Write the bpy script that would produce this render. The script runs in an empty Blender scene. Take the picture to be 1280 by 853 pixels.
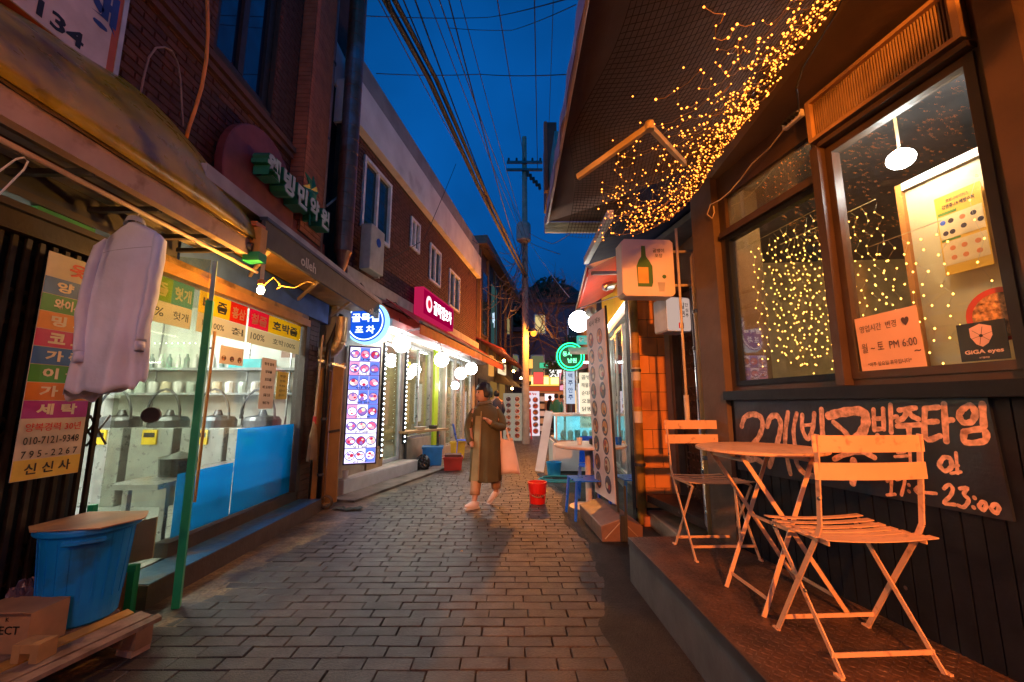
import bpy, bmesh, math, random
from mathutils import Vector, Matrix
random.seed(7)
SC = bpy.context.scene
COL = SC.collection
R = math.radians
# ------------------------------------------------------------------ camera
CAMH, FPX, PITCH = 1.25, 520.0, math.atan(78.5 / 520)
cam = bpy.data.objects.new('camera', bpy.data.cameras.new('camera'))
COL.objects.link(cam)
cam.location = (0, 0, CAMH)
cam.rotation_euler = (R(90) + PITCH, 0, 0)
cam.data.sensor_width = 36
cam.data.lens = FPX / 1280 * 36
cam.data.clip_start = 0.05
cam.data.clip_end = 600
SC.camera = cam
# ------------------------------------------------------------------ world: sky after sunset
W = bpy.data.worlds.new('World')
SC.world = W
W.use_nodes = True
wn = W.node_tree
wn.nodes.clear()
sky = wn.nodes.new('ShaderNodeTexSky')
sky.sky_type = 'NISHITA'
sky.sun_disc = False
sky.sun_elevation = R(-2.5)
sky.sun_rotation = R(200)
sky.ozone_density = 6.0
sky.air_density = 1.2
sky.dust_density = 0.3
bgn = wn.nodes.new('ShaderNodeBackground')
bgn.inputs[1].default_value = SKY_STR = 4.0
won = wn.nodes.new('ShaderNodeOutputWorld')
tint = wn.nodes.new('ShaderNodeVectorMath'); tint.operation = 'MULTIPLY'      # deep blue of late dusk
tint.inputs[1].default_value = (.04, 1.9, 1.05)
wn.links.new(sky.outputs[0], tint.inputs[0])
cl = wn.nodes.new('ShaderNodeTexNoise'); cl.inputs['Scale'].default_value = 2.2; cl.inputs['Detail'].default_value = 4      # thin uneven dusk haze
tcw = wn.nodes.new('ShaderNodeTexCoord'); wn.links.new(tcw.outputs['Generated'], cl.inputs['Vector'])
clr = wn.nodes.new('ShaderNodeMapRange'); clr.inputs[1].default_value = .35; clr.inputs[2].default_value = .7; clr.inputs[3].default_value = .74; clr.inputs[4].default_value = 1.30
wn.links.new(cl.outputs[0], clr.inputs[0])
tin2 = wn.nodes.new('ShaderNodeVectorMath'); tin2.operation = 'SCALE'
wn.links.new(tint.outputs[0], tin2.inputs[0]); wn.links.new(clr.outputs[0], tin2.inputs[3])
wn.links.new(tin2.outputs[0], bgn.inputs[0])
wn.links.new(bgn.outputs[0], won.inputs[0])
# ------------------------------------------------------------------ view and sampling
SC.view_settings.view_transform = 'Standard'
SC.view_settings.look = 'None'
SC.view_settings.exposure = 0.0
SC.view_settings.gamma = 1.0
SC.render.engine = 'CYCLES'
SC.cycles.use_denoising = True
SC.cycles.sample_clamp_indirect = 6.0
SC.cycles.max_bounces = 6
SC.cycles.transparent_max_bounces = 24
SC.cycles.use_light_tree = True
SC.cycles.caustics_reflective = False
SC.cycles.caustics_refractive = False

# ------------------------------------------------------------------ pixel helpers (photo survey -> metres)
_c, _s = math.cos(PITCH), math.sin(PITCH)
def ray(px, py):
    u, v = (px - 640) / FPX, (426.5 - py) / FPX
    return Vector((u, _c - v * _s, _s + v * _c))
def on_z(px, py, z=0.0):
    d = ray(px, py)
    return Vector((0, 0, CAMH)) + d * ((z - CAMH) / d.z)
def on_y(px, py, Y):
    d = ray(px, py)
    return Vector((0, 0, CAMH)) + d * (Y / d.y)
def on_x(px, py, X):
    d = ray(px, py)
    return Vector((0, 0, CAMH)) + d * (X / d.x)

# ------------------------------------------------------------------ materials
MATS = {}
def newmat(name):
    m = bpy.data.materials.new(name)
    m.use_nodes = True
    m.node_tree.nodes.clear()
    return m, m.node_tree.nodes, m.node_tree.links
def pm(name, col, rough=.6, metal=0., var=.2, vs=6., bump=0., bs=60., col2=None, c2s=2., c2t=.55, spec=.5, trans=0., per=0., sheen=0., speck=0., sps=110., rvar=.12):
    """procedural principled: base colour broken by noise, optional second colour in patches, bump"""
    if name in MATS: return MATS[name]
    m, N, L = newmat(name)
    out = N.new('ShaderNodeOutputMaterial'); b = N.new('ShaderNodeBsdfPrincipled')
    L.new(b.outputs[0], out.inputs[0])
    geo = N.new('ShaderNodeNewGeometry')
    def noise(sc, det=4):
        n = N.new('ShaderNodeTexNoise'); n.inputs['Scale'].default_value = sc; n.inputs['Detail'].default_value = det
        L.new(geo.outputs['Position'], n.inputs['Vector']); return n
    n1 = noise(vs)
    mr = N.new('ShaderNodeMapRange'); mr.inputs[1].default_value = .3; mr.inputs[2].default_value = .7
    mr.inputs[3].default_value = 1 - var; mr.inputs[4].default_value = 1 + var
    L.new(n1.outputs[0], mr.inputs[0])
    last = mr.outputs[0]
    if per:
        oi = N.new('ShaderNodeObjectInfo'); m2 = N.new('ShaderNodeMapRange')
        m2.inputs[3].default_value = 1 - per; m2.inputs[4].default_value = 1 + per
        L.new(oi.outputs['Random'], m2.inputs[0])
        mm = N.new('ShaderNodeMath'); mm.operation = 'MULTIPLY'
        L.new(last, mm.inputs[0]); L.new(m2.outputs[0], mm.inputs[1]); last = mm.outputs[0]
    rgb = N.new('ShaderNodeRGB'); rgb.outputs[0].default_value = (*col, 1)
    src = rgb.outputs[0]
    if col2:
        n2 = noise(c2s, 6); cr = N.new('ShaderNodeMapRange'); cr.inputs[1].default_value = c2t - .06; cr.inputs[2].default_value = c2t + .1
        L.new(n2.outputs[0], cr.inputs[0])
        mx = N.new('ShaderNodeMix'); mx.data_type = 'RGBA'
        L.new(cr.outputs[0], mx.inputs[0]); L.new(src, mx.inputs[6]); mx.inputs[7].default_value = (*col2, 1)
        src = mx.outputs[2]
    if speck:
        n4 = noise(sps, 2); m4 = N.new('ShaderNodeMapRange'); m4.inputs[1].default_value = .3; m4.inputs[2].default_value = .7; m4.inputs[3].default_value = 1 - speck; m4.inputs[4].default_value = 1 + speck
        L.new(n4.outputs[0], m4.inputs[0]); mq = N.new('ShaderNodeMath'); mq.operation = 'MULTIPLY'
        L.new(last, mq.inputs[0]); L.new(m4.outputs[0], mq.inputs[1]); last = mq.outputs[0]
    vm = N.new('ShaderNodeVectorMath'); vm.operation = 'SCALE'
    L.new(src, vm.inputs[0]); L.new(last, vm.inputs[3])
    L.new(vm.outputs[0], b.inputs['Base Color'])
    rr = N.new('ShaderNodeMapRange'); rr.inputs[3].default_value = max(.02, rough - rvar); rr.inputs[4].default_value = min(1, rough + rvar)
    n3 = noise(vs * 2.3); L.new(n3.outputs[0], rr.inputs[0]); L.new(rr.outputs[0], b.inputs['Roughness'])
    b.inputs['Metallic'].default_value = metal
    b.inputs['Specular IOR Level'].default_value = spec
    if trans: b.inputs['Transmission Weight'].default_value = trans
    if bump:
        nb = noise(bs, 5); bp = N.new('ShaderNodeBump'); bp.inputs['Strength'].default_value = bump; bp.inputs['Distance'].default_value = .01
        L.new(nb.outputs[0], bp.inputs['Height']); L.new(bp.outputs[0], b.inputs['Normal'])
    MATS[name] = m
    return m
def em(name, col, st):
    if name in MATS: return MATS[name]
    m, N, L = newmat(name)
    out = N.new('ShaderNodeOutputMaterial'); e = N.new('ShaderNodeEmission')
    e.inputs[0].default_value = (*col, 1); e.inputs[1].default_value = st
    L.new(e.outputs[0], out.inputs[0]); MATS[name] = m
    return m
def schlick(N, L, k):
    """reflectance of a thin pane, the same from both sides"""
    ge = N.new('ShaderNodeNewGeometry'); d = N.new('ShaderNodeVectorMath'); d.operation = 'DOT_PRODUCT'
    L.new(ge.outputs['Incoming'], d.inputs[0]); L.new(ge.outputs['Normal'], d.inputs[1])
    def ma(op, a, b=None):
        m = N.new('ShaderNodeMath'); m.operation = op
        for i, x in enumerate((a, b)):
            if x is None: continue
            if isinstance(x, (int, float)): m.inputs[i].default_value = x
            else: L.new(x, m.inputs[i])
        return m.outputs[0]
    c = ma('ABSOLUTE', d.outputs['Value']); p = ma('POWER', ma('SUBTRACT', 1.0, c), 5.0)
    r = N.new('ShaderNodeMath'); r.operation = 'MULTIPLY'; r.use_clamp = True
    L.new(ma('ADD', ma('MULTIPLY', p, .96), .04), r.inputs[0]); r.inputs[1].default_value = k
    return r.outputs[0]
def glass(name, tint=(.95, .97, .97), refl=1.0, haze=0., hazecol=(.6, .6, .6), rough=.02):
    if name in MATS: return MATS[name]
    m, N, L = newmat(name)
    out = N.new('ShaderNodeOutputMaterial')
    t = N.new('ShaderNodeBsdfTransparent'); t.inputs[0].default_value = (*tint, 1)
    g = N.new('ShaderNodeBsdfGlossy'); g.inputs['Roughness'].default_value = rough
    mx = N.new('ShaderNodeMixShader'); L.new(schlick(N, L, refl), mx.inputs[0]); L.new(t.outputs[0], mx.inputs[1]); L.new(g.outputs[0], mx.inputs[2])
    last = mx
    if haze:
        geo = N.new('ShaderNodeNewGeometry'); n = N.new('ShaderNodeTexNoise'); n.inputs['Scale'].default_value = 5
        L.new(geo.outputs['Position'], n.inputs['Vector'])
        mr = N.new('ShaderNodeMapRange'); mr.inputs[3].default_value = haze * .4; mr.inputs[4].default_value = haze * 1.6
        L.new(n.outputs[0], mr.inputs[0])
        d = N.new('ShaderNodeBsdfDiffuse'); d.inputs[0].default_value = (*hazecol, 1)
        m2 = N.new('ShaderNodeMixShader'); L.new(mr.outputs[0], m2.inputs[0]); L.new(mx.outputs[0], m2.inputs[1]); L.new(d.outputs[0], m2.inputs[2]); last = m2
    L.new(last.outputs[0], out.inputs[0]); MATS[name] = m
    return m
def film(name, col, op, emis=None):
    """thin translucent film or print on glass: diffuse + translucent + some see-through"""
    if name in MATS: return MATS[name]
    m, N, L = newmat(name)
    out = N.new('ShaderNodeOutputMaterial')
    t = N.new('ShaderNodeBsdfTransparent'); t.inputs[0].default_value = (*[min(1, c * 1.3 + .05) for c in col], 1)
    d = N.new('ShaderNodeBsdfDiffuse'); d.inputs[0].default_value = (*col, 1)
    tl = N.new('ShaderNodeBsdfTranslucent'); tl.inputs[0].default_value = (*col, 1)
    a = N.new('ShaderNodeMixShader'); a.inputs[0].default_value = .55; L.new(d.outputs[0], a.inputs[1]); L.new(tl.outputs[0], a.inputs[2])
    g = N.new('ShaderNodeBsdfGlossy'); g.inputs['Roughness'].default_value = .08
    b = N.new('ShaderNodeMixShader'); b.inputs[0].default_value = op; L.new(t.outputs[0], b.inputs[1]); L.new(a.outputs[0], b.inputs[2])
    c = N.new('ShaderNodeMixShader'); L.new(schlick(N, L, 1.0), c.inputs[0]); L.new(b.outputs[0], c.inputs[1]); L.new(g.outputs[0], c.inputs[2])
    L.new(c.outputs[0], out.inputs[0]); MATS[name] = m
    return m

# ------------------------------------------------------------------ objects
def V(*a): return Vector(a)
def thing(name, label, cat, loc=(0, 0, 0), group=None, rotz=0.0):
    o = bpy.data.objects.new(name, None); COL.objects.link(o)
    o.empty_display_size = .1
    o.location = loc; o.rotation_euler = (0, 0, rotz)
    o['label'] = label; o['category'] = cat
    if group: o['group'] = group
    return o
def tag(o, label, cat, group=None, kind=None):
    if label: o['label'] = label
    if cat: o['category'] = cat
    if group: o['group'] = group
    if kind: o['kind'] = kind
    return o
def root_of(o):
    while o.parent: o = o.parent
    return o
def dup(o, parent=None):
    c = o.copy(); COL.objects.link(c)
    if parent: c.parent = parent
    for ch in list(o.children): dup(ch, c)
    return c
class MB:
    """collects faces; build() links them as ONE mesh object, vertices given in world metres"""
    def __init__(s): s.v = []; s.f = []; s.m = []; s.cur = 0; s.mats = []
    def mat(s, m):
        if m not in s.mats: s.mats.append(m)
        s.cur = s.mats.index(m); return s
    def face(s, pts):
        k = len(s.v); s.v += [tuple(p) for p in pts]; s.f.append(tuple(range(k, k + len(pts)))); s.m.append(s.cur); return s
    def hexa(s, c):
        k = len(s.v); s.v += [tuple(p) for p in c]
        for q in ((0, 3, 2, 1), (4, 5, 6, 7), (0, 1, 5, 4), (1, 2, 6, 5), (2, 3, 7, 6), (3, 0, 4, 7)):
            s.f.append(tuple(k + i for i in q)); s.m.append(s.cur)
        return s
    def box(s, x0, x1, y0, y1, z0, z1):
        return s.hexa([(x0, y0, z0), (x1, y0, z0), (x1, y1, z0), (x0, y1, z0), (x0, y0, z1), (x1, y0, z1), (x1, y1, z1), (x0, y1, z1)])
    def fbox(s, F, a0, a1, z0, z1, c0, c1):
        P = F.p
        return s.hexa([P(a0, z0, c0), P(a1, z0, c0), P(a1, z0, c1), P(a0, z0, c1), P(a0, z1, c0), P(a1, z1, c0), P(a1, z1, c1), P(a0, z1, c1)])
    def tube(s, pts, r, n=8, caps=True, closed=False):
        pts = [Vector(p) for p in pts]; m = len(pts)
        rs = r if isinstance(r, (list, tuple)) else [r] * m
        k0 = len(s.v); up = None
        for i, p in enumerate(pts):
            if closed: t = pts[(i + 1) % m] - pts[i - 1]
            else: t = pts[min(i + 1, m - 1)] - pts[max(i - 1, 0)]
            t.normalize()
            if up is None:
                up = Vector((0, 0, 1)) if abs(t.z) < .9 else Vector((1, 0, 0))
            a = t.cross(up)
            if a.length < 1e-5: a = t.orthogonal()
            a.normalize(); b = a.cross(t).normalized(); up = b
            for j in range(n):
                an = 2 * math.pi * (j + .5) / n
                s.v.append(tuple(p + (a * math.cos(an) + b * math.sin(an)) * rs[i]))
        for i in range(m if closed else m - 1):
            for j in range(n):
                i2 = (i + 1) % m; j2 = (j + 1) % n
                s.f.append((k0 + i * n + j, k0 + i * n + j2, k0 + i2 * n + j2, k0 + i2 * n + j)); s.m.append(s.cur)
        if caps and not closed:
            s.f.append(tuple(k0 + j for j in range(n))[::-1]); s.m.append(s.cur)
            s.f.append(tuple(k0 + (m - 1) * n + j for j in range(n))); s.m.append(s.cur)
        return s
    def bar(s, p, q, w, h, up=(0, 0, 1)):
        """flat bar from p to q, w across, h along up"""
        p, q = Vector(p), Vector(q); t = (q - p).normalized(); a = t.cross(Vector(up))
        if a.length < 1e-4: a = t.orthogonal()
        a.normalize(); b = a.cross(t).normalized()
        a *= w / 2; b *= h / 2
        return s.hexa([p - a - b, p + a - b, q + a - b, q - a - b, p - a + b, p + a + b, q + a + b, q - a + b])
    def lathe(s, c, prof, n=20, ax=(0, 0, 1)):
        c = Vector(c); ax = Vector(ax).normalized(); a = ax.orthogonal().normalized(); b = ax.cross(a)
        k0 = len(s.v); m = len(prof)
        for r, z in prof:
            for j in range(n):
                an = 2 * math.pi * j / n
                s.v.append(tuple(c + ax * z + (a * math.cos(an) + b * math.sin(an)) * r))
        for i in range(m - 1):
            for j in range(n):
                j2 = (j + 1) % n
                s.f.append((k0 + i * n + j, k0 + i * n + j2, k0 + (i + 1) * n + j2, k0 + (i + 1) * n + j)); s.m.append(s.cur)
        if prof[0][0] > 1e-4: s.f.append(tuple(k0 + j for j in range(n))[::-1]); s.m.append(s.cur)
        if prof[-1][0] > 1e-4: s.f.append(tuple(k0 + (m - 1) * n + j for j in range(n))); s.m.append(s.cur)
        return s
    def sphere(s, c, r, n=12, sq=1.0):
        k = n // 2
        return s.lathe(c, [(max(1e-5, r * math.sin(math.pi * i / k)), -r * sq * math.cos(math.pi * i / k)) for i in range(k + 1)], n)
    def octa(s, c, r):
        c = Vector(c); k = len(s.v)
        for d in ((1, 0, 0), (-1, 0, 0), (0, 1, 0), (0, -1, 0), (0, 0, 1), (0, 0, -1)): s.v.append(tuple(c + Vector(d) * r))
        for q in ((0, 2, 4), (2, 1, 4), (1, 3, 4), (3, 0, 4), (2, 0, 5), (1, 2, 5), (3, 1, 5), (0, 3, 5)):
            s.f.append(tuple(k + i for i in q)); s.m.append(s.cur)
        return s
    def grid(s, fn, nu, nv, thick=None):
        k = len(s.v)
        for i in range(nu + 1):
            for j in range(nv + 1): s.v.append(tuple(fn(i / nu, j / nv)))
        for i in range(nu):
            for j in range(nv):
                a = k + i * (nv + 1) + j
                s.f.append((a, a + 1, a + nv + 2, a + nv + 1)); s.m.append(s.cur)
        return s
    def ngon_prism(s, poly, off):
        """poly: list of world points; off: extrusion vector"""
        k = len(s.v); n = len(poly); off = Vector(off)
        s.v += [tuple(Vector(p)) for p in poly] + [tuple(Vector(p) + off) for p in poly]
        s.f.append(tuple(range(k, k + n))[::-1]); s.m.append(s.cur)
        s.f.append(tuple(range(k + n, k + 2 * n))); s.m.append(s.cur)
        for i in range(n):
            j = (i + 1) % n
            s.f.append((k + i, k + j, k + n + j, k + n + i)); s.m.append(s.cur)
        return s
    def build(s, name, m=None, parent=None, smooth=False, kind=None, label=None, solid=None, bevel=None, origin=None):
        me = bpy.data.meshes.new(name)
        off = Vector((0, 0, 0))
        if parent is not None: off = Vector(root_of(parent).location)
        elif origin is not None: off = Vector(origin)
        elif s.v:
            xs, ys, zs = zip(*s.v); off = Vector(((min(xs) + max(xs)) / 2, (min(ys) + max(ys)) / 2, min(zs)))
        po = Vector((0, 0, 0))
        if parent is not None and s.v:          # give a part its own origin at its middle
            xs, ys, zs = zip(*s.v); po = Vector(((min(xs) + max(xs)) / 2, (min(ys) + max(ys)) / 2, (min(zs) + max(zs)) / 2)) - off
        me.from_pydata([(v[0] - off.x - po.x, v[1] - off.y - po.y, v[2] - off.z - po.z) for v in s.v], [], s.f)
        mats = s.mats if s.mats else [m]
        for x in mats: me.materials.append(x)
        if s.mats: me.polygons.foreach_set('material_index', s.m)
        if smooth: me.polygons.foreach_set('use_smooth', [True] * len(me.polygons))
        me.update()
        bm = bmesh.new(); bm.from_mesh(me)
        if smooth: bmesh.ops.remove_doubles(bm, verts=bm.verts, dist=1e-5)
        bmesh.ops.recalc_face_normals(bm, faces=bm.faces)
        bm.to_mesh(me); bm.free()
        o = bpy.data.objects.new(name, me); COL.objects.link(o)
        if parent is not None:
            o.parent = parent
            acc = Vector((0, 0, 0)); q = parent
            while q.parent: acc += Vector(q.location); q = q.parent
            o.location = po - acc
        else: o.location = off
        if kind: o['kind'] = kind
        if label: o['label'] = label
        if solid:
            md = o.modifiers.new('solid', 'SOLIDIFY'); md.thickness = solid; md.offset = 0
        if bevel:
            md = o.modifiers.new('bevel', 'BEVEL'); md.width = bevel; md.segments = 2; md.limit_method = 'ANGLE'; md.angle_limit = R(40)
        return o
class F:
    """wall frame: o origin (x,y), r run direction, n normal toward the viewer; tr = reading direction"""
    def __init__(s, a, b, n_to):
        s.o = Vector((a[0], a[1], 0)); s.r = Vector((b[0] - a[0], b[1] - a[1], 0)).normalized()
        s.n = Vector((-s.r.y, s.r.x, 0))
        if s.n.dot(Vector((n_to[0], n_to[1], 0)) - s.o) < 0: s.n = -s.n
        s.tr = (-s.n).cross(Vector((0, 0, 1))); s.L = (Vector((b[0], b[1], 0)) - s.o).length
    def p(s, a, z, c=0.0): return s.o + s.r * a + s.n * c + Vector((0, 0, z))
    def px(s, x, y, c=0.0):
        """photo pixel -> (a, z) on the plane c in front of this wall"""
        d = ray(x, y); q = s.o + s.n * c
        t = q.dot(s.n) / d.dot(s.n)
        P = d * t
        return (Vector((P.x, P.y, 0)) - q).dot(s.r), CAMH + P.z
_tc = {}
def lettering(body, pos, rx, uy, h, m, parent, w=None, off=.012, ext=0., name='lettering', n=None, rot=0., slant=0.):
    """flat or extruded letters as a mesh; pos = centre of the text"""
    key = (body, off)
    if key not in _tc:
        c = bpy.data.curves.new('t', 'FONT'); c.body = body; c.size = 1; c.resolution_u = 2; c.offset = off; c.align_x = 'LEFT'
        o = bpy.data.objects.new('t', c); me = bpy.data.meshes.new_from_object(o)
        vs = [(v.co.x, v.co.y) for v in me.vertices]; fs = [tuple(p.vertices) for p in me.polygons]
        es = {}
        for f_ in fs:
            for i in range(len(f_)):
                a, b = f_[i], f_[(i + 1) % len(f_)]
                es[(a, b)] = 1
        bd = [(a, b) for (a, b) in es if (b, a) not in es]
        _tc[key] = (vs, fs, bd)
        bpy.data.objects.remove(o); bpy.data.curves.remove(c); bpy.data.meshes.remove(me)
    vs, fs, bd = _tc[key]
    if not vs: return None
    x0, x1 = min(v[0] for v in vs), max(v[0] for v in vs); y0, y1 = min(v[1] for v in vs), max(v[1] for v in vs)
    sy = h / (y1 - y0); sx = sy if w is None else w / (x1 - x0)
    rx, uy = Vector(rx).normalized(), Vector(uy).normalized()
    if rot: rx, uy = rx * math.cos(rot) + uy * math.sin(rot), uy * math.cos(rot) - rx * math.sin(rot)
    nn = rx.cross(uy); pos = Vector(pos)
    mb = MB()
    P = [pos + rx * ((x - (x0 + x1) / 2) * sx + slant * (y - y0) * sy) + uy * ((y - (y0 + y1) / 2) * sy) for x, y in vs]
    e = max(ext, .0008)
    mb.v = [tuple(p + nn * e) for p in P] + [tuple(p) for p in P]
    k = len(P)
    mb.f = list(fs) + ([(b, a, a + k, b + k) for a, b in bd] if ext else [])
    mb.m = [0] * len(mb.f)
    mb.v = mb.v if ext else mb.v[:k]
    return mb.build(name, m, parent)
# ------------------------------------------------------------------ palette
asphalt = pm('asphalt', (.016, .014, .014), .6, bump=1.0, bs=120, var=.5, vs=3, col2=(.034, .028, .024), c2s=2.4, c2t=.58, spec=.3, speck=.6, sps=80)
concrete = pm('concrete', (.19, .165, .14), .6, bump=.5, bs=40, var=.35, vs=4, col2=(.07, .06, .055), c2s=2.2, c2t=.52)
paver = pm('paver', (.030, .0225, .0215), .42, bump=.55, bs=150, var=.35, vs=3, per=.32, col2=(.055, .038, .030), c2s=1.3, c2t=.52, spec=.5, speck=.6, sps=95, rvar=.24)
brickm = pm('brick_red', (.105, .038, .026), .75, bump=.4, bs=120, var=.25, vs=14, per=.3)
brickfar = pm('brick_brown', (.115, .045, .036), .75, bump=.4, bs=120, var=.25, vs=10, per=.22)
mortar = pm('mortar', (.05, .038, .032), .85, bump=.3, bs=80)
white_plaster = pm('white_plaster', (.80, .79, .77), .7, bump=.25, bs=20, var=.12, vs=2, col2=(.4, .38, .36), c2s=1.1, c2t=.62)
grey_plaster = pm('grey_plaster', (.24, .235, .23), .75, bump=.3, bs=20, col2=(.15, .15, .15), c2s=2)
darkwood = pm('dark_wood', (.035, .022, .017), .55, bump=.25, bs=50, var=.3, vs=9)
frame_brown = pm('frame_brown', (.058, .033, .02), .5, bump=.1, bs=60, var=.2, vs=6)
fascia_brown = pm('fascia_brown', (.13, .085, .045), .6, bump=.2, bs=30, var=.2, vs=3)
black_paint = pm('black_paint', (.007, .009, .015), .5, bump=.15, bs=40, var=.3, vs=8, spec=.25)
blue_lit_wall = pm('blue_lit_wall', (.05, .12, .45), .6)
steel = pm('steel', (.5, .5, .52), .3, metal=.9, var=.15)
darksteel = pm('dark_steel', (.12, .12, .13), .4, metal=.8)
chrome = pm('foil_duct', (.55, .52, .5), .22, metal=1, bump=.5, bs=30)
orange_pipe = pm('orange_pipe', (.5, .29, .11), .5, bump=.1)
orange_cable = pm('orange_cable', (1.0, .30, .03), .45)
black_rubber = pm('black_rubber', (.02, .02, .02), .55)
white_plastic = pm('white_plastic', (.72, .7, .68), .4, var=.06)
cream = pm('cream_paint', (.6, .5, .38), .5, bump=.15, bs=25, var=.12, col2=(.35, .24, .16), c2s=5, c2t=.62)
green_paint = pm('green_paint', (.01, .33, .13), .4, var=.15)
print_white = pm('print_white', (.68, .64, .6), .5, var=.05)
print_black = pm('print_black', (.015, .015, .015), .5, var=.05)
print_red = pm('print_red', (.6, .03, .03), .5, var=.05)
chair_paint = pm('chair_paint', (.74, .43, .24), .42, var=.08, bump=.05, bs=200, col2=(.38, .2, .12), c2s=26, c2t=.64)
chalk = pm('sign_paint_peach', (.72, .42, .28), .6, var=.35, vs=45, col2=(.38, .2, .13), c2s=22, c2t=.60)
tilem = pm('orange_tile', (.78, .30, .08), .38, var=.12, vs=4, bump=.12, bs=30, per=.08, col2=(.45, .16, .06), c2s=3, c2t=.6)

# ------------------------------------------------------------------ ground
mb = MB(); mb.face([(-80, -30, -.02), (80, -30, -.02), (80, 200, -.02), (-80, 200, -.02)])
tag(mb.build('ground', pm('ground_dark', (.012, .010, .009), .8, var=.3), origin=(0, 0, -.02)), None, None, kind='structure')
def edges(y):
    Lk = [(0, -1.9), (2.8, -1.97), (4, -1.78), (5.4, -1.72), (7.5, -1.38), (16.8, -.47), (30, 1.0)]
    Rk = [(0, .52), (2.1, .54), (3.4, .64), (5.1, .61), (8, .74), (16.8, 1.74), (30, 3.5)]
    def f(K):
        for (a, b), (c, d) in zip(K, K[1:]):
            if a <= y <= c: return b + (d - b) * (y - a) / (c - a)
        return K[-1][1]
    return f(Lk), f(Rk)
def wob(y, s): return .05 * math.sin(y * 2.7 + s) + .03 * math.sin(y * 6.1 + s * 2) + .015 * math.sin(y * 15 + s)
# concrete verge at left and dark asphalt verge at right
mb = MB()
ys = [i * .5 for i in range(0, 50)]
ys = [i * .06 for i in range(0, 330)]
for a, b in zip(ys, ys[1:]):
    xa, xb = edges(a)[0] + .02 + wob(a, 1), edges(b)[0] + .02 + wob(b, 1)
    for f0, f1, z0, z1 in ((0, .8, .004, .008), (.8, 1, .008, -.004)):
        mb.face([(-3.2 + (xa + 3.2) * f0, a, z0), (-3.2 + (xa + 3.2) * f1, a, z1), (-3.2 + (xb + 3.2) * f1, b, z1), (-3.2 + (xb + 3.2) * f0, b, z0)])
tag(mb.build('verge', pm('verge_earth', (.17, .115, .06), .42, bump=1.0, bs=16, var=.5, vs=4, col2=(.035, .028, .025), c2s=2.4, c2t=.49, speck=.5, sps=60)), None, None, kind='structure')
mb = MB()
for a, b in zip(ys, ys[1:]):
    xa, xb = edges(a)[1] - .02 + wob(a, 4) * .8, edges(b)[1] - .02 + wob(b, 4) * .8
    mb.face([(xa, a, -.004), (xa + .05, a, .006), (xb + .05, b, .006), (xb, b, -.004)]); mb.face([(xa + .05, a, .006), (xa + 1.6, a, .006), (xb + 1.6, b, .006), (xb + .05, b, .006)])
tag(mb.build('asphalt_strip', asphalt), None, None, kind='structure')
path = bpy.data.objects.new('paving', None); COL.objects.link(path); path['kind'] = 'structure'
def jit(): return random.uniform(-1, 1)
def brick_mesh(name, w, d, h, ch, m):
    me = bpy.data.meshes.new(name)
    x, y = w / 2, d / 2
    v = [(-x, -y, -h), (x, -y, -h), (x, y, -h), (-x, y, -h), (-x, -y, -ch), (x, -y, -ch), (x, y, -ch), (-x, y, -ch),
         (-x + ch, -y + ch, 0), (x - ch, -y + ch, 0), (x - ch, y - ch, 0), (-x + ch, y - ch, 0)]
    f = [(0, 1, 5, 4), (1, 2, 6, 5), (2, 3, 7, 6), (3, 0, 4, 7), (4, 5, 9, 8), (5, 6, 10, 9), (6, 7, 11, 10), (7, 4, 8, 11), (8, 9, 10, 11)]
    me.from_pydata(v, [], f); me.materials.append(m); me.update(); return me
PW, PD = .235, .098
cells = []
row = 0; y = 1.55
while y < 19:
    l, r = edges(y); x = -2.6 + (row % 2) * PW / 2 + .04 * jit()
    while x < r + .25:
        if x - PW / 2 > l - .35: cells.append((x, y))
        x += PW
    y += PD; row += 1
cells.sort(key=lambda c: c[1] + abs(c[0]) * .25)
bm_ = brick_mesh('brick', PW - .006, PD - .006, .02, .003, paver)
for (x, y) in cells[:300]:
    o = bpy.data.objects.new('brick', bm_); COL.objects.link(o); o.parent = path
    o.location = (x + .002 * jit(), y + .001 * jit(), .0022 * jit()); o.rotation_euler = (.02 * jit(), .014 * jit(), .010 * jit())
mb = MB()
for (x, y) in cells[300:]:
    z = .0015 * jit(); w, d, c = PW / 2 - .003, PD / 2 - .003, .003
    t = .006 * jit(); t2 = .004 * jit()
    k = len(mb.v)
    mb.v += [(x - w, y - d, -.02), (x + w, y - d, -.02), (x + w, y + d, -.02), (x - w, y + d, -.02),
             (x - w + c, y - d + c, z - t * w - t2 * d), (x + w - c, y - d + c, z + t * w - t2 * d), (x + w - c, y + d - c, z + t * w + t2 * d), (x - w + c, y + d - c, z - t * w + t2 * d)]
    for q in ((4, 5, 6, 7), (0, 1, 5, 4), (1, 2, 6, 5), (2, 3, 7, 6), (3, 0, 4, 7)): mb.f.append(tuple(k + i for i in q)); mb.m.append(0)
mb.build('brick', paver, path, kind='stuff')

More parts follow.
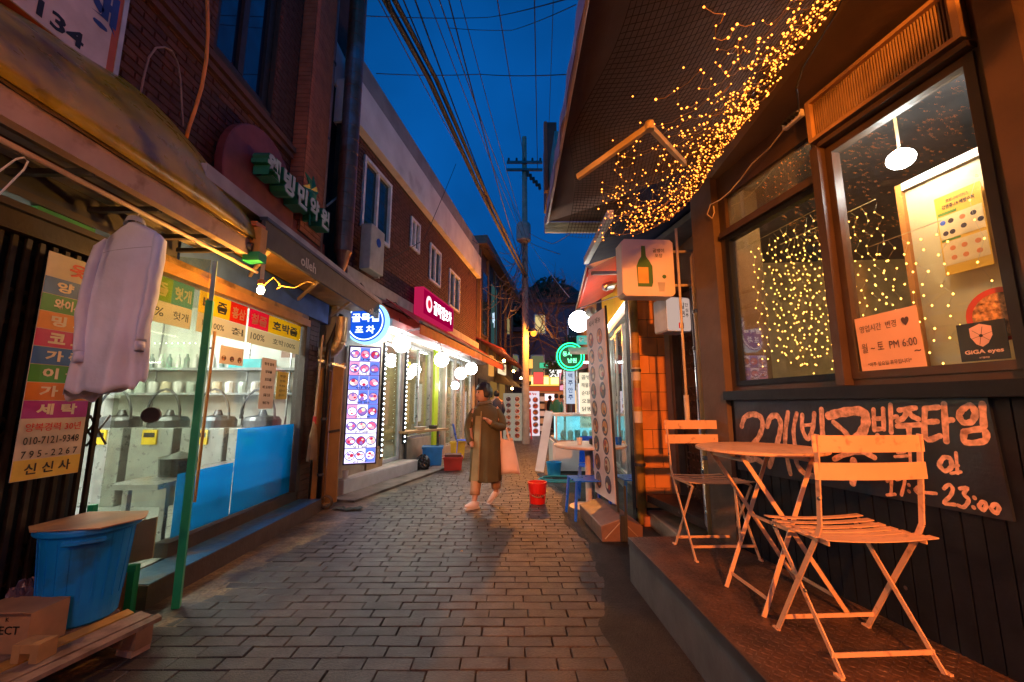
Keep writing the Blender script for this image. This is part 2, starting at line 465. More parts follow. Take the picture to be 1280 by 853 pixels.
def brick_wall(fr, a0, a1, z0, z1, holes, parent, mat, bw=.2, bh=.062, limit=300, c=0.0):
    """running-bond bricks proud of a mortar sheet; nearest ones single objects, the rest one mesh"""
    cs = []; i = 0; z = z0
    while z + bh <= z1 + .001:
        a = a0 + (-(i % 2)) * bw / 2
        while a < a1:
            b0, b1 = max(a, a0), min(a + bw, a1); am = (b0 + b1) / 2; zm = z + bh / 2
            for h in holes:
                if h[2] - .02 < zm < h[3] + .02 and b0 < h[1] and b1 > h[0]:
                    if am < h[0] or b0 < h[0]: b1 = min(b1, h[0])
                    else: b0 = max(b0, h[1])
            if b1 - b0 > .03: cs.append((b0, b1, z))
            a += bw
        z += bh; i += 1
    def dist(q): p = fr.p((q[0] + q[1]) / 2, q[2]); return (p - Vector((0, 0, CAMH))).length
    cs.sort(key=dist)
    g = .005
    shared = {}
    for b0, b1, z in cs[:limit]:
        key = round(b1 - b0, 3)
        if key not in shared:
            w = (b1 - b0) / 2 - g; h = bh / 2 - g; e = .003; d = .012
            me = bpy.data.meshes.new('brick')
            P = lambda u, zz, n: tuple(fr.r * u + fr.n * n + Vector((0, 0, zz)))
            v = [P(-w, -h, 0), P(w, -h, 0), P(w, h, 0), P(-w, h, 0), P(-w + e, -h + e, d), P(w - e, -h + e, d), P(w - e, h - e, d), P(-w + e, h - e, d)]
            me.from_pydata(v, [], [(4, 5, 6, 7), (0, 1, 5, 4), (1, 2, 6, 5), (2, 3, 7, 6), (3, 0, 4, 7)]); me.materials.append(mat); me.update(); shared[key] = me
        o = bpy.data.objects.new('brick', shared[key]); COL.objects.link(o); o.parent = parent
        p = fr.p((b0 + b1) / 2, z + bh / 2, c + .002 * jit()); pa = Vector((0, 0, 0)); q = parent
        while q: pa += Vector(q.location); q = q.parent
        o.location = p - pa
    mb = MB()
    for b0, b1, z in cs[limit:]:
        d = c + .012 + .002 * jit(); e = .003
        k = len(mb.v)
        mb.v += [tuple(fr.p(b0 + g, z + g, c)), tuple(fr.p(b1 - g, z + g, c)), tuple(fr.p(b1 - g, z + bh - g, c)), tuple(fr.p(b0 + g, z + bh - g, c)),
                 tuple(fr.p(b0 + g + e, z + g + e, d)), tuple(fr.p(b1 - g - e, z + g + e, d)), tuple(fr.p(b1 - g - e, z + bh - g - e, d)), tuple(fr.p(b0 + g + e, z + bh - g - e, d))]
        for q in ((4, 5, 6, 7), (0, 1, 5, 4), (1, 2, 6, 5), (2, 3, 7, 6), (3, 0, 4, 7)): mb.f.append(tuple(k + i for i in q)); mb.m.append(0)
    if mb.v: mb.build('brick', mat, parent, kind='stuff')
def wall_with_holes(mb, fr, a0, a1, z0, z1, c0, c1, holes):
    """solid wall slab with rectangular openings"""
    As = sorted({a0, a1} | {h[0] for h in holes} | {h[1] for h in holes}); Zs = sorted({z0, z1} | {h[2] for h in holes} | {h[3] for h in holes})
    for a, b in zip(As, As[1:]):
        run = None
        for z, y in zip(Zs, Zs[1:]):
            am, zm = (a + b) / 2, (z + y) / 2
            solid = a0 <= am <= a1 and z0 <= zm <= z1 and not any(h[0] < am < h[1] and h[2] < zm < h[3] for h in holes)
            if solid: run = (run[0], y) if run else (z, y)
            elif run: mb.fbox(fr, a, b, run[0], run[1], c0, c1); run = None
        if run: mb.fbox(fr, a, b, run[0], run[1], c0, c1)
def sash(fr, a0, a1, z0, z1, c, w, d, m, parent, gm, name='window', pane=True, panes=None, pm2=None):
    """window: frame of four bars (mitre-free butt joints), pane inside"""
    mb = MB()
    mb.fbox(fr, a0, a1, z0, z0 + w, c, c + d); mb.fbox(fr, a0, a1, z1 - w, z1, c, c + d)
    mb.fbox(fr, a0, a0 + w, z0 + w, z1 - w, c, c + d); mb.fbox(fr, a1 - w, a1, z0 + w, z1 - w, c, c + d)
    o = mb.build(name, m, parent)
    if pane:
        p = MB().fbox(fr, a0 + w - .003, a1 - w + .003, z0 + w - .003, z1 - w + .003, c + d * .4, c + d * .4 + .006).build('pane', gm, o)
    return o

# ================================================================== RIGHT: restaurant with string lights
FR = F((1.74, 1.61), (1.55, 2.79), (0, 2))      # a runs away from the camera
rest = thing('restaurant_building', 'dark restaurant front at right with two lit windows over black planks and a brown fascia', 'restaurant', FR.p(.5, 0))
# raised platform in front
plat = thing('platform', 'raised steel deck with rusty chequer plate under the folding chairs', 'platform', (1.2, 2.2, 0))
poly = [on_z(786, 672, .3), V(.875, 2.2, .3), V(.905, .4, .3), V(1.95, .4, .3), FR.p(-.4, .3, -.02), FR.p(1.35, .3, -.02), V(1.52, 3.2, .3)]
mb = MB(); mb.ngon_prism([p - V(0, 0, .3) for p in poly], (0, 0, .296)); mb.build('deck_body', pm('deck_grey', (.085, .082, .085), .5, bump=.25, bs=30, var=.25), plat)
plate_m = pm('rusty_plate', (.115, .062, .04), .45, metal=.35, bump=.3, bs=60, var=.35, vs=7, speck=.4, sps=70, col2=(.055, .04, .035), c2s=3.2, c2t=.5)
mb = MB(); mb.ngon_prism([p + V(0, 0, -.004) for p in poly], (0, 0, .006)); pl_ = mb.build('chequer_plate', plate_m, plat)
mb = MB()
from mathutils.geometry import intersect_point_line
def inpoly(x, y, P):
    c = False; j = len(P) - 1
    for i in range(len(P)):
        if (P[i].y > y) != (P[j].y > y) and x < (P[j].x - P[i].x) * (y - P[i].y) / (P[j].y - P[i].y) + P[i].x: c = not c
        j = i
    return c
for i in range(40):
    for j in range(92):
        x, y = .82 + i * .03 + (j % 2) * .0, .9 + j * .026
        if not inpoly(x, y, poly): continue
        d = 1 if (i + j) % 2 else -1
        a = V(.010, .010 * d, 0); b = V(-.003 * d, .003, 0); z = .302
        c = V(x, y, z)
        k = len(mb.v); mb.v += [tuple(c - a), tuple(c + b), tuple(c + a), tuple(c - b), tuple(c - a * .5 + V(0, 0, .002)), tuple(c + a * .5 + V(0, 0, .002))]
        for q in ((0, 3, 4), (3, 2, 5), (3, 5, 4), (2, 1, 5), (1, 0, 4), (1, 4, 5)): mb.f.append(tuple(k + t for t in q)); mb.m.append(0)
mb.build('tread_lug', plate_m, plat, kind='stuff')
mb = MB()
e0, e1, e2 = poly[0], poly[1], poly[2]
mb.bar(e0 + V(-.004, 0, -.02), e1 + V(-.004, 0, -.02), .008, .045); mb.bar(e1 + V(-.004, 0, -.02), e2 + V(-.004, 0, -.02), .008, .045)
mb.build('edge_strip', darksteel, plat)

# wall slab with the openings
w1 = (.50, 1.28, 1.37, 2.44); wt = (.50, 1.28, 2.48, 2.76); w2 = (-.19, .45, 1.37, 2.60)
mb = MB(); wall_with_holes(mb, FR, -.23, 1.34, .3, 3.6, -.10, -.02, [w1, wt, w2]); mb.build('wall', frame_brown, rest)
mb = MB(); mb.fbox(FR, 1.34, 1.60, .0, 3.6, -.35, .035); mb.build('corner_pillar', pm('pillar_brown', (.11, .07, .045), .7, bump=.3, bs=25, var=.2), rest)
# planks below
pw = .068; a = -.40; k = 0
while a < 1.33:
    MB().fbox(FR, a + .003, a + pw - .003, .302, 1.27, -.015, -.001 + .003 * random.random()).build('plank', black_paint, rest)
    a += pw
MB().fbox(FR, -.40, 1.335, 1.275, 1.335, -.02, .06).build('window_sill', black_paint, rest)
# windows
gl = glass('window_glass', (.96, .97, .97), 1.3, haze=.02, hazecol=(.5, .55, .6))
for (a0, a1, z0, z1) in (w1, w2):
    o = sash(FR, a0, a1, z0, z1, -.06, .035, .05, black_paint if a0 > .4 else frame_brown, rest, gl)
sash(FR, *wt, -.06, .025, .05, frame_brown, rest, glass('transom_glass', (.5, .52, .55), 2.5, haze=.25, hazecol=(.35, .36, .38)), name='transom_window')
MB().fbox(FR, .452, .498, 1.34, 2.62, -.019, .035).build('mullion', frame_brown, rest)
for z0, z1, c in ((2.44, 2.478, .02), (2.61, 2.635, .03)): MB().fbox(FR, .50 if z0 < 2.5 else -.2, 1.30 if z0 < 2.5 else .45, z0, z1, -.018, c).build('rail', frame_brown, rest)
# ribbed ventilation grille above window two
gr = MB().fbox(FR, -.19, .50, 2.66, 2.68, -.018, .03).fbox(FR, -.19, .50, 2.885, 2.905, -.018, .03).fbox(FR, -.19, -.165, 2.68, 2.885, -.018, .03).fbox(FR, .475, .50, 2.68, 2.885, -.018, .03).build('grille_frame', pm('grille_wood', (.42, .25, .12), .5, var=.12), rest)
a = -.163
mb = MB()
while a < .472:
    mb.fbox(FR, a, a + .006, 2.681, 2.884, -.016, .008); a += .0125
mb.build('grille_rib', pm('grille_rib', (.36, .23, .12), .5), gr, kind='stuff')
MB().fbox(FR, -.165, .475, 2.68, 2.885, -.0195, -.0165).build('grille_back', frame_brown, gr)
# right-hand door surround (recessed)
MB().fbox(FR, -.335, -.235, .3, 3.6, -.12, .03).build('post', frame_brown, rest)
MB().fbox(FR, -1.2, -.34, .3, 1.9, -.16, -.09).build('side_panel', black_paint, rest)
sash(FR, -1.1, -.34, 1.9, 3.0, -.16, .09, .05, frame_brown, rest, glass('side_glass', (.4, .42, .42), 2.0, haze=.3, hazecol=(.3, .32, .3)), name='side_window')
# fascia / awning housing band
mb = MB()
mb.hexa([V(1.40, .4, 2.99), V(2.1, .4, 2.93), FR.p(1.6, 2.93, -.03), V(1.40, 3.17, 2.99), V(1.40, .4, 3.10), V(2.1, .4, 3.10), FR.p(1.6, 3.10, -.03), V(1.40, 3.17, 3.10)])
mb.build('fascia', fascia_brown, rest)
# interior
cut = (-1.3, 2.9)
room_m = pm('room_grey_blue', (.26, .24, .18), .6, var=.15)
mb = MB()
mb.fbox(FR, *cut, .3, 3.2, -3.4, -3.3); mb.fbox(FR, 2.9, 3.0, .3, 3.2, -3.3, -.46); mb.fbox(FR, -1.35, -1.25, .3, 3.2, -3.3, -.2)
mb.build('interior_wall', room_m, rest)
MB().fbox(FR, -1.25, 2.9, 2.86, 2.92, -3.3, -.12).build('interior_ceiling', pm('ceiling_grey', (.10, .12, .15), .7), rest)
MB().fbox(FR, -1.25, 2.9, .25, .32, -3.3, -.12).build('interior_floor', darkwood, rest)
beige = pm('beige_partition', (.70, .52, .26), .6, var=.08)
PE = FR.px(1143, 320, -.36)[0]
MB().fbox(FR, -.6, PE, .32, 2.34, -.42, -.36).build('partition', beige, rest)
MB().fbox(FR, -.6, PE, 2.341, 2.38, -.46, -.34).build('partition_cap', white_plastic, rest)
MB().fbox(FR, PE + .001, PE + .03, .32, 2.38, -.46, -.34).build('partition_post', pm('orange_post', (.6, .22, .05), .5), rest)
for i in range(3):
    t = MB().fbox(FR, .7 + .5 * i - .9, .95 + .5 * i - .9, 2.0, 2.5, -3.298, -3.27).build('wall_panel', pm('panel_pale', (.35, .4, .45), .5), rest)
MB().fbox(FR, -.1, 1.25, 2.825, 2.85, -.135, -.115).build('interior_lamp', em('hidden_fill_tube', (1.0, .60, .16), 230), rest)  # added tube, hidden above the windows, to fill the room with golden light
# hung curtain of little bulbs just inside the glass
warm_b = em('bulb_amber', (1.0, .27, .03), 7.0)
warm_c = em('bulb_amber_soft', (1.0, .50, .08), 9.0)
def curtain(a0, a1, z0, z1, c, nst, nb, label):
    t = thing('curtain_light', label, 'string lights', FR.p((a0 + a1) / 2, z0, c))
    wm = MB(); bb = MB()
    wm.tube([FR.p(a0, z1, c), FR.p(a1, z1, c)], .0018, 4)
    for i in range(nst):
        a = a0 + (a1 - a0) * (i + .5) / nst; cc = c - .05 * random.random()
        pts = []
        zb = z0 + .1 * random.random()
        for j in range(nb + 1):
            z = z1 - (z1 - zb) * j / nb
            q = FR.p(a + .022 * math.sin(j * 2.4 + i) + .006 * jit(), z, cc)
            pts.append(q)
            if j: bb.octa(q, .0046 + .0014 * random.random())
        wm.tube(pts, .0008, 3)
    wm.build('wire', pm('clear_wire', (.5, .42, .28), .3), t, kind='stuff'); bb.build('bulbs', warm_c, t, kind='stuff')
curtain(.55, 1.24, 1.48, 2.38, -.16, 13, 17, 'dense curtain of amber bulbs hanging inside the left restaurant window')
curtain(.55, 1.24, 1.45, 2.40, -.42, 12, 18, 'second curtain of amber bulbs hanging deeper in the left restaurant window')
curtain(.10, .42, 1.42, 2.05, -.17, 5, 12, 'short amber bulb curtain inside the right restaurant window beside the partition')
curtain(-.16, .06, 1.55, 2.3, -.20, 3, 8, 'sparse amber bulb strands in front of the beige partition and poster')
# ceiling globe in the room
t = thing('ceiling_lamp', 'round white ceiling lamp glowing inside the right restaurant window', 'lamp', FR.p(.05, 2.3, -.6))
P0 = Vector((0, 0, CAMH)) + ray(1126, 199) * 2.02
MB().sphere(P0, .056, 16, .8).build('lamp_shade', em('lamp_cool_white', (.95, .97, .92), 120.0), t, smooth=True)
MB().lathe(P0, [(.02, .046), (.006, .06), (.006, 2.86 - P0.z)], 12).build('lamp_base', white_plastic, t)
# ---- poster, notices on the glass
def fr_text(fr, body, a, z, c, h, m, parent, w=None, rot=0., off=.012, ext=0., name='lettering'):
    return lettering(body, fr.p(a, z, c), fr.tr, (0, 0, 1), h, m, parent, w, off, ext, name, rot=rot)
def sheet_thing(fr, name, label, cat, a0, a1, z0, z1, c, m, rot=0., th=.0015):
    t = thing(name, label, cat, fr.p((a0 + a1) / 2, z0, c))
    am, zm = (a0 + a1) / 2, (z0 + z1) / 2; sg = 1 if fr.tr.dot(fr.r) > 0 else -1
    def q(u, v, cc):
        x, y = (u - am) * sg, v - zm
        return fr.p(am + sg * (x * math.cos(rot) - y * math.sin(rot)), zm + x * math.sin(rot) + y * math.cos(rot), cc)
    mb = MB().hexa([q(a0, z0, c), q(a1, z0, c), q(a1, z0, c + th), q(a0, z0, c + th), q(a0, z1, c), q(a1, z1, c), q(a1, z1, c + th), q(a0, z1, c + th)])
    mb.build('paper', m, t)
    return t, q
# handwritten notice
paper_or = pm('paper_peach', (.86, .5, .30), .7, var=.05)
ink = pm('marker_grey', (.09, .05, .04), .6)
nz0, nz1, na0, na1 = 1.40, 1.665, .125, .40
t, q = sheet_thing(FR, 'paper_notice', 'handwritten opening hours notice on peach paper taped inside the window', 'notice', na0, na1, nz0, nz1, -.012, paper_or, .03)
fr_text(FR, '영업시간  변경  ♥', (na0 + na1) / 2 + .01, nz1 - .06, -.009, .038, ink, t, w=.22, rot=.03, off=-.002)
fr_text(FR, '월 ~ 토  PM 6:00', (na0 + na1) / 2, nz0 + .115, -.009, .045, ink, t, w=.24, rot=.03, off=-.002)
fr_text(FR, '~', na0 + .02, nz0 + .075, -.009, .008, ink, t, w=.025, rot=.03)
fr_text(FR, '*매주 일요일 휴무입니다*', (na0 + na1) / 2 + .005, nz0 + .035, -.009, .02, ink, t, w=.19, rot=.03, off=.004)
# security sticker
navy = pm('navy_sticker', (.008, .012, .03), .4)
t, q = sheet_thing(FR, 'window_sticker', 'dark square security sticker with a pale shield at the window corner', 'sticker', -.145, .0, 1.41, 1.555, -.010, navy)
am = -.0725
sh = [(-.033, .032), (0, .045), (.033, .032), (.033, -.002), (.018, -.03), (0, -.042), (-.018, -.03), (-.033, -.002)]
mb = MB(); mb.ngon_prism([FR.p(am - x, 1.503 + y, -.0082) for x, y in sh], FR.n * .0006); mb.build('shield', pm('sticker_peach', (.8, .5, .4), .5), t)
mb = MB(); mb.lathe(FR.p(am, 1.503, -.0075), [(.006, 0), (.006, .0008)], 10, FR.n)
for k in range(3):
    dx, dz = math.cos(k * 1.05 + .3) * .034, math.sin(k * 1.05 + .3) * .034
    mb.bar(FR.p(am - dx, 1.503 + dz, -.0072), FR.p(am + dx, 1.503 - dz, -.0072), .0012, .0004, FR.n)
mb.build('shield_mark', print_black, t)
fr_text(FR, 'GiGA eyes', am, 1.442, -.0083, .020, pm('sticker_letter', (.85, .6, .5), .5), t, w=.115, off=.03)
fr_text(FR, 'KT텔레캅', am, 1.421, -.0083, .007, MATS['sticker_letter'], t, w=.03)
# round food picture behind the sticker
t = thing('food_sticker', 'round red bowl of noodles picture at the right window corner', 'sticker', FR.p(-.12, 1.55, -.02))
MB().lathe(FR.p(-.125, 1.575, -.026), [(.1, 0), (.1, .002)], 28, FR.n).build('bowl', pm('bowl_red', (.5, .05, .02), .4), t)
MB().lathe(FR.p(-.128, 1.572, -.0235), [(.083, 0), (.075, .002), (0, .003)], 24, FR.n).build('noodles', pm('noodle_brown', (.55, .3, .1), .6, var=.8, vs=60, bump=.8, bs=80), t)
# yellow poster on the partition
yel = pm('poster_yellow', (.85, .42, .03), .6, var=.05)
P1, P2 = FR.px(1167, 250, -.34), FR.px(1243, 330, -.34)
pa0, pa1, pz0, pz1 = -.30, -.055, 1.86, 2.21
pa0 = P2[0]; pa1 = P1[0]; pz0 = P2[1] - .0; pz1 = P1[1]
t, q = sheet_thing(FR, 'poster', 'yellow health notice poster with little faces pinned on the partition', 'poster', pa0, pa1, pz0, pz1, -.342, yel)
pw_, ph_ = pa1 - pa0, pz1 - pz0; pc = (pa0 + pa1) / 2
tc = -.3395
MB().fbox(FR, pa0 + .03 * pw_, pa1 - .03 * pw_, pz0 + .45 * ph_, pz0 + .74 * ph_, -.3408, tc).fbox(FR, pa0 + .03 * pw_, pa1 - .03 * pw_, pz0 + .12 * ph_, pz0 + .41 * ph_, -.3408, tc).build('print_panel', pm('poster_cream', (.85, .55, .25), .6), t)
for cls, nm, pts in ((pm('print_dark', (.05, .02, .02), .6), 'face_print', [(.3, .66), (.78, .66), (.9, .56), (.55, .55), (.3, .52), (.15, .52)]), (pm('print_orange', (.8, .2, .05), .6), 'icon_print', [(.55, .66), (.25, .32), (.5, .32), (.78, .32), (.25, .2), (.5, .2), (.78, .2)]), (pm('print_blue', (.05, .1, .4), .6), 'icon_print', [(.12, .66)])):
    mb = MB()
    for u, v in pts: mb.lathe(FR.p(pa1 - u * pw_, pz0 + v * ph_, tc), [(.055 * pw_ * 1.2, 0), (.055 * pw_, .0007)], 10, FR.n)
    mb.build(nm, cls, t)
fr_text(FR, '코로나바이러스', pc, pz0 + .92 * ph_, -.3403, .045 * ph_, MATS['print_dark'], t, w=.5 * pw_, off=.02)
fr_text(FR, '감염증-19 예방수칙', pc, pz0 + .85 * ph_, -.3403, .055 * ph_, MATS['print_dark'], t, w=.7 * pw_, off=.03)
MB().fbox(FR, pa1 - .45 * pw_, pa1 - .04 * pw_, pz0 + .755 * ph_, pz0 + .79 * ph_, -.3408, tc).fbox(FR, pa1 - .45 * pw_, pa1 - .04 * pw_, pz0 + .42 * ph_, pz0 + .445 * ph_, -.3408, tc).build('heading_bar', pm('print_green', (.15, .25, .03), .6), t)
# painted sign board on the planks
t = thing('painted_sign', 'black signboard hand painted in peach Korean letters below the windows', 'sign', FR.p(.6, .82, .006))
A = lambda x, y: FR.px(x, y, .012)
bp = [A(916, 502), A(1238, 488), A(1260, 652), A(926, 590)]
bp = [(1.285, 1.272), (-.075, 1.272), (-.09, .845), (1.30, .815)]
mb = MB(); mb.ngon_prism([FR.p(a, z, .004) for a, z in bp], FR.n * .012); mb.build('board', pm('board_black', (.013, .016, .024), .35, var=.5, vs=7, bump=.25, bs=30), t)
def brush(pts, r, mb):
    r *= 1.32
    """one fat brush stroke with rounded ends as a low relief; pts are photo pixels on the board"""
    P = [FR.px(x, y, .0165) for x, y in pts]
    # smooth
    Q = []
    for i in range(len(P) - 1):
        p0 = P[max(i - 1, 0)]; p1 = P[i]; p2 = P[i + 1]; p3 = P[min(i + 2, len(P) - 1)]
        for k in range(5):
            u = k / 5
            Q.append(tuple(.5 * ((2 * b) + (-a + c) * u + (2 * a - 5 * b + 4 * c - d) * u * u + (-a + 3 * b - 3 * c + d) * u ** 3) for a, b, c, d in zip(p0, p1, p2, p3)))
    Q.append(P[-1])
    brush.k += 1; cc = .0165 + .00012 * (brush.k % 9)
    Lf, Rt = [], []
    for i, (a, z) in enumerate(Q):
        a0, z0 = Q[max(i - 1, 0)]; a1, z1 = Q[min(i + 1, len(Q) - 1)]
        dx, dz = a1 - a0, z1 - z0; l = math.hypot(dx, dz) or 1
        rr = r * (1 + .1 * math.sin(i * 1.7 + brush.k))
        Lf.append((a - dz / l * rr, z + dx / l * rr)); Rt.append((a + dz / l * rr, z - dx / l * rr))
    for i in range(len(Q) - 1):
        mb.face([FR.p(*Lf[i], cc), FR.p(*Lf[i + 1], cc), FR.p(*Rt[i + 1], cc), FR.p(*Rt[i], cc)])
    for e in (Q[0], Q[-1]): mb.face([FR.p(e[0] + r * math.cos(k * math.pi / 5), e[1] + r * math.sin(k * math.pi / 5), cc + .00005) for k in range(10)])
brush.k = 0
# big stylised shop name at left of the board
for s_, r in [([(927, 533), (931, 522), (941, 518), (951, 522), (953, 534), (947, 549), (937, 560), (934, 574)], .014), ([(934, 577), (944, 574), (956, 580)], .013),
              ([(959, 533), (963, 522), (971, 520), (976, 530), (974, 545), (969, 562), (962, 583)], .0135),
              ([(985, 516), (982, 540), (982, 562), (988, 592)], .0115), ([(996, 517), (992, 538), (994, 558)], .010),
              ([(1003, 519), (1003, 536), (1010, 549), (1016, 536), (1018, 517)], .010), ([(1004, 532), (1016, 531)], .007), ([(1027, 512), (1028, 534), (1029, 554)], .011),
              ([(994, 564), (997, 582), (1010, 594), (1032, 596)], .012),
              ([(1036, 520), (1052, 516), (1074, 514), (1082, 521), (1080, 536), (1070, 549), (1058, 553)], .017), ([(1042, 528), (1056, 540), (1062, 548)], .010),
              ([(1043, 574), (1060, 567), (1078, 565), (1093, 572)], .010), ([(1067, 576), (1067, 590), (1066, 604)], .013)]:
    m2 = MB(); brush(s_, r, m2); m2.build('painted_stroke', chalk, t)
def F1(lst, r):
    m2 = MB()
    for s_ in lst: brush(s_, r, m2)
    m2.build('painted_letter', chalk, t)
F1([[(1092, 512), (1093, 538)], [(1104, 511), (1105, 537)], [(1092, 524), (1104, 523)], [(1093, 537), (1105, 536)], [(1113, 506), (1114, 541)], [(1114, 522), (1121, 521)], [(1097, 544), (1098, 557), (1118, 555)]], .0075)
F1([[(1124, 513), (1144, 510)], [(1135, 512), (1130, 522), (1122, 527)], [(1135, 514), (1140, 520), (1148, 524)], [(1122, 533), (1150, 531)], [(1136, 533), (1137, 548)]], .0085)
F1([[(1156, 511), (1173, 509)], [(1156, 511), (1157, 548), (1175, 545)], [(1157, 528), (1171, 527)], [(1180, 505), (1183, 552)], [(1182, 526), (1190, 525)]], .0085)
F1([[(1203, 512), (1213, 507), (1219, 516), (1215, 527), (1204, 528), (1199, 519), (1204, 511)], [(1228, 505), (1230, 533)], [(1205, 540), (1229, 537), (1231, 551), (1207, 553), (1205, 541)]], .0085)
F1([[(1122, 566), (1131, 565)], [(1119, 571), (1134, 570)], [(1137, 562), (1138, 578)]], .005)
F1([[(1174, 580), (1180, 572), (1188, 574), (1189, 584), (1181, 589), (1174, 582)]], .0065)
F1([[(1195, 566), (1197, 592)], [(1189, 592), (1201, 590)], [(1192, 583), (1198, 582)]], .0045)
F1([[(1109, 602), (1114, 598), (1114, 618)], [(1109, 619), (1119, 618)], [(1121, 600), (1131, 599), (1127, 619)], [(1136, 606), (1136.5, 607)], [(1136, 614), (1136.5, 615)], [(1144, 612), (1148, 609), (1151, 613), (1148, 617), (1144, 613)], [(1157, 616), (1170, 617)],
    [(1180, 611), (1186, 606), (1191, 611), (1188, 620), (1180, 629), (1194, 631)], [(1200, 611), (1209, 610), (1205, 618), (1211, 625), (1205, 634), (1198, 632)], [(1218, 622), (1218.5, 623)], [(1217, 634), (1217.5, 635)],
    [(1224, 632), (1229, 627), (1233, 632), (1229, 638), (1224, 633)], [(1239, 635), (1244, 630), (1249, 635), (1245, 642), (1239, 636)]], .0052)

# power strip and its white cord
t = thing('power_strip', 'white power strip with plugged cords above the restaurant window corner', 'power strip', FR.p(.62, 2.84, .05))
a_, z_ = FR.px(1003, 140, .05); b_, y_ = FR.px(980, 160, .05)
MB().bar(FR.p(a_, z_, .05), FR.p(b_, y_, .05), .045, .03, FR.n).build('strip_body', white_plastic, t, bevel=.006)
mb = MB()
for k in range(4):
    f_ = .15 + .2 * k; mb.lathe(FR.p(a_ + (b_ - a_) * f_, z_ + (y_ - z_) * f_, .06), [(.012, 0), (.011, .03)], 8, FR.n)
mb.build('plug', black_rubber, t)
pts = [FR.p(*FR.px(x, y, .05), .05) for x, y in [(980, 162), (962, 185), (940, 205), (925, 225), (912, 240), (900, 250), (888, 256), (884, 268), (890, 273), (893, 266), (892, 258)]]
MB().tube(pts, .004, 6).build('cord', pm('cord_cream', (.7, .55, .35), .5), t)
t = thing('cable_bundle', 'black cables running up the brown fascia from the power strip', 'cable', FR.p(.6, 2.9, .1))
for k in range(4):
    pts = [FR.p(a_, z_, .07)] + [V(1.385 - .01 * k, 0, 0) + Vector((0, on_x(x + 3 * k, y, 1.385).y, on_x(x + 3 * k, y, 1.385).z)) for x, y in [(995, 110), (1003, 85), (1018, 60), (1040, 25), (1062, -20)]]
    MB().tube(pts, .004, 5).build('cable', black_rubber, t)

# ------------------------------------------------------------------ folding bistro chairs and table
def bistro_chair():
    t = thing('folding_chair', 'x', 'chair')
    W2 = .20
    # local: +y is the direction the sitter faces, x across
    # front foot (y=.17) rises back to the back upright; rear foot (y=-.19) rises to the seat front
    for sx in (-1, 1):
        x = sx * W2
        pts = [V(x, .15, .0), V(x, .02, .215), V(x, -.12, .44), V(x, -.15, .50), V(x * 1.02, -.185, .835)]
        mb = MB()
        for p, q in zip(pts, pts[1:]): mb.bar(p, q, .007, .022, (1, 0, 0)) if False else mb.bar(p, q, .006, .020, (0, 1, .3))
        mb.build('back_leg_frame', chair_paint, t)
        x2 = sx * (W2 - .012)
        mb = MB(); mb.bar(V(x2, -.17, 0), V(x2, .14, .44), .006, .018, (0, 1, .3)); mb.build('leg', chair_paint, t)
        mb = MB(); mb.bar(V(x2, .12, .445), V(x2, -.17, .445), .006, .02); mb.build('seat_rail', chair_paint, t)
        for (ry, rz) in ((-.045, .225 + .01), (.11, .43), (-.165, .60)):
            MB().lathe(V(x + sx * .004, ry, rz), [(.008, 0), (.006, .004), (0, .005)], 8, (sx, 0, 0)).build('rivet', darksteel, t)
        for yy in (.15, -.17):
            mb = MB(); mb.bar(V(x, yy - .012, .004), V(x, yy + .022, .004), .014, .008); mb.build('foot', chair_paint, t)
    for (yy, z) in ((.108, .07), (-.135, .055)):
        MB().bar(V(-W2 + .004, yy, z), V(W2 - .004, yy, z), .005, .016, (0, 0, 1)).build('stretcher', chair_paint, t)
    for k in range(7):
        y = -.175 + k * .052; dz = .012 * math.sin(math.pi * k / 6)
        mb = MB()
        def fn(u, v, y=y, dz=dz): 
            x = (u - .5) * .43
            return V(x, y + (v - .5) * .034, .462 - dz - .010 * (1 - (2 * u - 1) ** 2))
        mb.grid(fn, 8, 1); mb.build('seat_slat', chair_paint, t, solid=.004)
    for k, z in enumerate((.70, .80)):
        mb = MB()
        def fn(u, v, z=z):
            x = (u - .5) * .44
            return V(x, -.172 - .035 * (z - .6) - .018 * (1 - (2 * u - 1) ** 2) + .0 , z + (v - .5) * .062)
        mb.grid(fn, 10, 1); mb.build('back_slat', chair_paint, t, solid=.005)
    return t
ch = bistro_chair()
ch['label'] = 'nearest pale folding chair in orange light on the steel deck, its back to the camera'; ch['group'] = 'folding chairs at the outdoor table'
ch.location = (1.335, 1.79, .302); ch.rotation_euler = (0, 0, R(3))
c2 = dup(ch); c2.location = (1.315, 2.86, .302); c2.rotation_euler = (0, 0, R(182)); c2['label'] = 'farther folding chair beyond the round table, beside the corner pillar'
t = thing('bistro_table', 'round pale folding table with crossed legs between the two folding chairs', 'table', (1.30, 2.25, .302))
tp = MB().lathe(V(1.27, 2.20, .302), [(0, .712), (.295, .712), (.30, .716), (.30, .726), (.285, .729), (0, .727)], 40).build('tabletop', chair_paint, t, smooth=False)
ft = [on_z(900, 735, .302), on_z(955, 773, .302), on_z(1058, 765, .302), on_z(995, 728, .302)]
tz = .302 + .70
tops = {0: V(1.42, 2.03, tz), 1: V(1.12, 2.36, tz), 2: V(1.14, 2.36, tz), 3: V(1.44, 2.02, tz)}
for (i, j) in ((0, 2), (1, 3)):
    pass
L1 = [(V(1.12, 2.34, .304), V(1.42, 2.36, tz)), (V(1.13, 2.03, .304), V(1.44, 2.05, tz)), (V(1.53, 2.06, .304), V(1.10, 2.05, tz)), (V(1.52, 2.37, .304), V(1.09, 2.35, tz))]
for p, q in L1: MB().bar(p, q, .006, .02, (1, 0, .3)).build('leg', chair_paint, t)
def mix(p, q, f_): return p + (q - p) * f_
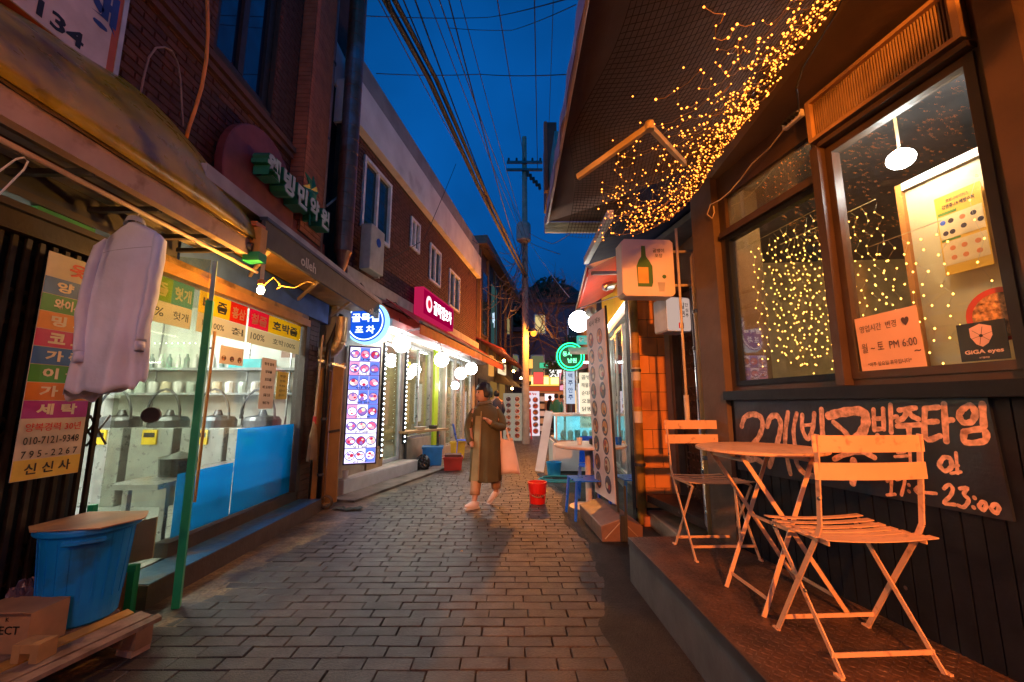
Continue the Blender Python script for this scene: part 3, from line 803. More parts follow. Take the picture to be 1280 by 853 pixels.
for (a, b), f_ in (((0, 1), .1), ((2, 3), .1), ((0, 1), .52), ((0, 1), .97), ((2, 3), .97)):
    MB().bar(mix(*L1[a], f_), mix(*L1[b], f_), .005, .016).build('stretcher', chair_paint, t)
MB().bar(mix(*L1[0], .32), mix(*L1[3], .72), .005, .02, (0, 1, .2)).build('brace', chair_paint, t)

# ------------------------------------------------------------------ retractable canopy with net and fairy lights
can = thing('awning', 'dark retractable fabric awning over the restaurant front with folding arms and a net', 'awning', (.8, 1.9, 2.6))
fab = pm('awning_fabric_dark', (.12, .09, .09), .8, var=.15, bump=.15, bs=200)
def cany(u, v, drop=0.):
    y = .35 + 2.42 * u
    x = 1.39 + (.235 - 1.39) * v + .02 * u * v
    z = 2.985 + (2.52 - 2.985) * v - .03 * math.sin(math.pi * v) - drop
    return V(x, y, z)
mb = MB(); mb.grid(lambda u, v: cany(u, v), 12, 12); mb.build('canopy', fab, can, smooth=True, solid=.004)
MB().tube([cany(0, 1) + V(-.01, 0, 0), cany(1, 1) + V(-.01, .02, 0)], .016, 10).build('front_bar', pm('bar_alu', (.5, .45, .5), .35, metal=.7), can)
mb = MB(); mb.grid(lambda u, v: cany(u, 1) + V(-.028 - .004 * math.sin(u * 60), 0, -.012 - v * (.075 + .018 * math.sin(u * 44))), 70, 1); mb.build('valance', pm('valance_indigo', (.13, .14, .42), .6), can, solid=.003)
armm = pm('arm_cream', (.5, .38, .22), .45)
for yy in (2.45,):
    el = on_y(812, 157, yy); sh_ = V(1.36, yy + .12, 2.83); fr_ = V(.27, yy - .2, 2.50)
    el = V(.78, 2.47, 2.78)
    el = on_z(812, 158, 2.50); fr_ = on_z(722, 222, 2.40); sh_ = on_z(856, 205, 2.62)
    MB().bar(sh_, el, .02, .03).build('arm', armm, can); MB().bar(el, fr_, .02, .03).build('arm', armm, can)
    MB().lathe(el + V(0, 0, -.03), [(.02, 0.01), (.02, .05)], 12).build('elbow_joint', armm, can)
# net
def netp(u, v):
    s_ = math.sin(math.pi * min(1, max(0, v * 1.02)))
    edge = 1 - .10 * abs(math.sin(u * 5.2)) - .02
    vv = v * edge
    drop = .035 + .05 * s_ + (.22 * max(0, (u - .72) / .28) ** 1.5) * (math.sin(math.pi * min(1, vv * .93 + .07)) ** .7) + .018 * math.sin(u * 19 + v * 7)
    return cany(u, vv, drop)
net = thing('net', 'black safety net sagging in folds beneath the dark awning', 'net', (.8, 1.9, 2.5))
mb = MB(); NU, NV = 88, 46
G = [[netp(i / NU, j / NV) for j in range(NV + 1)] for i in range(NU + 1)]
for i in range(NU + 1): mb.tube(G[i], .0013, 3, caps=False)
for j in range(NV + 1): mb.tube([G[i][j] for i in range(0, NU + 1)], .0013, 3, caps=False)
mb.build('net_cord', black_rubber, net, kind='stuff')
def project(P):
    Z = P.z - CAMH; fw = P.y * _c + Z * _s; up = -P.y * _s + Z * _c
    return (640 + FPX * P.x / fw, 426.5 - FPX * up / fw) if fw > .05 else (-999, -999)
def segd(p, a, b):
    ax, ay = a; bx, by = b; t = max(0, min(1, ((p[0] - ax) * (bx - ax) + (p[1] - ay) * (by - ay)) / ((bx - ax) ** 2 + (by - ay) ** 2)))
    qx, qy = ax + t * (bx - ax), ay + t * (by - ay); return math.hypot(p[0] - qx, p[1] - qy)
spine = [(1030, 0), (940, 125), (868, 232), (845, 262), (800, 275)]
rs = random.Random(11)
strings = []
for k, (lbl, dd, n) in enumerate((('thick glowing amber string light bunched along the wall edge of the awning net', 22, 520), ('amber string light scattered loosely across the middle of the awning net', 70, 430), ('sparse outer amber bulbs strewn over the net near the folding arm', 110, 120))):
    P = []
    tries = 0
    while len(P) < n and tries < 60000:
        tries += 1
        u, v = rs.uniform(.18, 1.0), rs.uniform(0.0, .85)
        q = netp(u, v) + V(0, 0, -.012 - .03 * rs.random()); px, py = project(q)
        if px < 740 or py < -20 or px > 1060: continue
        d = min(segd((px, py), a, b) for a, b in zip(spine, spine[1:]))
        if k == 0: w = math.exp(-(d / dd) ** 2)
        elif k == 1: w = math.exp(-(d / dd) ** 2) * (1 if py > 40 else .7)
        else: w = math.exp(-((px - 830) / 70) ** 2 - ((py - 215) / 75) ** 2) if rs.random() < .8 else math.exp(-(d / 110) ** 2)
        if rs.random() < w: P.append(q)
    t = thing('string_light', lbl, 'string lights', netp(.7, .2), group=None)
    mb = MB(); wm = MB()
    for q in P: mb.octa(q, .0036 + .0032 * rs.random() ** 2)
    # wire wanders through neighbouring bulbs
    rest_ = sorted(P, key=lambda q: q.y)
    cur = rest_.pop(0)
    while rest_:
        j = min(range(min(len(rest_), 14)), key=lambda i: (rest_[i] - cur).length)
        nx = rest_.pop(j)
        if (nx - cur).length < .14: wm.tube([cur, (cur + nx) / 2 + V(0, 0, -.012), nx], .0014, 3, caps=False)
        cur = nx
    mb.build('bulbs', warm_b, t, kind='stuff'); wm.build('wire', pm('amber_wire', (.45, .27, .12), .4), t, kind='stuff')

# ================================================================== pipes, carved door, tiled wall
grp = 'pipes on the corner beside the carved door'
def pipe_thing(pts, r, m, label, brackets=0, cat='pipe', name='pipe'):
    t = thing(name, label, cat, pts[0]); MB().tube(pts, r, 12).build('tube', m, t, smooth=True)
    for k in range(brackets):
        f_ = (k + .6) / brackets; p = Vector(pts[0]) + (Vector(pts[-1]) - Vector(pts[0])) * f_ if len(pts) == 2 else Vector(pts[0])
        p = Vector(pts[0]); q = Vector(pts[1]); c = p + (q - p) * f_
        MB().lathe(c + V(0, 0, -.015), [(r * 1.25, 0), (r * 1.25, .03)], 12).build('clamp', darksteel, t)
    return t
pipe_thing([V(1.50, 3.30, .15), V(1.50, 3.30, 2.45), V(1.53, 3.32, 2.50), V(1.65, 3.4, 2.5)], .028, orange_pipe, 'orange-lit vertical pipe just left of the brown corner pillar', 2)
pipe_thing([V(1.545, 3.45, 2.3), V(1.545, 3.45, .32), V(1.55, 3.40, .24), V(1.56, 3.32, .19)], .026, steel, 'shiny grey downpipe with a bent foot behind the orange pipe', 2)
pipe_thing([V(1.42, 3.42, 1.05), V(1.42, 3.42, 2.75)], .011, pm('pole_pale', (.6, .48, .36), .4), 'thin pale pole hanging beside the bottle sign box', 0, 'pole', 'pole')
pipe_thing([V(1.42, 3.42, 1.05), V(1.42, 3.42, 1.32)], .02, cream, 'short thick cream sleeve at the foot of the thin pole', 0, 'handle', 'sleeve')
# step under the door
t = thing('door_step', 'low grey concrete step in front of the carved wooden door', 'step', (1.6, 3.9, 0))
MB().box(1.42, 2.0, 3.22, 4.62, 0, .14).build('tread', concrete, t, bevel=.01)
# house behind the corner
FD = F((1.74, 3.15), (1.74, 4.66), (0, 3.5))
hs = thing('corner_house', 'narrow orange tiled house end with a dark carved wooden door', 'house', (1.9, 4.0, 0))
mb = MB(); wall_with_holes(mb, FD, .05, 1.50, .0, 4.6, -.15, 0, [(.25, 1.32, .14, 2.42)]); mb.build('wall', pm('brown_render', (.14, .08, .05), .7, bump=.3, bs=20), hs)
dr = MB().fbox(FD, .27, 1.30, .15, 2.40, -.10, -.06).build('door', darkwood, hs)
for (z0, z1) in ((.25, .95), (1.05, 1.45), (1.55, 2.25)):
    for (a0, a1) in ((.33, .76), (.81, 1.24)):
        MB().fbox(FD, a0, a1, z0, z0 + .03, -.06, -.045).fbox(FD, a0, a1, z1 - .03, z1, -.06, -.045).fbox(FD, a0, a0 + .03, z0 + .03, z1 - .03, -.06, -.045).fbox(FD, a1 - .03, a1, z0 + .03, z1 - .03, -.06, -.045).build('door_panel', darkwood, dr)
        mb = MB(); nn = 5 if z1 - z0 > .5 else 3
        for i in range(4):
            for j in range(nn):
                c = FD.p(a0 + .06 + (a1 - a0 - .12) * i / 3, z0 + .08 + (z1 - z0 - .16) * j / (nn - 1), -.05)
                P = [c + V(0, math.cos(k * math.pi / 4) * .035, math.sin(k * math.pi / 4) * .035) for k in range(8)]
                mb.tube(P, .006, 4, closed=True)
        mb.build('carving', pm('carving_brown', (.10, .05, .035), .5), dr, kind='stuff')
MB().fbox(FD, .25, 1.32, .14, .17, -.06, .0).build('threshold', concrete, hs)
for k, (z, hh) in enumerate(((1.62, .33), (1.48, .10), (1.98, .12))):
    o = MB().fbox(FD, .42, .62, z, z + hh, .0, .004) if k == 0 else MB().fbox(FD, .44, .58, z, z + hh, .0, .004)
    t = o.build('paper_notice', print_white); tag(t, ['white notice sheet taped beside the carved door', 'small pink slip below the white notice sheet', 'small pink slip above the white notice sheet'][k], 'notice')
    for i in range(2 if k == 0 else 1):
        MB().fbox(FD, .45, .58, z + .04 + i * .13, z + .04 + i * .13 + hh * .25, .0045, .0055).build('print_block', pm('print_pink', (.6, .2, .2), .6) if k else pm('print_grey', (.2, .2, .22), .6), t)
# tiled end wall facing the camera
FT = F((1.33, 4.66), (1.76, 4.66), (1.5, 0))
MB().box(1.33, 2.6, 4.67, 4.80, 0, 3.2).build('end_wall', mortar, hs)
z = .15; r_ = 0
while z < 2.75:
    h = .205; a = 0.0
    for (b0, b1) in (((.0, .21), (.21, .43)) if r_ % 2 else ((.0, .31), (.31, .43))):
        MB().fbox(FT, b0 + .003, b1 - .003, z + .003, z + h - .003, -.008, .004 + .002 * random.random()).build('tile', tilem, hs)
    z += h; r_ += 1
MB().box(1.36, 1.50, 4.50, 4.64, .0, .10).build('loose_brick', pm('orange_brick', (.5, .16, .06), .6), None)
tag(bpy.data.objects['loose_brick'], 'orange brick lying at the foot of the tiled wall', 'brick')
pipe_thing([V(1.355, 4.55, .02), V(1.355, 4.55, 3.0)], .046, pm('pipe_ochre', (.52, .30, .06), .45, bump=.15, bs=40, col2=(.3, .15, .04), c2s=5), 'thick ochre drainpipe running up the edge of the orange tiles', 3)
t = thing('taped_flyer', 'torn red and white flyers pasted around the ochre drainpipe', 'flyer', (1.40, 4.5, 1.2))
for z, h, m in ((1.05, .12, print_white), (1.22, .2, pm('flyer_red', (.5, .16, .08), .6)), (1.5, .14, print_white), (1.72, .08, pm('flyer_blue', (.25, .2, .25), .6))):
    mb = MB(); mb.grid(lambda u, v: V(1.355 + .0485 * math.sin((u - .5) * 2.4), 4.55 - .0485 * math.cos((u - .5) * 2.4), z + v * h), 8, 1); mb.build('flyer_strip', m, t)
# bottle sign box, hung from brackets
def box_sign(name, label, c, w, h, d, yaw, m, side_m, cat='sign'):
    t = thing(name, label, cat, c)
    fr = F((0, 0), (math.cos(yaw), math.sin(yaw)), (math.sin(yaw) * 5, -math.cos(yaw) * 5))
    fr.o = Vector((c[0], c[1], 0)) - fr.r * w / 2
    z0 = c[2] - h / 2
    bv = .06 * w
    mb = MB(); P = [(0, z0 + bv), (bv, z0), (w - bv, z0), (w, z0 + bv), (w, z0 + h - bv), (w - bv, z0 + h), (bv, z0 + h), (0, z0 + h - bv)]
    mb.ngon_prism([fr.p(a, z, -d) for a, z in P], fr.n * d); mb.build('sign_body', side_m, t)
    P2 = [(a + (.006 if a < w / 2 else -.006), z + (.006 if z < c[2] else -.006)) for a, z in P]
    mb = MB(); mb.ngon_prism([fr.p(a, z, .0005) for a, z in P2], fr.n * .003); mb.build('face_panel', m, t)
    return t, fr, z0
sign_w = pm('sign_face_pink', (.75, .6, .52), .5, var=.06)
sign_lit = pm('sign_face_peach', (.82, .66, .58), .5, var=.05)
t, f_, z0 = box_sign('sign_box', 'pinkish square sign box with a painted green bottle and shot glass', (1.155, 3.4, 2.395), .45, .50, .15, .05, sign_lit, sign_w)
bt = [(.15, .09), (.255, .09), (.262, .20), (.258, .27), (.23, .32), (.222, .45), (.195, .45), (.19, .32), (.158, .27), (.148, .2)]
bt = [(.13, .08), (.25, .08), (.262, .12), (.262, .26), (.235, .31), (.21, .345), (.205, .44), (.172, .44), (.168, .345), (.145, .31), (.125, .26)]
mb = MB(); mb.ngon_prism([f_.p(a, z0 + z, .0038) for a, z in bt], f_.n * .001); mb.build('bottle_print', pm('bottle_green', (.05, .16, .03), .5), t)
MB().fbox(f_, .135, .225, z0 + .11, z0 + .25, .0049, .0056).build('bottle_label', pm('label_amber', (.75, .45, .1), .5), t)
mb = MB(); mb.ngon_prism([f_.p(a, z0 + z, .0038) for a, z in [(.31, .04), (.355, .04), (.365, .12), (.30, .12)]], f_.n * .001); mb.build('glass_print', pm('glass_grey', (.45, .4, .36), .5), t)
MB().lathe(f_.p(.36, z0 + .17, .0038), [(.018, 0), (.018, .001)], 12, f_.n).build('bud_print', MATS['bottle_green'], t)
for i, s_ in enumerate(('골뱅이', '포장')):
    lettering(s_, f_.p(.32, z0 + .40 - .045 * i, .0042), f_.tr, (0, 0, 1), .035, print_black, t, off=.01)
mb = MB(); mb.tube([V(1.36, 3.44, 2.55), V(1.62, 3.44, 2.55)], .012, 6); mb.tube([V(1.36, 3.44, 2.25), V(1.62, 3.44, 2.25)], .012, 6); mb.build('bracket', armm, t)
t, f_, z0 = box_sign('sign_box', 'small white sign box with black brush letters and a red seal', (1.52, 3.72, 2.06), .25, .32, .20, .22, em('face_weak_glow', (1.0, .70, .58), .55), pm('sign_side_pale', (.55, .6, .75), .5))  # weak emission lifts the face out of shadow
for i, s_ in enumerate('일편'): lettering(s_, f_.p(.16, z0 + .24 - .075 * i, .0042), f_.tr, (0, 0, 1), .06, print_black, t)
for i, s_ in enumerate('단심주'): lettering(s_, f_.p(.21, z0 + .25 - .05 * i, .0042), f_.tr, (0, 0, 1), .035, print_black, t)
MB().fbox(f_, .12, .17, z0 + .03, z0 + .08, .0036, .0048).build('seal', print_red, t)
MB().tube([f_.p(.2, z0 + .2, -.2), V(1.76, 3.9, z0 + .2)], .012, 6).build('bracket', armm, t)
# navy awning and boxy upper storey past it
t = thing('awning', 'small navy fabric awning beyond the string lights, grey edge strip', 'awning', (1.3, 3.6, 2.6))
nv = pm('navy_fabric', (.015, .035, .12), .7)
a1, a2, a3, a4 = on_y(736, 330, 4.4), on_y(768, 272, 3.2), V(1.72, 3.2, 3.0), V(1.72, 4.4, 3.05)
mb = MB(); mb.face([a1, a2, a3, a4]); mb.build('canopy', nv, t, solid=.01)
MB().bar(a1 + V(-.03, 0, .03), a2 + V(-.03, 0, .03), .05, .07).build('edge_strip', pm('strip_grey', (.35, .36, .38), .4), t)
t = thing('balcony_box', 'brown boxed balcony with a pale ribbed bottom edge above the lane at right', 'balcony', (1.35, 6.2, 3.3))
z0 = 3.28
b1, b2 = on_y(683, 290, 6.4), on_y(752, 286, 6.4)
dk = pm('balcony_brown', (.10, .045, .03), .6)
MB().box(b1.x, 2.6, 5.1, 6.39, b1.z + .17, b1.z + .45).build('box_body', dk, t)
for k in range(3): MB().box(b1.x - .02, b2.x + .1, 6.40 - .01 * k, 6.46, b1.z + .055 * k, b1.z + .05 + .055 * k).build('edge_slat', pm('slat_pale', (.6, .62, .5), .4), t)
MB().box(b1.x + .02, 2.5, 5.15, 6.2, b1.z + .451, b1.z + .9).build('upper_panel', pm('teal_panel', (.03, .25, .32), .5), t)
t = thing('side_signboard', 'narrow brown side signboard high up behind the awning edge', 'sign', on_y(686, 230, 6.0))
p0, p1 = on_y(681, 238, 6.0), on_y(693, 152, 6.0)
MB().box(p0.x, p0.x + .05, 6.0, 6.1, p0.z, p1.z).build('frame', pm('sign_rust', (.3, .1, .05), .6), t)
MB().box(p0.x + .055, p0.x + .2, 6.02, 6.9, p0.z + .05, p1.z).build('board', dk, t)

# ================================================================== second shop at right: glass sliding doors under a red awning
FS = F((1.55, 4.85), (1.90, 8.6), (0, 6))
sh2 = thing('noodle_shop', 'bright shop with sliding glass doors, yellow fascia and white door frames at right', 'shop', FS.p(1.8, 0))
lit_yel = pm('fascia_yellow', (.75, .52, .02), .5, var=.06)
MB().fbox(FS, .0, FS.L, 2.62, 3.5, -.12, .0).build('fascia', lit_yel, sh2)
MB().fbox(FS, .0, FS.L, 3.5, 5.2, -.3, -.02).build('upper_wall', pm('upper_brown', (.12, .07, .06), .7), sh2)
MB().fbox(FS, -.02, FS.L, 0, .16, -.2, .03).build('plinth', concrete, sh2)
alu = pm('alu_white', (.6, .58, .54), .35, metal=.3)
MB().fbox(FS, .0, FS.L, 2.50, 2.60, -.1, .05).build('door_header', alu, sh2)
gs = glass('door_glass', (.9, .95, .93), 1.6, haze=.04)
for k in range(5):
    a0 = .05 + k * .73
    sash(FS, a0, a0 + .72, .17, 2.48, -.05 - .03 * (k % 2), .05, .04, alu, sh2, gs, name='sliding_door')
mb = MB(); mb.fbox(FS, .05, FS.L - .1, 2.605, 2.63, .055, .08); mb.build('light_tube', em('led_white', (1, .95, .85), 9), sh2)
mb = MB(); mb.fbox(FS, 0, FS.L, 0, 3, -3.0, -2.9); mb.fbox(FS, -.1, 0, 0, 3, -3.0, -.2); mb.fbox(FS, FS.L, FS.L + .1, 0, 3, -3.0, -.2); mb.build('interior_wall', pm('cream_wall', (.6, .5, .36), .6), sh2)
MB().fbox(FS, 0, FS.L, 2.9, 3.0, -2.9, -.13).build('interior_ceiling', white_plaster, sh2)
MB().fbox(FS, 0, FS.L, .0, .1, -2.9, -.21).build('interior_floor', concrete, sh2)
MB().fbox(FS, .5, 3.2, 2.82, 2.86, -1.4, -1.3).build('interior_lamp', em('lamp_warm_white', (1, .9, .7), 20), sh2)
for k in range(3):
    t = thing('dining_table', ['first', 'second', 'third'][k] + ' small wooden dining table inside the noodle shop glass doors', 'table', FS.p(.6 + 1.1 * k, .1, -.9))
    MB().fbox(FS, .35 + 1.1 * k, .9 + 1.1 * k, .82, .86, -1.2, -.6).build('tabletop', pm('wood_light', (.45, .28, .12), .5), t)
    for sa in (.40, .85):
        for sc in (-1.15, -.65): MB().fbox(FS, sa + 1.1 * k - .02, sa + 1.1 * k + .02, .1, .82, sc - .02, sc + .02).build('leg', darksteel, t)
# red awning
t = thing('awning', 'red shop awning with a cream edge over the yellow fascia at right', 'awning', FS.p(1.5, 2.9, .4))
redf = pm('awning_red', (.50, .022, .008), .6, var=.1)
f0, f1 = V(.88, 4.62, 2.80), V(1.10, 6.9, 2.80)
b0, b1_ = FS.p(-.2, 3.15, .01), FS.p(2.1, 3.15, .01)
mb = MB(); mb.face([f0, f1, b1_, b0]); mb.build('canopy', redf, t, solid=.012)
mb = MB(); mb.bar(f0 + V(-.01, 0, -.05), f1 + V(-.01, 0, -.05), .012, .11); mb.build('valance', redf, t)
MB().bar(f0 + V(-.01, 0, .02), f1 + V(-.01, 0, .02), .03, .03).build('front_bar', cream, t)
MB().bar(f0 + V(.06, .1, -.03), FS.p(.1, 2.85, .02), .03, .04).build('arm', white_plastic, t)
MB().bar(f0 + V(.0, -.01, .0), b0, .02, .05).build('edge_bar', cream, t)
# white globe lamp on an arm
def globe_lamp(c, r, label, strength=28, arm=None, group=None, name='globe_lamp', m=None):
    t = thing(name, label, 'lamp', c, group)
    MB().sphere(c, r, 18).build('globe', m or em('globe_white', (1, .93, .82), strength), t, smooth=True)
    c = Vector(c)
    if arm is not None:
        MB().tube([c + V(0, 0, r * .98), c + V(0, 0, r + .04), Vector(arm)], .008, 6).build('arm', darksteel, t)
        MB().lathe(c + V(0, 0, r * .92), [(.035, 0), (.035, .04)], 10).build('socket', darksteel, t)
    return t
g = on_y(724, 402, 5.6)
globe_lamp(g, .145, 'large white globe lamp hanging below the red awning at right', 36, arm=FS.p(.9, 2.8, .02))
s_ = on_y(735, 392, 5.42)
t = thing('spotlight', 'small grey spotlight on an arm on the yellow fascia', 'spotlight', on_y(770, 355, 5.3))
p_ = on_y(768, 356, 5.3); MB().lathe(p_, [(.03, 0), (.055, .03), (.055, .14), (.04, .17)], 12, (-.8, -.2, -.25)).build('housing', steel, t)
MB().tube([p_, FS.p(.45, 2.95, .0)], .012, 6).build('arm', steel, t)
MB().lathe(s_, [(.02, -.02), (.055, 0), (.06, .10), (.03, .12)], 14, (.4, -.7, .2)).build('housing', pm('spot_grey', (.3, .28, .25), .4), bpy.data.objects[t.name])

# ---- tall menu banner on a weighted stand
def food_print(P, rx, uy, w, h, rows, cols, mats, parent, seed=1, n_off=.002, ring=None, name='dish_print', rr=.4):
    """flat printed dishes: discs in several colours, P = lower left corner"""
    rd = random.Random(seed); rx, uy = Vector(rx).normalized(), Vector(uy).normalized(); nn = rx.cross(uy)
    cw, chh = w / cols, h / rows; r = rr * min(cw, chh)
    mbs = [MB() for _ in mats]; rg = MB()
    for i in range(rows):
        for j in range(cols):
            c = P + rx * (cw * (j + .5)) + uy * (chh * (i + .5)) + nn * n_off
            rg.face([c + (rx * math.cos(k * math.pi / 6) + uy * math.sin(k * math.pi / 6)) * r * 1.12 for k in range(12)])
            k0 = rd.randrange(len(mats)); a = rd.random() * 6
            for q in range(rd.randint(3, 5)):
                m_ = mats[(k0 + q) % len(mats)]; rr_ = r * (.95 if q == 0 else rd.uniform(.25, .5)); o = V(0, 0, 0) if q == 0 else (rx * math.cos(a + q * 2) + uy * math.sin(a + q * 2)) * r * .45
                cc = c + o + nn * (.0006 * (q + 1)); e = rd.uniform(.75, 1)
                mbs[(k0 + q) % len(mats)].face([cc + (rx * math.cos(k * math.pi / 5) + uy * e * math.sin(k * math.pi / 5)) * rr_ for k in range(10)])
    if ring: rg.build('plate_print', ring, parent, kind='stuff')
    for mb, m_ in zip(mbs, mats):
        if mb.v: mb.build(name, m_, parent, kind='stuff')
t = thing('banner_stand', 'tall narrow menu banner with dish photos on a black pole and stone-like base', 'banner', (.98, 4.5, 0))
bn, bf_ = V(1.03, 4.33, .26), V(.95, 4.95, .26); up = V(-.055, 0, 2.0)
rxb = (bn - bf_)
pinkp = pm('banner_pink', (.72, .60, .58), .55, var=.1)
nb = rxb.normalized().cross(up.normalized())
mb = MB(); mb.hexa([bf_, bn, bn + nb * -.012, bf_ + nb * -.012, bf_ + up, bn + up, bn + up - nb * .012, bf_ + up - nb * .012]); mb.build('panel', pinkp, t)
food = [pm('food_red', (.35, .05, .04), .5), pm('food_brown', (.2, .09, .05), .5), pm('food_orange', (.6, .25, .08), .5), pm('food_dark', (.06, .04, .05), .5), pm('food_cream', (.6, .5, .35), .5)]
food_print(bf_ + up * .03, rxb, up, rxb.length * .96, up.length * .88, 9, 2, food, t, 3, .002, pm('plate_navy', (.05, .05, .10), .5), rr=.42)
lettering('식사 메뉴', bf_ + rxb * .5 + up * .955 + nb * .003, rxb, up, .07, print_black, t, w=.4)
MB().tube([bn + V(.02, -.02, -.1), bn + V(.02, -.02, -.1) + up * 1.06], .012, 8).build('pole', black_rubber, t)
MB().tube([bf_ + V(.01, 0, -.1), bf_ + V(.01, 0, .2)], .01, 8).build('back_pole', black_rubber, t)
q0 = [on_z(744, 667, .0), on_z(792, 664, .0)]
x0, x1 = .825, 1.195
mb = MB(); mb.ngon_prism([V(x0, 4.03, .0), V(x1, 4.03, .0), V(x1 + .01, 4.03, .14), V(x1 - .17, 4.03, .21), V(x0 - .01, 4.03, .14)], (-.06, .85, 0))
mb.build('base', pm('base_brown', (.20, .10, .07), .5, var=.15, col2=(.1, .06, .05), c2s=6), t, bevel=.008)
mb = MB(); c = V((x0 + x1) / 2, 4.022, .19)
for sx in (-1, 1): mb.bar(c, V((x0 + x1) / 2 + sx * .16, 4.022, .03), .006, .012, (0, 1, 0))
mb.build('base_ridge', pm('ridge_pale', (.4, .3, .22), .5), t)
MB().box((x0 + x1) / 2 - .02, (x0 + x1) / 2 + .035, 3.99, 4.028, .02, .24).build('pole_clamp', black_rubber, t)
MB().bar(V(1.04, 3.99, .03), V(1.04, 4.0, .5), .02, .02, (0, 1, 0)).build('clamp_upright', black_rubber, t)

# ---- round table and blue plastic chairs
t = thing('round_table', 'round pedestal table with an orange-lit top beside the menu banner', 'table', (.98, 5.35, 0))
MB().lathe(V(.98, 5.35, 0), [(.43, .715), (.45, .725), (.45, .745), (.43, .755), (0, .755)][0:5], 40).build('tabletop', pm('table_top_pale', (.62, .48, .38), .4), t)
MB().lathe(V(.96, 5.35, 0), [(.05, .03), (.05, .715)], 20).build('column', pm('column_pale', (.6, .45, .4), .4), t, smooth=False)
MB().lathe(V(.96, 5.35, 0), [(.25, .0), (.25, .012), (.06, .035), (0, .035)], 32).build('foot_plate', pm('foot_steel', (.4, .35, .3), .35, metal=.6), t)
tp = MB().lathe(V(1.03, 5.2, .757), [(.06, 0), (.088, .01), (.09, .06), (.096, .065), (.09, .068), (.085, .02), (0, .018)], 20).build('pot', black_rubber)
tag(tp, 'black cooking pot on the round table', 'pot')
tp = MB().lathe(V(.83, 5.25, .757), [(.03, 0), (.036, .08), (.034, .08), (.028, .006), (0, .005)], 14).build('paper_cup', white_plastic); tag(tp, 'white paper cup near the left rim of the round table', 'cup')
tp = MB().lathe(V(1.30, 5.2, .757), [(.035, 0), (.04, .09), (.037, .09), (.03, .006), (0, .005)], 14).build('cup', pm('blue_plastic', (.01, .13, .8), .3)); tag(tp, 'blue cup on the round table behind the banner', 'cup')
bluep = pm('blue_plastic', (.01, .13, .8), .3)
def plastic_chair(loc, rz, label, m=bluep, group='blue plastic chairs by the round table', arms=False):
    t = thing('plastic_chair', label, 'chair', (0, 0, 0), group)
    mb = MB(); mb.grid(lambda u, v: V((u - .5) * .38, (v - .5) * .38, .41 - .015 * math.sin(math.pi * u) * math.sin(math.pi * v)), 6, 6); mb.build('seat', m, t, solid=.012)
    mb = MB(); mb.grid(lambda u, v: V((u - .5) * (.38 - .04 * v), -.19 - .08 * v - .03 * (1 - (2 * u - 1) ** 2), .42 + v * .36), 6, 4); mb.build('backrest', m, t, solid=.012)
    for sx in (-1, 1):
        for sy in (-1, 1):
            MB().bar(V(sx * .175, sy * .175, .40), V(sx * .20, sy * .205, 0), .045, .02, (0, 1, 0)).build('leg', m, t)
    t.location = loc; t.rotation_euler = (0, 0, rz); return t
plastic_chair((.86, 4.92, 0), R(97), 'blue plastic chair in front of the round table, seat toward the lane')
plastic_chair((1.12, 5.95, 0), R(170), 'blue plastic chair tucked behind the round table pedestal')
plastic_chair((1.42, 4.98, 0), R(95), 'blue plastic chair hidden behind the tall menu banner')
# ---- food stall with glass chiller, leaning board, bucket, hose
t = thing('food_stall', 'cyan lit glass chiller counter with white panels at the lane edge', 'stall', (1.15, 8.0, 0))
cyl = em('chiller_cyan', (.40, .88, 1.0), 1.8)
MB().box(.80, 1.9, 7.9, 9.3, .03, .52).build('cabinet', white_plastic, t)
MB().box(.83, 1.85, 7.93, 9.2, .52, .58).build('counter_edge', steel, t)
MB().box(.86, 1.85, 8.6, 8.64, .58, 1.0).build('back_panel', cyl, t)
MB().box(.82, 1.87, 7.92, 7.93, .58, 1.02).build('front_glass', glass('chiller_glass', (.7, .95, .97), 1.5, haze=.35, hazecol=(.3, .8, .85)), t)
MB().box(.80, 1.9, 7.9, 9.3, 1.02, 1.06).build('top_shelf', white_plastic, t)
MB().box(.9, 1.8, 7.72, 7.76, 2.0, 2.03).build('fill_tube', em('stall_fill', (.9, 1, 1), 30), t)  # added tube that brightens the white stall
for x in (.81, 1.86): MB().box(x, x + .03, 7.9, 7.93, .58, 1.02).build('upright', white_plastic, t)
for k in range(6): 
    MB().lathe(V(1.0 + .14 * k, 8.3, .58), [(.05, 0), (.06, .1 + .03 * (k % 3)), (.02, .16)], 10).build('dish', [food[k % 5], white_plastic][k % 2], t)
MB().box(.75, .79, 7.85, 7.89, .0, .55).build('corner_post', white_plastic, t)
t = thing('leaning_board', 'long white board leaning against the stall counter', 'board', on_z(672, 578, 0))
MB().bar(V(.50, 7.9, .02), V(.74, 8.4, 1.1), .16, .03, (0, -1, .5)).build('plank_panel', white_plastic, t)
b = MB().lathe(V(.74, 7.6, .0), [(.11, 0), (.135, .22), (.142, .22), (.142, .235), (.13, .235), (.105, .02), (0, .02)], 18).build('bucket', pm('cyan_plastic', (.02, .3, .62), .35)); tag(b, 'blue plastic bucket under the leaning white board', 'bucket')
mb = MB()
for k in range(2): mb.tube([V(.80 + (.36 - .05 * k) * math.cos(a * .35), 7.15 + (.26 - .05 * k) * math.sin(a * .35), .015 + .02 * k) for a in range(18)], .011, 6, closed=True)
tag(mb.build('hose', pm('hose_teal', (.03, .3, .38), .4)), 'coiled teal water hose on the ground by the stall', 'hose')
b = thing('bucket', 'bright red plastic bucket standing alone on the paving', 'bucket', (.325, 5.55, 0))
MB().lathe(V(.325, 5.55, 0), [(.095, 0), (.118, .24), (.126, .24), (.126, .262), (.114, .262), (.09, .01), (0, .01)], 28).build('pail', pm('red_plastic', (.75, .02, .015), .35, var=.08), b)
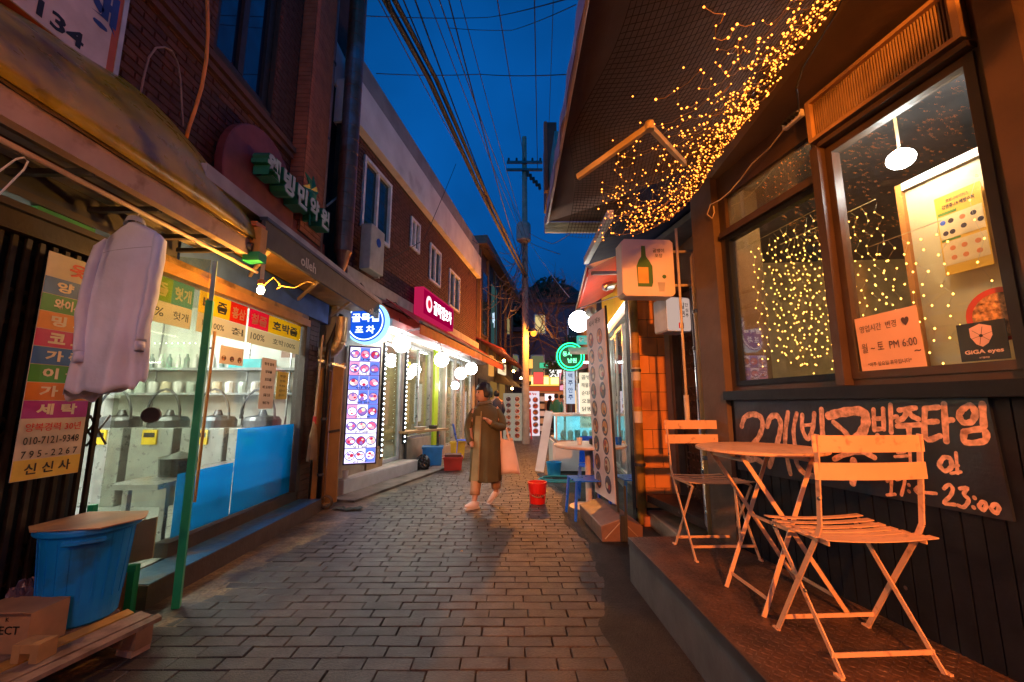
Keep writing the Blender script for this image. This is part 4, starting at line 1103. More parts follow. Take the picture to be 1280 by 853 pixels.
MB().tube([V(.325 + .12 * math.cos(a), 5.55 - .128 - .02 * math.sin(a), .20 - .10 * math.sin(a)) for a in [math.pi * k / 10 for k in range(11)]], .003, 5).build('handle', darksteel, b)
lettering('식자재', V(.325, 5.425, .11), (1, 0, 0), (0, 0, 1), .05, print_black, b, rot=-.1)
# ---- neon ring sign, lantern text column, small hung signs
gx = on_y(713, 446, 7.6)
t = thing('neon_sign', 'round green neon ring sign with green letters above the stall', 'neon sign', gx)
neon = em('neon_green', (.02, 1.0, .28), 5.0)
MB().lathe(gx + V(0, .03, 0), [(.27, 0), (.27, .06)], 32, (0, 1, 0)).build('backing', pm('neon_back', (.01, .06, .03), .5), t)
for r_ in (.25, .20): MB().tube([gx + V(r_ * math.cos(k * math.pi / 16), -.01, r_ * math.sin(k * math.pi / 16)) for k in range(32)], .0085, 6, closed=True).build('neon_tube', neon, t)
lettering('동서', gx + V(-.06, -.005, .05), (1, 0, 0), (0, 0, 1), .09, em('neon_green_soft', (.2, 1.0, .45), 3.0), t, off=.02)
lettering('남원', gx + V(.03, -.005, -.07), (1, 0, 0), (0, 0, 1), .09, MATS['neon_green_soft'], t, off=.02)
t = thing('small_awning', 'short white lit awning crossing in front of the green neon ring', 'awning', gx + V(.3, -.3, 0))
MB().hexa([gx + V(-.05, -.35, 0), gx + V(.5, -.35, -.0), gx + V(.5, -.05, .12), gx + V(-.05, -.05, .12), gx + V(-.05, -.35, .05), gx + V(.5, -.35, .05), gx + V(.5, -.05, .17), gx + V(-.05, -.05, .17)]).build('canopy', pm('awning_cream', (.6, .58, .5), .5), t)
t = thing('sign_box', 'small teal lit sign box above the green neon ring', 'sign', on_y(727, 424, 7.4))
q = on_y(722, 430, 7.4); MB().box(q.x, q.x + .2, 7.4, 7.5, q.z, q.z + .15).build('sign_body', em('teal_lit', (.1, .6, .5), .8), t)
lettering('주점', V(q.x + .1, 7.395, q.z + .075), (1, 0, 0), (0, 0, 1), .09, print_white, t)
t = thing('vertical_sign', 'white column sign crowded with warm lit Korean letters beside the banner', 'sign', on_y(728, 540, 8.0))
q0_, q1_ = on_y(726, 535, 8.0), on_y(746, 466, 8.0)
MB().box(q0_.x, q1_.x, 8.0, 8.06, q0_.z, q1_.z).build('sign_body', em('sign_warm_white', (1.0, .85, .6), 1.1), t)
for k, s__ in enumerate(('골뱅이', '해물파전', '순대볶음', '오돌뼈', '닭똥집', '계란말이', '어묵탕')):
    lettering(s__, V((q0_.x + q1_.x) / 2, 7.995, q1_.z - .09 - k * .15), (1, 0, 0), (0, 0, 1), .085, print_black, t, w=.27)
t = thing('vertical_sign', 'slim blue and white banner hanging behind the white posts', 'sign', on_y(712, 500, 10))
q0_, q1_ = on_y(708, 505, 10), on_y(718, 455, 10)
MB().box(q0_.x, q1_.x, 10, 10.02, q0_.z, q1_.z).build('cloth', em('banner_white', (.7, .8, 1.0), .8), t)
for k, s__ in enumerate('생맥주안주'): lettering(s__, V((q0_.x + q1_.x) / 2, 9.995, q1_.z - .12 - k * .17), (1, 0, 0), (0, 0, 1), .12, pm('ink_blue', (.02, .08, .4), .5), t)
for k, (px_, yy) in enumerate(((706, 8.4), (722, 8.8))):
    p_ = on_z(px_, 560, .1); p_ = V(on_y(px_, 520, yy).x, yy, 0)
    t = MB().tube([p_, p_ + V(0, 0, 2.1)], .022, 8).build('post', white_plastic); tag(t, ['front white tent post of the food stall', 'rear white tent post of the food stall'][k], 'post')

# ================================================================== far right row and end of lane
FE = F((1.95, 9.4), (3.3, 22.0), (0, 12))
t = thing('far_shop_row', 'dim two storey shop row farther down the right side', 'building', FE.p(5, 0))
mb = MB(); mb.fbox(FE, 0, FE.L, 0, 4.3, -1.5, 0); mb.build('wall', pm('far_wall_dark', (.07, .055, .055), .7), t)
mb = MB()
for k in range(7): MB().fbox(FE, .4 + 1.7 * k, 1.6 + 1.7 * k, .5, 2.1, .0, .03).build('shopfront', [em('shop_warm', (1, .55, .2), 1.3), em('shop_white', (.9, .95, 1), 1.2), em('shop_pink', (1, .3, .3), .8)][k % 3], t)
for k in range(4):
    a0 = .2 + 3 * k
    mb = MB(); mb.hexa([FE.p(a0, 2.3, 0), FE.p(a0 + 2.6, 2.3, 0), FE.p(a0 + 2.6, 2.1, .8), FE.p(a0, 2.1, .8), FE.p(a0, 2.6, 0), FE.p(a0 + 2.6, 2.6, 0), FE.p(a0 + 2.6, 2.14, .8), FE.p(a0, 2.14, .8)])
    mb.build('canopy', [redf, pm('canopy_green', (.02, .12, .06), .6), cream, redf][k], t)
def far_house(name, label, x0, x1, y, d, h, col, wins, roof=None):
    t = thing(name, label, 'house', ((x0 + x1) / 2, y, 0))
    MB().box(x0, x1, y, y + d, 0, h).build('wall', pm('far_' + label.split()[0], col, .75), t)
    for (a, b, z0, z1, m) in wins:
        w_ = MB().box(x0 + a, x0 + b, y - .05, y - .001, z0, z1).build('window', white_plastic, t)
        MB().box(x0 + a + .08, x0 + b - .08, y - .07, y - .051, z0 + .08, z1 - .08).build('pane', m, w_)
    if roof: MB().box(x0 - .2, x1 + .2, y - .3, y + d, h, h + .25).build('roof', pm('roof_dark', (.05, .04, .05), .7), t)
    return t
wl = em('win_yellow', (1, .75, .3), .8); wd = pm('win_dark', (.05, .08, .06), .3); wg = em('win_dim', (.6, .6, .3), .25)
far_house('end_house', 'mauve grey house closing the lane, small lit windows upstairs', .9, 5.5, 26, 5, 7.6, (.13, .10, .14), [(.25, 1.15, 2.95, 4.3, wg), (1.6, 2.4, 2.8, 3.9, wd), (.5, 1.25, 5.6, 6.9, wl), (2.6, 3.6, 5.4, 6.6, wd)], True)
far_house('end_house', 'dark house behind the street lamp pole at the lane end', -3.0, .9, 24, 5, 5.4, (.10, .06, .05), [(2.6, 3.4, 3.1, 4.1, wg)], True)
far_house('hill_house', 'unlit hillside house above the end of the lane', 2.6, 7, 33, 5, 9.5, (.05, .045, .06), [(.6, 1.4, 7.4, 8.4, wg)], True)
t = thing('end_shop', 'small orange lit shop with awnings facing up the lane at its far end', 'shop', (2.0, 25.4, 0))
MB().box(1.0, 3.6, 25.3, 25.95, 2.35, 2.95).build('sign_band', em('band_orange', (1, .45, .08), 1.6), t)
for k in range(4): MB().box(1.15 + .6 * k, 1.62 + .6 * k, 25.26, 25.299, 2.42, 2.86).build('lit_panel', em('band_yellow', (1, .75, .25), 2.2), t)
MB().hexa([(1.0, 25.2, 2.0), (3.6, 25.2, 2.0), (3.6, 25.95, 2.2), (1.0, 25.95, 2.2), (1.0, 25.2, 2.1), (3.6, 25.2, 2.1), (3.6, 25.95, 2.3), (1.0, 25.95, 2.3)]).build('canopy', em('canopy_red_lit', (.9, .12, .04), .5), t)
MB().box(1.0, 3.6, 25.9, 25.98, 0, 2.0).build('shopfront', em('shop_deep_orange', (1, .3, .1), .45), t)
MB().box(1.5, 2.6, 25.8, 25.89, 1.45, 1.85).build('lit_sign', em('sign_pinkwhite', (1, .75, .8), 1.8), t)
tag(MB().box(-.6, .95, 20.5, 22, 2.2, 2.35).build('flat_awning', darkwood, None), 'dark flat awning under the distant street lamp', 'awning')
for k, (x, y, z, w, h, m, lab) in enumerate(((1.15, 22, 2.3, .5, .6, em('sg_red', (1, .1, .08), 1.2), 'small red lit sign box near the lane end'), (1.9, 21, 2.6, .7, .35, em('sg_white', (1, .95, .85), 1.4), 'white lit sign board above the distant shoppers'), (2.3, 20, 1.9, .3, .8, em('sg_pink', (1, .35, .5), 1.1), 'pink lit vertical sign near the lane end'), (.75, 23, 3.2, .4, .5, em('sg_amber', (1, .5, .1), 1.4), 'amber lit sign box beside the utility pole far down the lane'), (1.6, 24, 3.3, .5, .3, em('sg_green', (.1, .8, .4), .8), 'small green lit sign on the end house'))):
    t = thing('sign_box', lab, 'sign', (x, y, z)); MB().box(x, x + w, y, y + .1, z, z + h).build('sign_body', m, t); MB().box(x - .03, x + w + .03, y + .101, y + .14, z - .03, z + h + .03).build('frame', darksteel, t)
# hill with trees beyond
mb = MB(); mb.grid(lambda u, v: V(-30 + 70 * u, 45 + 70 * v, -.5 + 24 * math.exp(-((u - .52) / .22) ** 2) * math.sin(math.pi * min(1, v * 1.1)) ** .8 + .6 * math.sin(u * 40) * math.sin(v * 31)), 40, 20)
tag(mb.build('hill', pm('hill_dark', (.02, .03, .02), .9), smooth=True), None, None, kind='structure')
rt = random.Random(5)
def crown(name, label, c, rx, rz, n, m, ls=.3):
    t = thing(name, label, 'tree', (c[0], c[1], 0)); mb = MB()
    lobes = [(V(rt.gauss(0, .45) * rx, rt.gauss(0, .4) * rx, rt.gauss(0, .4) * rz), rt.uniform(.35, .6)) for _ in range(9)]
    for _ in range(n):
        l, s_ = rt.choice(lobes); d = V(rt.gauss(0, 1), rt.gauss(0, 1), rt.gauss(0, 1)).normalized() * (rt.random() ** .4) * s_
        p = V(*c) + l + V(d.x * rx, d.y * rx, d.z * rz)
        a = V(rt.gauss(0, 1), rt.gauss(0, 1), rt.gauss(0, 1)).normalized() * ls * rt.uniform(.5, 1); b = a.orthogonal().normalized() * ls * .5
        mb.face([p - a, p + b, p + a, p - b])
    mb.build('crown', m, t)
    MB().tube([(c[0], c[1], 0), (c[0], c[1], c[2])], [.3, .12], 8).build('trunk', darkwood, t)
leaf = pm('leaf_dark', (.03, .045, .02), .8)
crown('hill_tree', 'large dark tree crown over the rooftops at the lane end', (3.6, 38, 8.9), 3.4, 2.6, 2600, leaf, .4)
crown('hill_tree', 'smaller dark tree crown right of the large one on the hillside', (6.6, 40, 8.2), 3.0, 2.2, 1800, leaf, .4)
crown('leafy_tree', 'low green tree showing beneath the green neon ring', (2.6, 19, 3.0), .8, .9, 900, pm('leaf_green', (.05, .12, .03), .7), .12)
# bare tree near the lamp
def bare_tree(label, base, h, seed, spread=.5, n=5):
    rr = random.Random(seed); t = thing('bare_tree', label, 'tree', base); mb = MB(); tk = MB()
    base = V(*base); top = base + V(0, 0, h * .45)
    tk.tube([base, base + V(.05, 0, h * .2), top], [.12, .1, .07], 8)
    def grow(p, d, l, r, k):
        e = p + d * l + V(rr.gauss(0, .05), rr.gauss(0, .05), 0) * l
        mb.tube([p, (p + e) / 2 + V(rr.gauss(0, .04), rr.gauss(0, .04), rr.gauss(0, .04)) * l, e], [r, r * .8, r * .6], 4, caps=False)
        if k > 0:
            for _ in range(3 if k > 2 else rr.choice((2, 3))):
                grow(e, (d + V(rr.gauss(0, spread), rr.gauss(0, spread), rr.gauss(.05, spread * .7))).normalized(), l * rr.uniform(.6, .8), r * .6, k - 1)
    for _ in range(4): grow(top, V(rr.gauss(0, .6), rr.gauss(0, .6), .8).normalized(), h * .22, .045, n)
    tk.build('trunk', darkwood, t); mb.build('twigs', pm('twig_brown', (.14, .08, .05), .7), t)
bare_tree('bare tree with tangled twigs glowing orange beside the street lamp', (2.35, 17.5, 0), 6.8, 4, .62)
bare_tree('bare tree behind the street lamp, twigs spreading to the left wall', (.7, 22.5, 0), 8.0, 9)

# ================================================================== utility pole, lamp, wires
PX, PY = on_y(657, 505, 13.5).x, 13.5
pole = thing('utility_pole', 'tall concrete utility pole with crossarms and a drum transformer in the lane centre', 'utility pole', (PX, PY, 0))
ztop = on_y(655, 172, PY).z
MB().tube([(PX, PY, 0), (PX, PY, ztop)], [.13, .08], 12).build('post', pm('pole_concrete', (.32, .28, .24), .7, bump=.3, bs=20), pole)
zc = on_y(657, 207, PY).z
for dz in (0, -.28): MB().box(PX - .62, PX + .62, PY - .16, PY - .09, zc + dz, zc + dz + .08).build('crossarm', darksteel, pole)
for k in range(5): MB().lathe(V(PX - .55 + .275 * k, PY - .12, zc + .08), [(.03, 0), (.045, .03), (.03, .06), (.045, .09), (.02, .13)], 8).build('insulator', darksteel, pole)
zt = on_y(656, 296, PY).z
MB().lathe(V(PX - .05, PY - .32, zt - .3), [(.2, 0), (.24, .04), (.24, .55), (.2, .62), (.06, .66)], 16).build('transformer', pm('transformer_grey', (.3, .3, .28), .5), pole)
for dz in (.05, .3): MB().bar(V(PX, PY, zt - .3 + dz), V(PX, PY - .3, zt - .3 + dz), .06, .05).build('bracket', darksteel, pole)
mb = MB()
for k in range(5): mb.tube([V(PX + .1 + .1 * k, PY - .15, zc - .3 - .12 * k), V(PX + .12 + .1 * k, PY - .15, zc - .5 - .12 * k)], .05, 6)
mb.build('clamp', black_rubber, pole)
lp = on_y(667, 417, PY - .4)
t = thing('street_lamp', 'orange sodium street lamp on the utility pole down the lane', 'lamp', lp)
MB().sphere(lp, .10, 12).build('bulb', em('sodium', (1.0, .36, .03), 2.4), t, smooth=True)
ld = bpy.data.lights.new('sodium_light', 'POINT'); ld.energy = 520; ld.color = (1.0, .30, .03); ld.shadow_soft_size = .08
lo_ = bpy.data.objects.new('sodium_light', ld); COL.objects.link(lo_); lo_.parent = t; lo_.location = (0, -.12, -.16)
MB().tube([lp + V(0, 0, .12), lp + V(-.15, .2, .25), V(PX, PY, lp.z + .1)], .025, 6).build('arm', darksteel, t)
MB().lathe(lp + V(0, 0, .05), [(.14, 0), (.10, .09), (.03, .12)], 12).build('shade', darksteel, t)
def wire(name, label, pts, r, sag=0., n=14, m=None, group=None, strands=1, spread=.03):
    t = thing(name, label, 'cable', pts[0], group); mb = MB()
    for s_ in range(strands):
        o = V(0, 0, 0) if strands == 1 else V(spread * math.cos(s_ * 2.4), spread * .5 * math.sin(s_), spread * math.sin(s_ * 2.4)) * (1 + .5 * (s_ % 3))
        P = []
        for p, q in zip(pts, pts[1:]):
            p, q = Vector(p), Vector(q)
            for k in range(n + 1):
                u = k / n; P.append(p + (q - p) * u + V(0, 0, -sag * 4 * u * (1 - u)) + o)
        mb.tube(P, r, 5, caps=False)
    mb.build('strand', m or black_rubber, t); return t
NW = 'wires running from the utility pole over the lane'
bundle = [on_y(470, -60, 3.2), on_y(487, 0, 3.6), on_y(541, 100, 4.8), on_y(600, 232, 7.5), on_y(636, 305, 10.5), V(PX, PY - .1, on_y(655, 345, PY).z)]
wire('cable_bundle', 'thick bundle of twisted cables sweeping from the sky to the pole', bundle, .022, .0, 4, strands=6, spread=.040, m=pm('cable_grey', (.025, .025, .03), .6))
for k in range(13):
    p_ = mix(bundle[k // 3 if k < 12 else 3], bundle[k // 3 + 1 if k < 12 else 4], (k % 3) / 3)
    pass
ends = [(472, 0, 3.8, 640, 300), (505, 0, 3.7, 648, 330), (520, 0, 4.2, 650, 335), (535, 0, 4.5, 655, 300), (548, 0, 4.5, 652, 280), (562, 0, 5, 655, 340), (575, 0, 5, 660, 305), (620, 0, 5, 658, 210), (668, 0, 6, 672, 212), (692, 0, 6, 684, 215)]
for i, (a, b, y_, c, d_) in enumerate(ends):
    wire('overhead_wire', ['leftmost', 'second', 'third', 'fourth', 'fifth', 'sixth', 'seventh', 'eighth', 'ninth', 'rightmost'][i] + ' thin overhead wire, counted along the top edge of the sky', [on_y(a - (c - a) * .12, -40, y_ * .92), on_y(c, d_, PY - .1)], .0065 + .002 * (i % 3), .12 + .05 * (i % 3), 14, group=NW)
cross = [(455, 20, 5.8, 610, 22, 8, 740, -10, 3, 'upper cross wire sloping up to the right'), (560, 35, 9, 640, 38, 9, 720, 6, 5, 'drooping cross wire below the top edge of the sky'), (470, 92, 6.5, 600, 93, 7, 712, 93, 5, 'level cross wire passing a third of the way down the sky'),
         (590, 300, 12, 640, 330, 13, 656, 345, 13.4, 'short wire from the left roof to the pole'), (570, 205, 10, 530, 300, 8, 450, 340, 6.2, 'wire slanting down across the brick wall to the duct'), (715, 290, 7, 690, 305, 9, 660, 290, 13.4, 'wire from the balcony box to the transformer'), (712, 372, 9, 680, 330, 11, 661, 300, 13.4, 'pale wire falling from the pole to the right shops'), (640, 255, 13, 656, 300, 13.3, 700, 318, 7, 'service wire passing behind the transformer drum')]
for i, c in enumerate(cross):
    wire('cross_wire', c[9], [on_y(c[0], c[1], c[2]), on_y(c[3], c[4], c[5]), on_y(c[6], c[7], c[8])], .007 if i != 6 else .009, .03, 8, m=pm('wire_pale', (.4, .42, .45), .4) if i == 6 else None)
rw = random.Random(3)
t = thing('slack_wires', 'tangle of slack wires looping between the left roofs and the pole, lit orange', 'cables', (PX, PY, 3.5)); mb = MB()
for k in range(22):
    a = on_y(rw.uniform(600, 640), rw.uniform(300, 400), rw.uniform(12.5, 14.5)); b = V(PX, PY - .15, rw.uniform(4.4, 7.2)); s_ = rw.uniform(.05, .7)
    mb.tube([a + (b - a) * (u / 8) + V(0, 0, -s_ * 4 * (u / 8) * (1 - u / 8)) for u in range(9)], .010, 4, caps=False)
for k in range(12):
    a = V(PX, PY, rw.uniform(3.6, 6.5)); b = on_y(rw.uniform(690, 725), rw.uniform(395, 440), rw.uniform(9, 16)); s_ = rw.uniform(.1, .8)
    mb.tube([a + (b - a) * (u / 8) + V(0, 0, -s_ * 4 * (u / 8) * (1 - u / 8)) for u in range(9)], .008, 4, caps=False)
mb.build('strand', pm('slack_wire', (.12, .10, .09), .6), t)
# ================================================================== LEFT: laundry / herbal tonic building
FL = F((-2.5, 0), (-2.5, 5.65), (0, 2))       # a == world y on this wall (shop front plane)
FU = F((-2.7, 0), (-2.7, 5.65), (0, 2))       # upper storey plane
lb = thing('brick_building', 'red brick building at left with shopfront below and dark upstairs window', 'building', (-2.6, 3.2, 0))
win_u = (3.32, 4.22, 4.45, 6.6)
mb = MB(); wall_with_holes(mb, FU, .6, 6.25, 2.9, 8.6, -.2, 0, [win_u]); mb.build('upper_wall', mortar, lb)
brick_wall(FU, 2.35, 5.55, 3.35, 7.9, [win_u, (4.68, 5.26, 0, 9)], lb, brickm)
for z in (4.18, 4.26): 
    MB().fbox(FU, 2.4, 4.66, z, z + .06, .0, .05 + (z - 4.18) * .3).build('brick_ledge', pm('ledge_brick', (.12, .05, .04), .8, bump=.4), lb)
o = sash(FU, win_u[0], win_u[1], win_u[2], win_u[3], -.12, .10, .07, darkwood, lb, glass('upper_glass', (.05, .07, .12), 4.0, haze=.5, hazecol=(.02, .03, .07)), name='upstairs_window')
MB().fbox(FU, 3.72, 3.80, 4.56, 6.48, -.12, -.05).build('mullion', darkwood, o)
# projecting brick pier
pr = MB().fbox(FU, 4.70, 5.24, 3.3, 7.3, .0, .16).build('brick_pier', mortar, lb)
FP = F((-2.54, 0), (-2.54, 5.65), (0, 2))
pierb = pm('pier_brick', (.36, .11, .05), .7, bump=.3, per=.25)
i = 0; z = 3.3; mb = MB(); FP2 = F((-2.7, 4.70), (-2.54, 4.70), (-2.6, 0))
while z < 7.25:
    a = 4.70 - (i % 2) * .1
    while a < 5.24:
        b0, b1 = max(a, 4.70), min(a + .2, 5.24)
        if b1 - b0 > .03: mb.fbox(FP, b0 + .004, b1 - .004, z + .004, z + .058, 0, .010 + .003 * random.random())
        a += .2
    mb.fbox(FP2, .002, .158, z + .004, z + .058, 0, .008)
    z += .062; i += 1
mb.build('brick', pierb, pr, kind='stuff')
MB().fbox(FU, 5.56, 6.2, 3.0, 6.0, .0, .02).build('side_strip', black_paint, lb)
MB().fbox(FU, 5.56, 6.2, 6.02, 6.7, .0, .04).build('white_block', white_plaster, lb)
# ledge and eave strip
ez = 2.78
MB().box(-2.7, -2.02, 2.55, 6.3, ez - .05, ez + .05).build('eave_ledge', pm('eave_grey', (.32, .3, .32), .6, bump=.2, bs=20), lb)
# pipes and duct
t = thing('exhaust_duct', 'tall shiny foil duct with a copper sheen rising between the two brick buildings', 'duct', (-2.4, 5.6, 3.1))
dx = -2.36
rings = []; z = 3.15
prof = [(.03, -.16), (.075, 0), (.105, .12), (.125, .16)]
z = .16
while z < 5.2: prof += [(.125, z + .01), (.125, z + .20), (.120, z + .205), (.125, z + .21)]; z += .21
MB().lathe(V(dx, 5.55, 3.18), prof, 20).build('tube', pm('duct_copper', (.26, .11, .07), .42, metal=.7, bump=.1, bs=15, col2=(.3, .3, .36), c2s=.9, c2t=.62), t, smooth=False)
pipe_thing([V(-2.60, 5.35, 3.0), V(-2.60, 5.35, 7.8)], .045, pm('pipe_mauve', (.28, .16, .15), .5), 'mauve drainpipe left of the foil duct', 4)
t = thing('wall_hose', 'thin grey hose looping beside the mauve drainpipe', 'hose', (-2.5, 5.4, 3.8))
MB().tube([on_x(x, y, -2.5) for x, y in [(445, 60), (440, 120), (434, 170), (436, 215), (424, 245), (408, 258)]], .015, 6).build('tube', grey_plaster, t)
# orange cable and wall cable
t = thing('orange_cable', 'thick bright orange cable hanging down the brick wall', 'cable', on_x(235, 170, -2.6))
MB().tube([on_x(x, y, -2.58) for x, y in [(262, -40), (259, 0), (260, 40), (258, 75), (252, 110), (243, 140), (236, 160), (233, 172)]], .014, 8).build('cable_sheath', orange_cable, t, smooth=True)
t = thing('wall_cable', 'thin cable arching over the brick wall left of the orange cable', 'cable', on_x(175, 120, -2.62))
MB().tube([on_x(x, y, -2.64) for x, y in [(175, 121), (180, 95), (186, 72), (195, 60), (206, 59), (215, 64), (222, 78), (226, 100), (227, 125), (229, 158)]], .007, 6).build('cable_sheath', pm('cable_brownish', (.3, .2, .17), .5), t)
# white sign at the top left
FSG = F((-2.58, 0), (-2.58, 5), (0, 2))
t = thing('wall_sign', 'white shop sign with blue letters and black phone digits above the yellow tarp', 'sign', FSG.p(2.1, 3.4))
MB().fbox(FSG, 1.3, 2.40, 3.30, 4.6, -.10, .0).build('sign_body', pm('sign_rust_frame', (.5, .12, .05), .5), t)
MB().fbox(FSG, 1.3, 2.345, 3.30, 4.6, .0, .01).build('face_panel', pm('sign_white', (.55, .5, .52), .5), t)
MB().fbox(FSG, 2.40, 2.43, 3.30, 4.6, -.10, .005).build('side_trim', alu, t)
def px_text(fr, body, c, pc, h, m, parent, w=None, off=.02, ext=0.):
    a, z = fr.px(*pc, c); return lettering(body, fr.p(a, z, c), fr.tr, (0, 0, 1), h, m, parent, w, off, ext)
px_text(FSG, '9134', .0115, (62, 20), .105, print_black, t, w=.37, off=.03)
inkb = pm('sign_blue', (.03, .06, .25), .5)
px_text(FSG, '수생', .0115, (97, -16), .34, inkb, t, w=.50, off=.04)
# red disc with green raised letters and leaf emblem
FG = F((-2.62, 0), (-2.62, 5.65), (0, 2))
t = thing('disc_sign', 'dark red disc sign with raised green and white Korean letters and a green flower', 'sign', FG.p(4.0, 3.4))
MB().lathe(FG.p(3.98, 3.42, 0), [(.0, 0), (.60, 0), (.60, .07), (.585, .075), (0, .075)], 48, FG.n).build('disc', pm('disc_maroon', (.20, .045, .04), .55), t)
MB().fbox(FG, 3.98, 5.45, 2.95, 3.40, 0, .055).build('backing_panel', MATS['disc_maroon'], t)
lg = pm('letter_green', (.02, .20, .10), .45); lw = pm('letter_face', (.42, .5, .46), .5)
word = '웰빙민약원'
for i, s__ in enumerate(word):
    a = 3.83 + .285 * i
    o = lettering(s__, FG.p(a, 3.56 - .0 * i, .26), FG.tr, (0, 0, 1), .25, lw, t, w=.225, off=.045, name='letter_face')
    lettering(s__, FG.p(a, 3.56, .10), FG.tr, (0, 0, 1), .265, lg, t, w=.24, off=.045, ext=.155, name='letter_block')
fc = FG.p(*FG.px(388, 237, .2), .2)
for k in range(6):
    an = k * math.pi / 3 + .3; d = FG.r * math.cos(an) + V(0, 0, math.sin(an)); pp = d.cross(FG.n)
    MB().face([fc, fc + d * .08 + pp * .05 + FG.n * .03, fc + d * .20, fc + d * .08 - pp * .05 + FG.n * .03]).build('petal', lg, t, solid=.01)
MB().tube([fc, fc + V(.02, 0, -.45)], .012, 6).build('stem', lg, t)

# ---- awning with yellow tarp and beige beam
t = thing('tarp_awning', 'drooping mustard yellow tarpaulin over a beige steel awning beam', 'awning', (-2.1, 2.2, 2.4))
tarp = pm('tarp_mustard', (.44, .29, .008), .30, var=.35, vs=4, bump=.6, bs=7, col2=(.07, .045, .015), c2s=3.0, c2t=.58, spec=.6)
def tf(u, v):
    y = .7 + 2.42 * u + .12 * v
    e = max(0, (u - .72) / .28)
    x = -1.97 - .70 * v ** 1.5; z = 2.50 + (.95 - .52 * e ** 1.6 - .22 * max(0, 2.5 - y)) * v ** .8 + (.012 * math.sin(u * 26 + v * 9)) * math.sin(math.pi * v)
    return V(x, y, z)
mb = MB(); mb.grid(tf, 110, 16); mb.build('tarp', tarp, t, smooth=True, solid=.006)
mb = MB(); mb.grid(lambda u, v: V(-1.985 + .004 * math.sin(u * 50), .7 + 2.42 * u, 2.515 - .028 * v - .003 * math.sin(u * 37) * v), 60, 2); mb.build('tarp_hem', pm('hem_dark', (.16, .09, .01), .5), t, solid=.005)
beam_m = pm('beam_beige', (.50, .34, .26), .55, var=.15, bump=.25, bs=18, col2=(.22, .12, .08), c2s=7, c2t=.62)
MB().box(-2.06, -2.0, .6, 3.02, 2.37, 2.49).build('beam', beam_m, t)
MB().box(-2.5, -2.07, .6, 3.0, 2.50, 2.515).build('beam_lining', pm('lining_red', (.12, .03, .02), .7), t)
for x_, z_ in ((-2.2, 2.46), (-2.33, 2.44)): MB().box(x_ - .04, x_ + .02, .6, 3.0, z_ - .04, z_).build('inner_rail', pm('rail_grey', (.28, .26, .23), .5), t)
for y_ in (1.9, 2.3, 2.7, 2.95): MB().box(-2.48, -2.065, y_ - .015, y_ + .015, 2.36, 2.39).build('crossbar', darksteel, t)
t = pipe_thing([V(-2.12, .6, 2.335), V(-2.13, 3.35, 2.335)], .013, pm('rail_pink', (.6, .42, .33), .5), 'long clothes rail hung under the beige awning beam', 0, 'rail', 'clothes_rail')
# end bracket, motor block and bare bulb
e_ = V(-1.98, 3.05, 2.36)
t = thing('awning_bracket', 'orange and green end bracket block of the awning above the bare bulb', 'bracket', e_)
MB().box(-2.04, -1.93, 3.04, 3.12, 2.40, 2.60).build('block', pm('bracket_orange', (.75, .32, .06), .5), t)
MB().box(-2.05, -1.925, 3.03, 3.13, 2.33, 2.398).build('green_cap', green_paint, t)
MB().box(-2.07, -1.96, 3.02, 3.14, 2.602, 2.64).build('top_plate', pm('bracket_red', (.6, .15, .04), .5), t)
MB().tube([V(-2.18, 2.98, 2.45), V(-1.98, 3.03, 2.43)], .035, 12).build('roller', darksteel, t)
bpz = on_y(326, 363, 3.15)
t = thing('bare_bulb', 'glowing bare light bulb hanging in a pink socket under the awning bracket', 'lamp', bpz)
MB().sphere(bpz, .026, 14, 1.2).build('bulb', em('bulb_tungsten', (1.0, .42, .06), 1500.0), t, smooth=True)
MB().lathe(bpz + V(0, 0, .028), [(.018, 0), (.028, .02), (.028, .05), (.012, .06)], 12).build('socket', pm('socket_orange', (.6, .2, .06), .5), t)
MB().box(bpz.x - .012, bpz.x + .012, bpz.y - .008, bpz.y + .008, bpz.z + .085, 2.34).build('drop_rod', pm('rod_pink', (.7, .45, .4), .5), t)
mb = MB(); mb.tube([on_y(x, y, 3.3) for x, y in [(332, 355), (342, 347), (350, 356), (346, 362), (352, 358), (368, 360), (385, 352), (395, 356)]], .005, 5)
mb.build('lamp_cord', pm('cord_yellow', (.4, .26, .08), .5), t)
# olleh awning
t = thing('awning', 'charcoal folded awning cassette with a small pale brand word along the left shopfront', 'awning', (-1.97, 4.7, 2.5))
ol = pm('olleh_fabric', (.075, .068, .06), .65, var=.15, bump=.2, bs=60)
FO = F((-1.965, 3.14), (-1.965, 6.35), (0, 4))
MB().fbox(FO, 0, FO.L, 2.49, 2.70, -.03, .0).build('valance', ol, t)
MB().fbox(FO, 0, FO.L, 2.702, 2.73, -.05, .012).build('front_bar', darksteel, t)
mb = MB(); mb.hexa([V(-2.68, 3.14, 2.60), V(-1.996, 3.14, 2.62), V(-1.996, 6.3, 2.62), V(-2.68, 6.3, 2.60), V(-2.68, 3.14, 2.62), V(-1.996, 3.14, 2.64), V(-1.996, 6.3, 2.64), V(-2.68, 6.3, 2.62)]); mb.build('canopy', pm('canopy_ochre', (.45, .25, .04), .6), t)
for y_ in (3.3, 4.2, 5.1): MB().bar(V(-2.48, y_ + .5, 2.45), V(-2.0, y_, 2.54), .025, .03).build('arm', armm, t)
for pc in ((386, 331), (467, 391)): px_text(FO, 'olleh', .0012, pc, .10, pm('olleh_letter', (.5, .45, .4), .5), t, w=.30 if pc[0] < 400 else .34, off=.02)

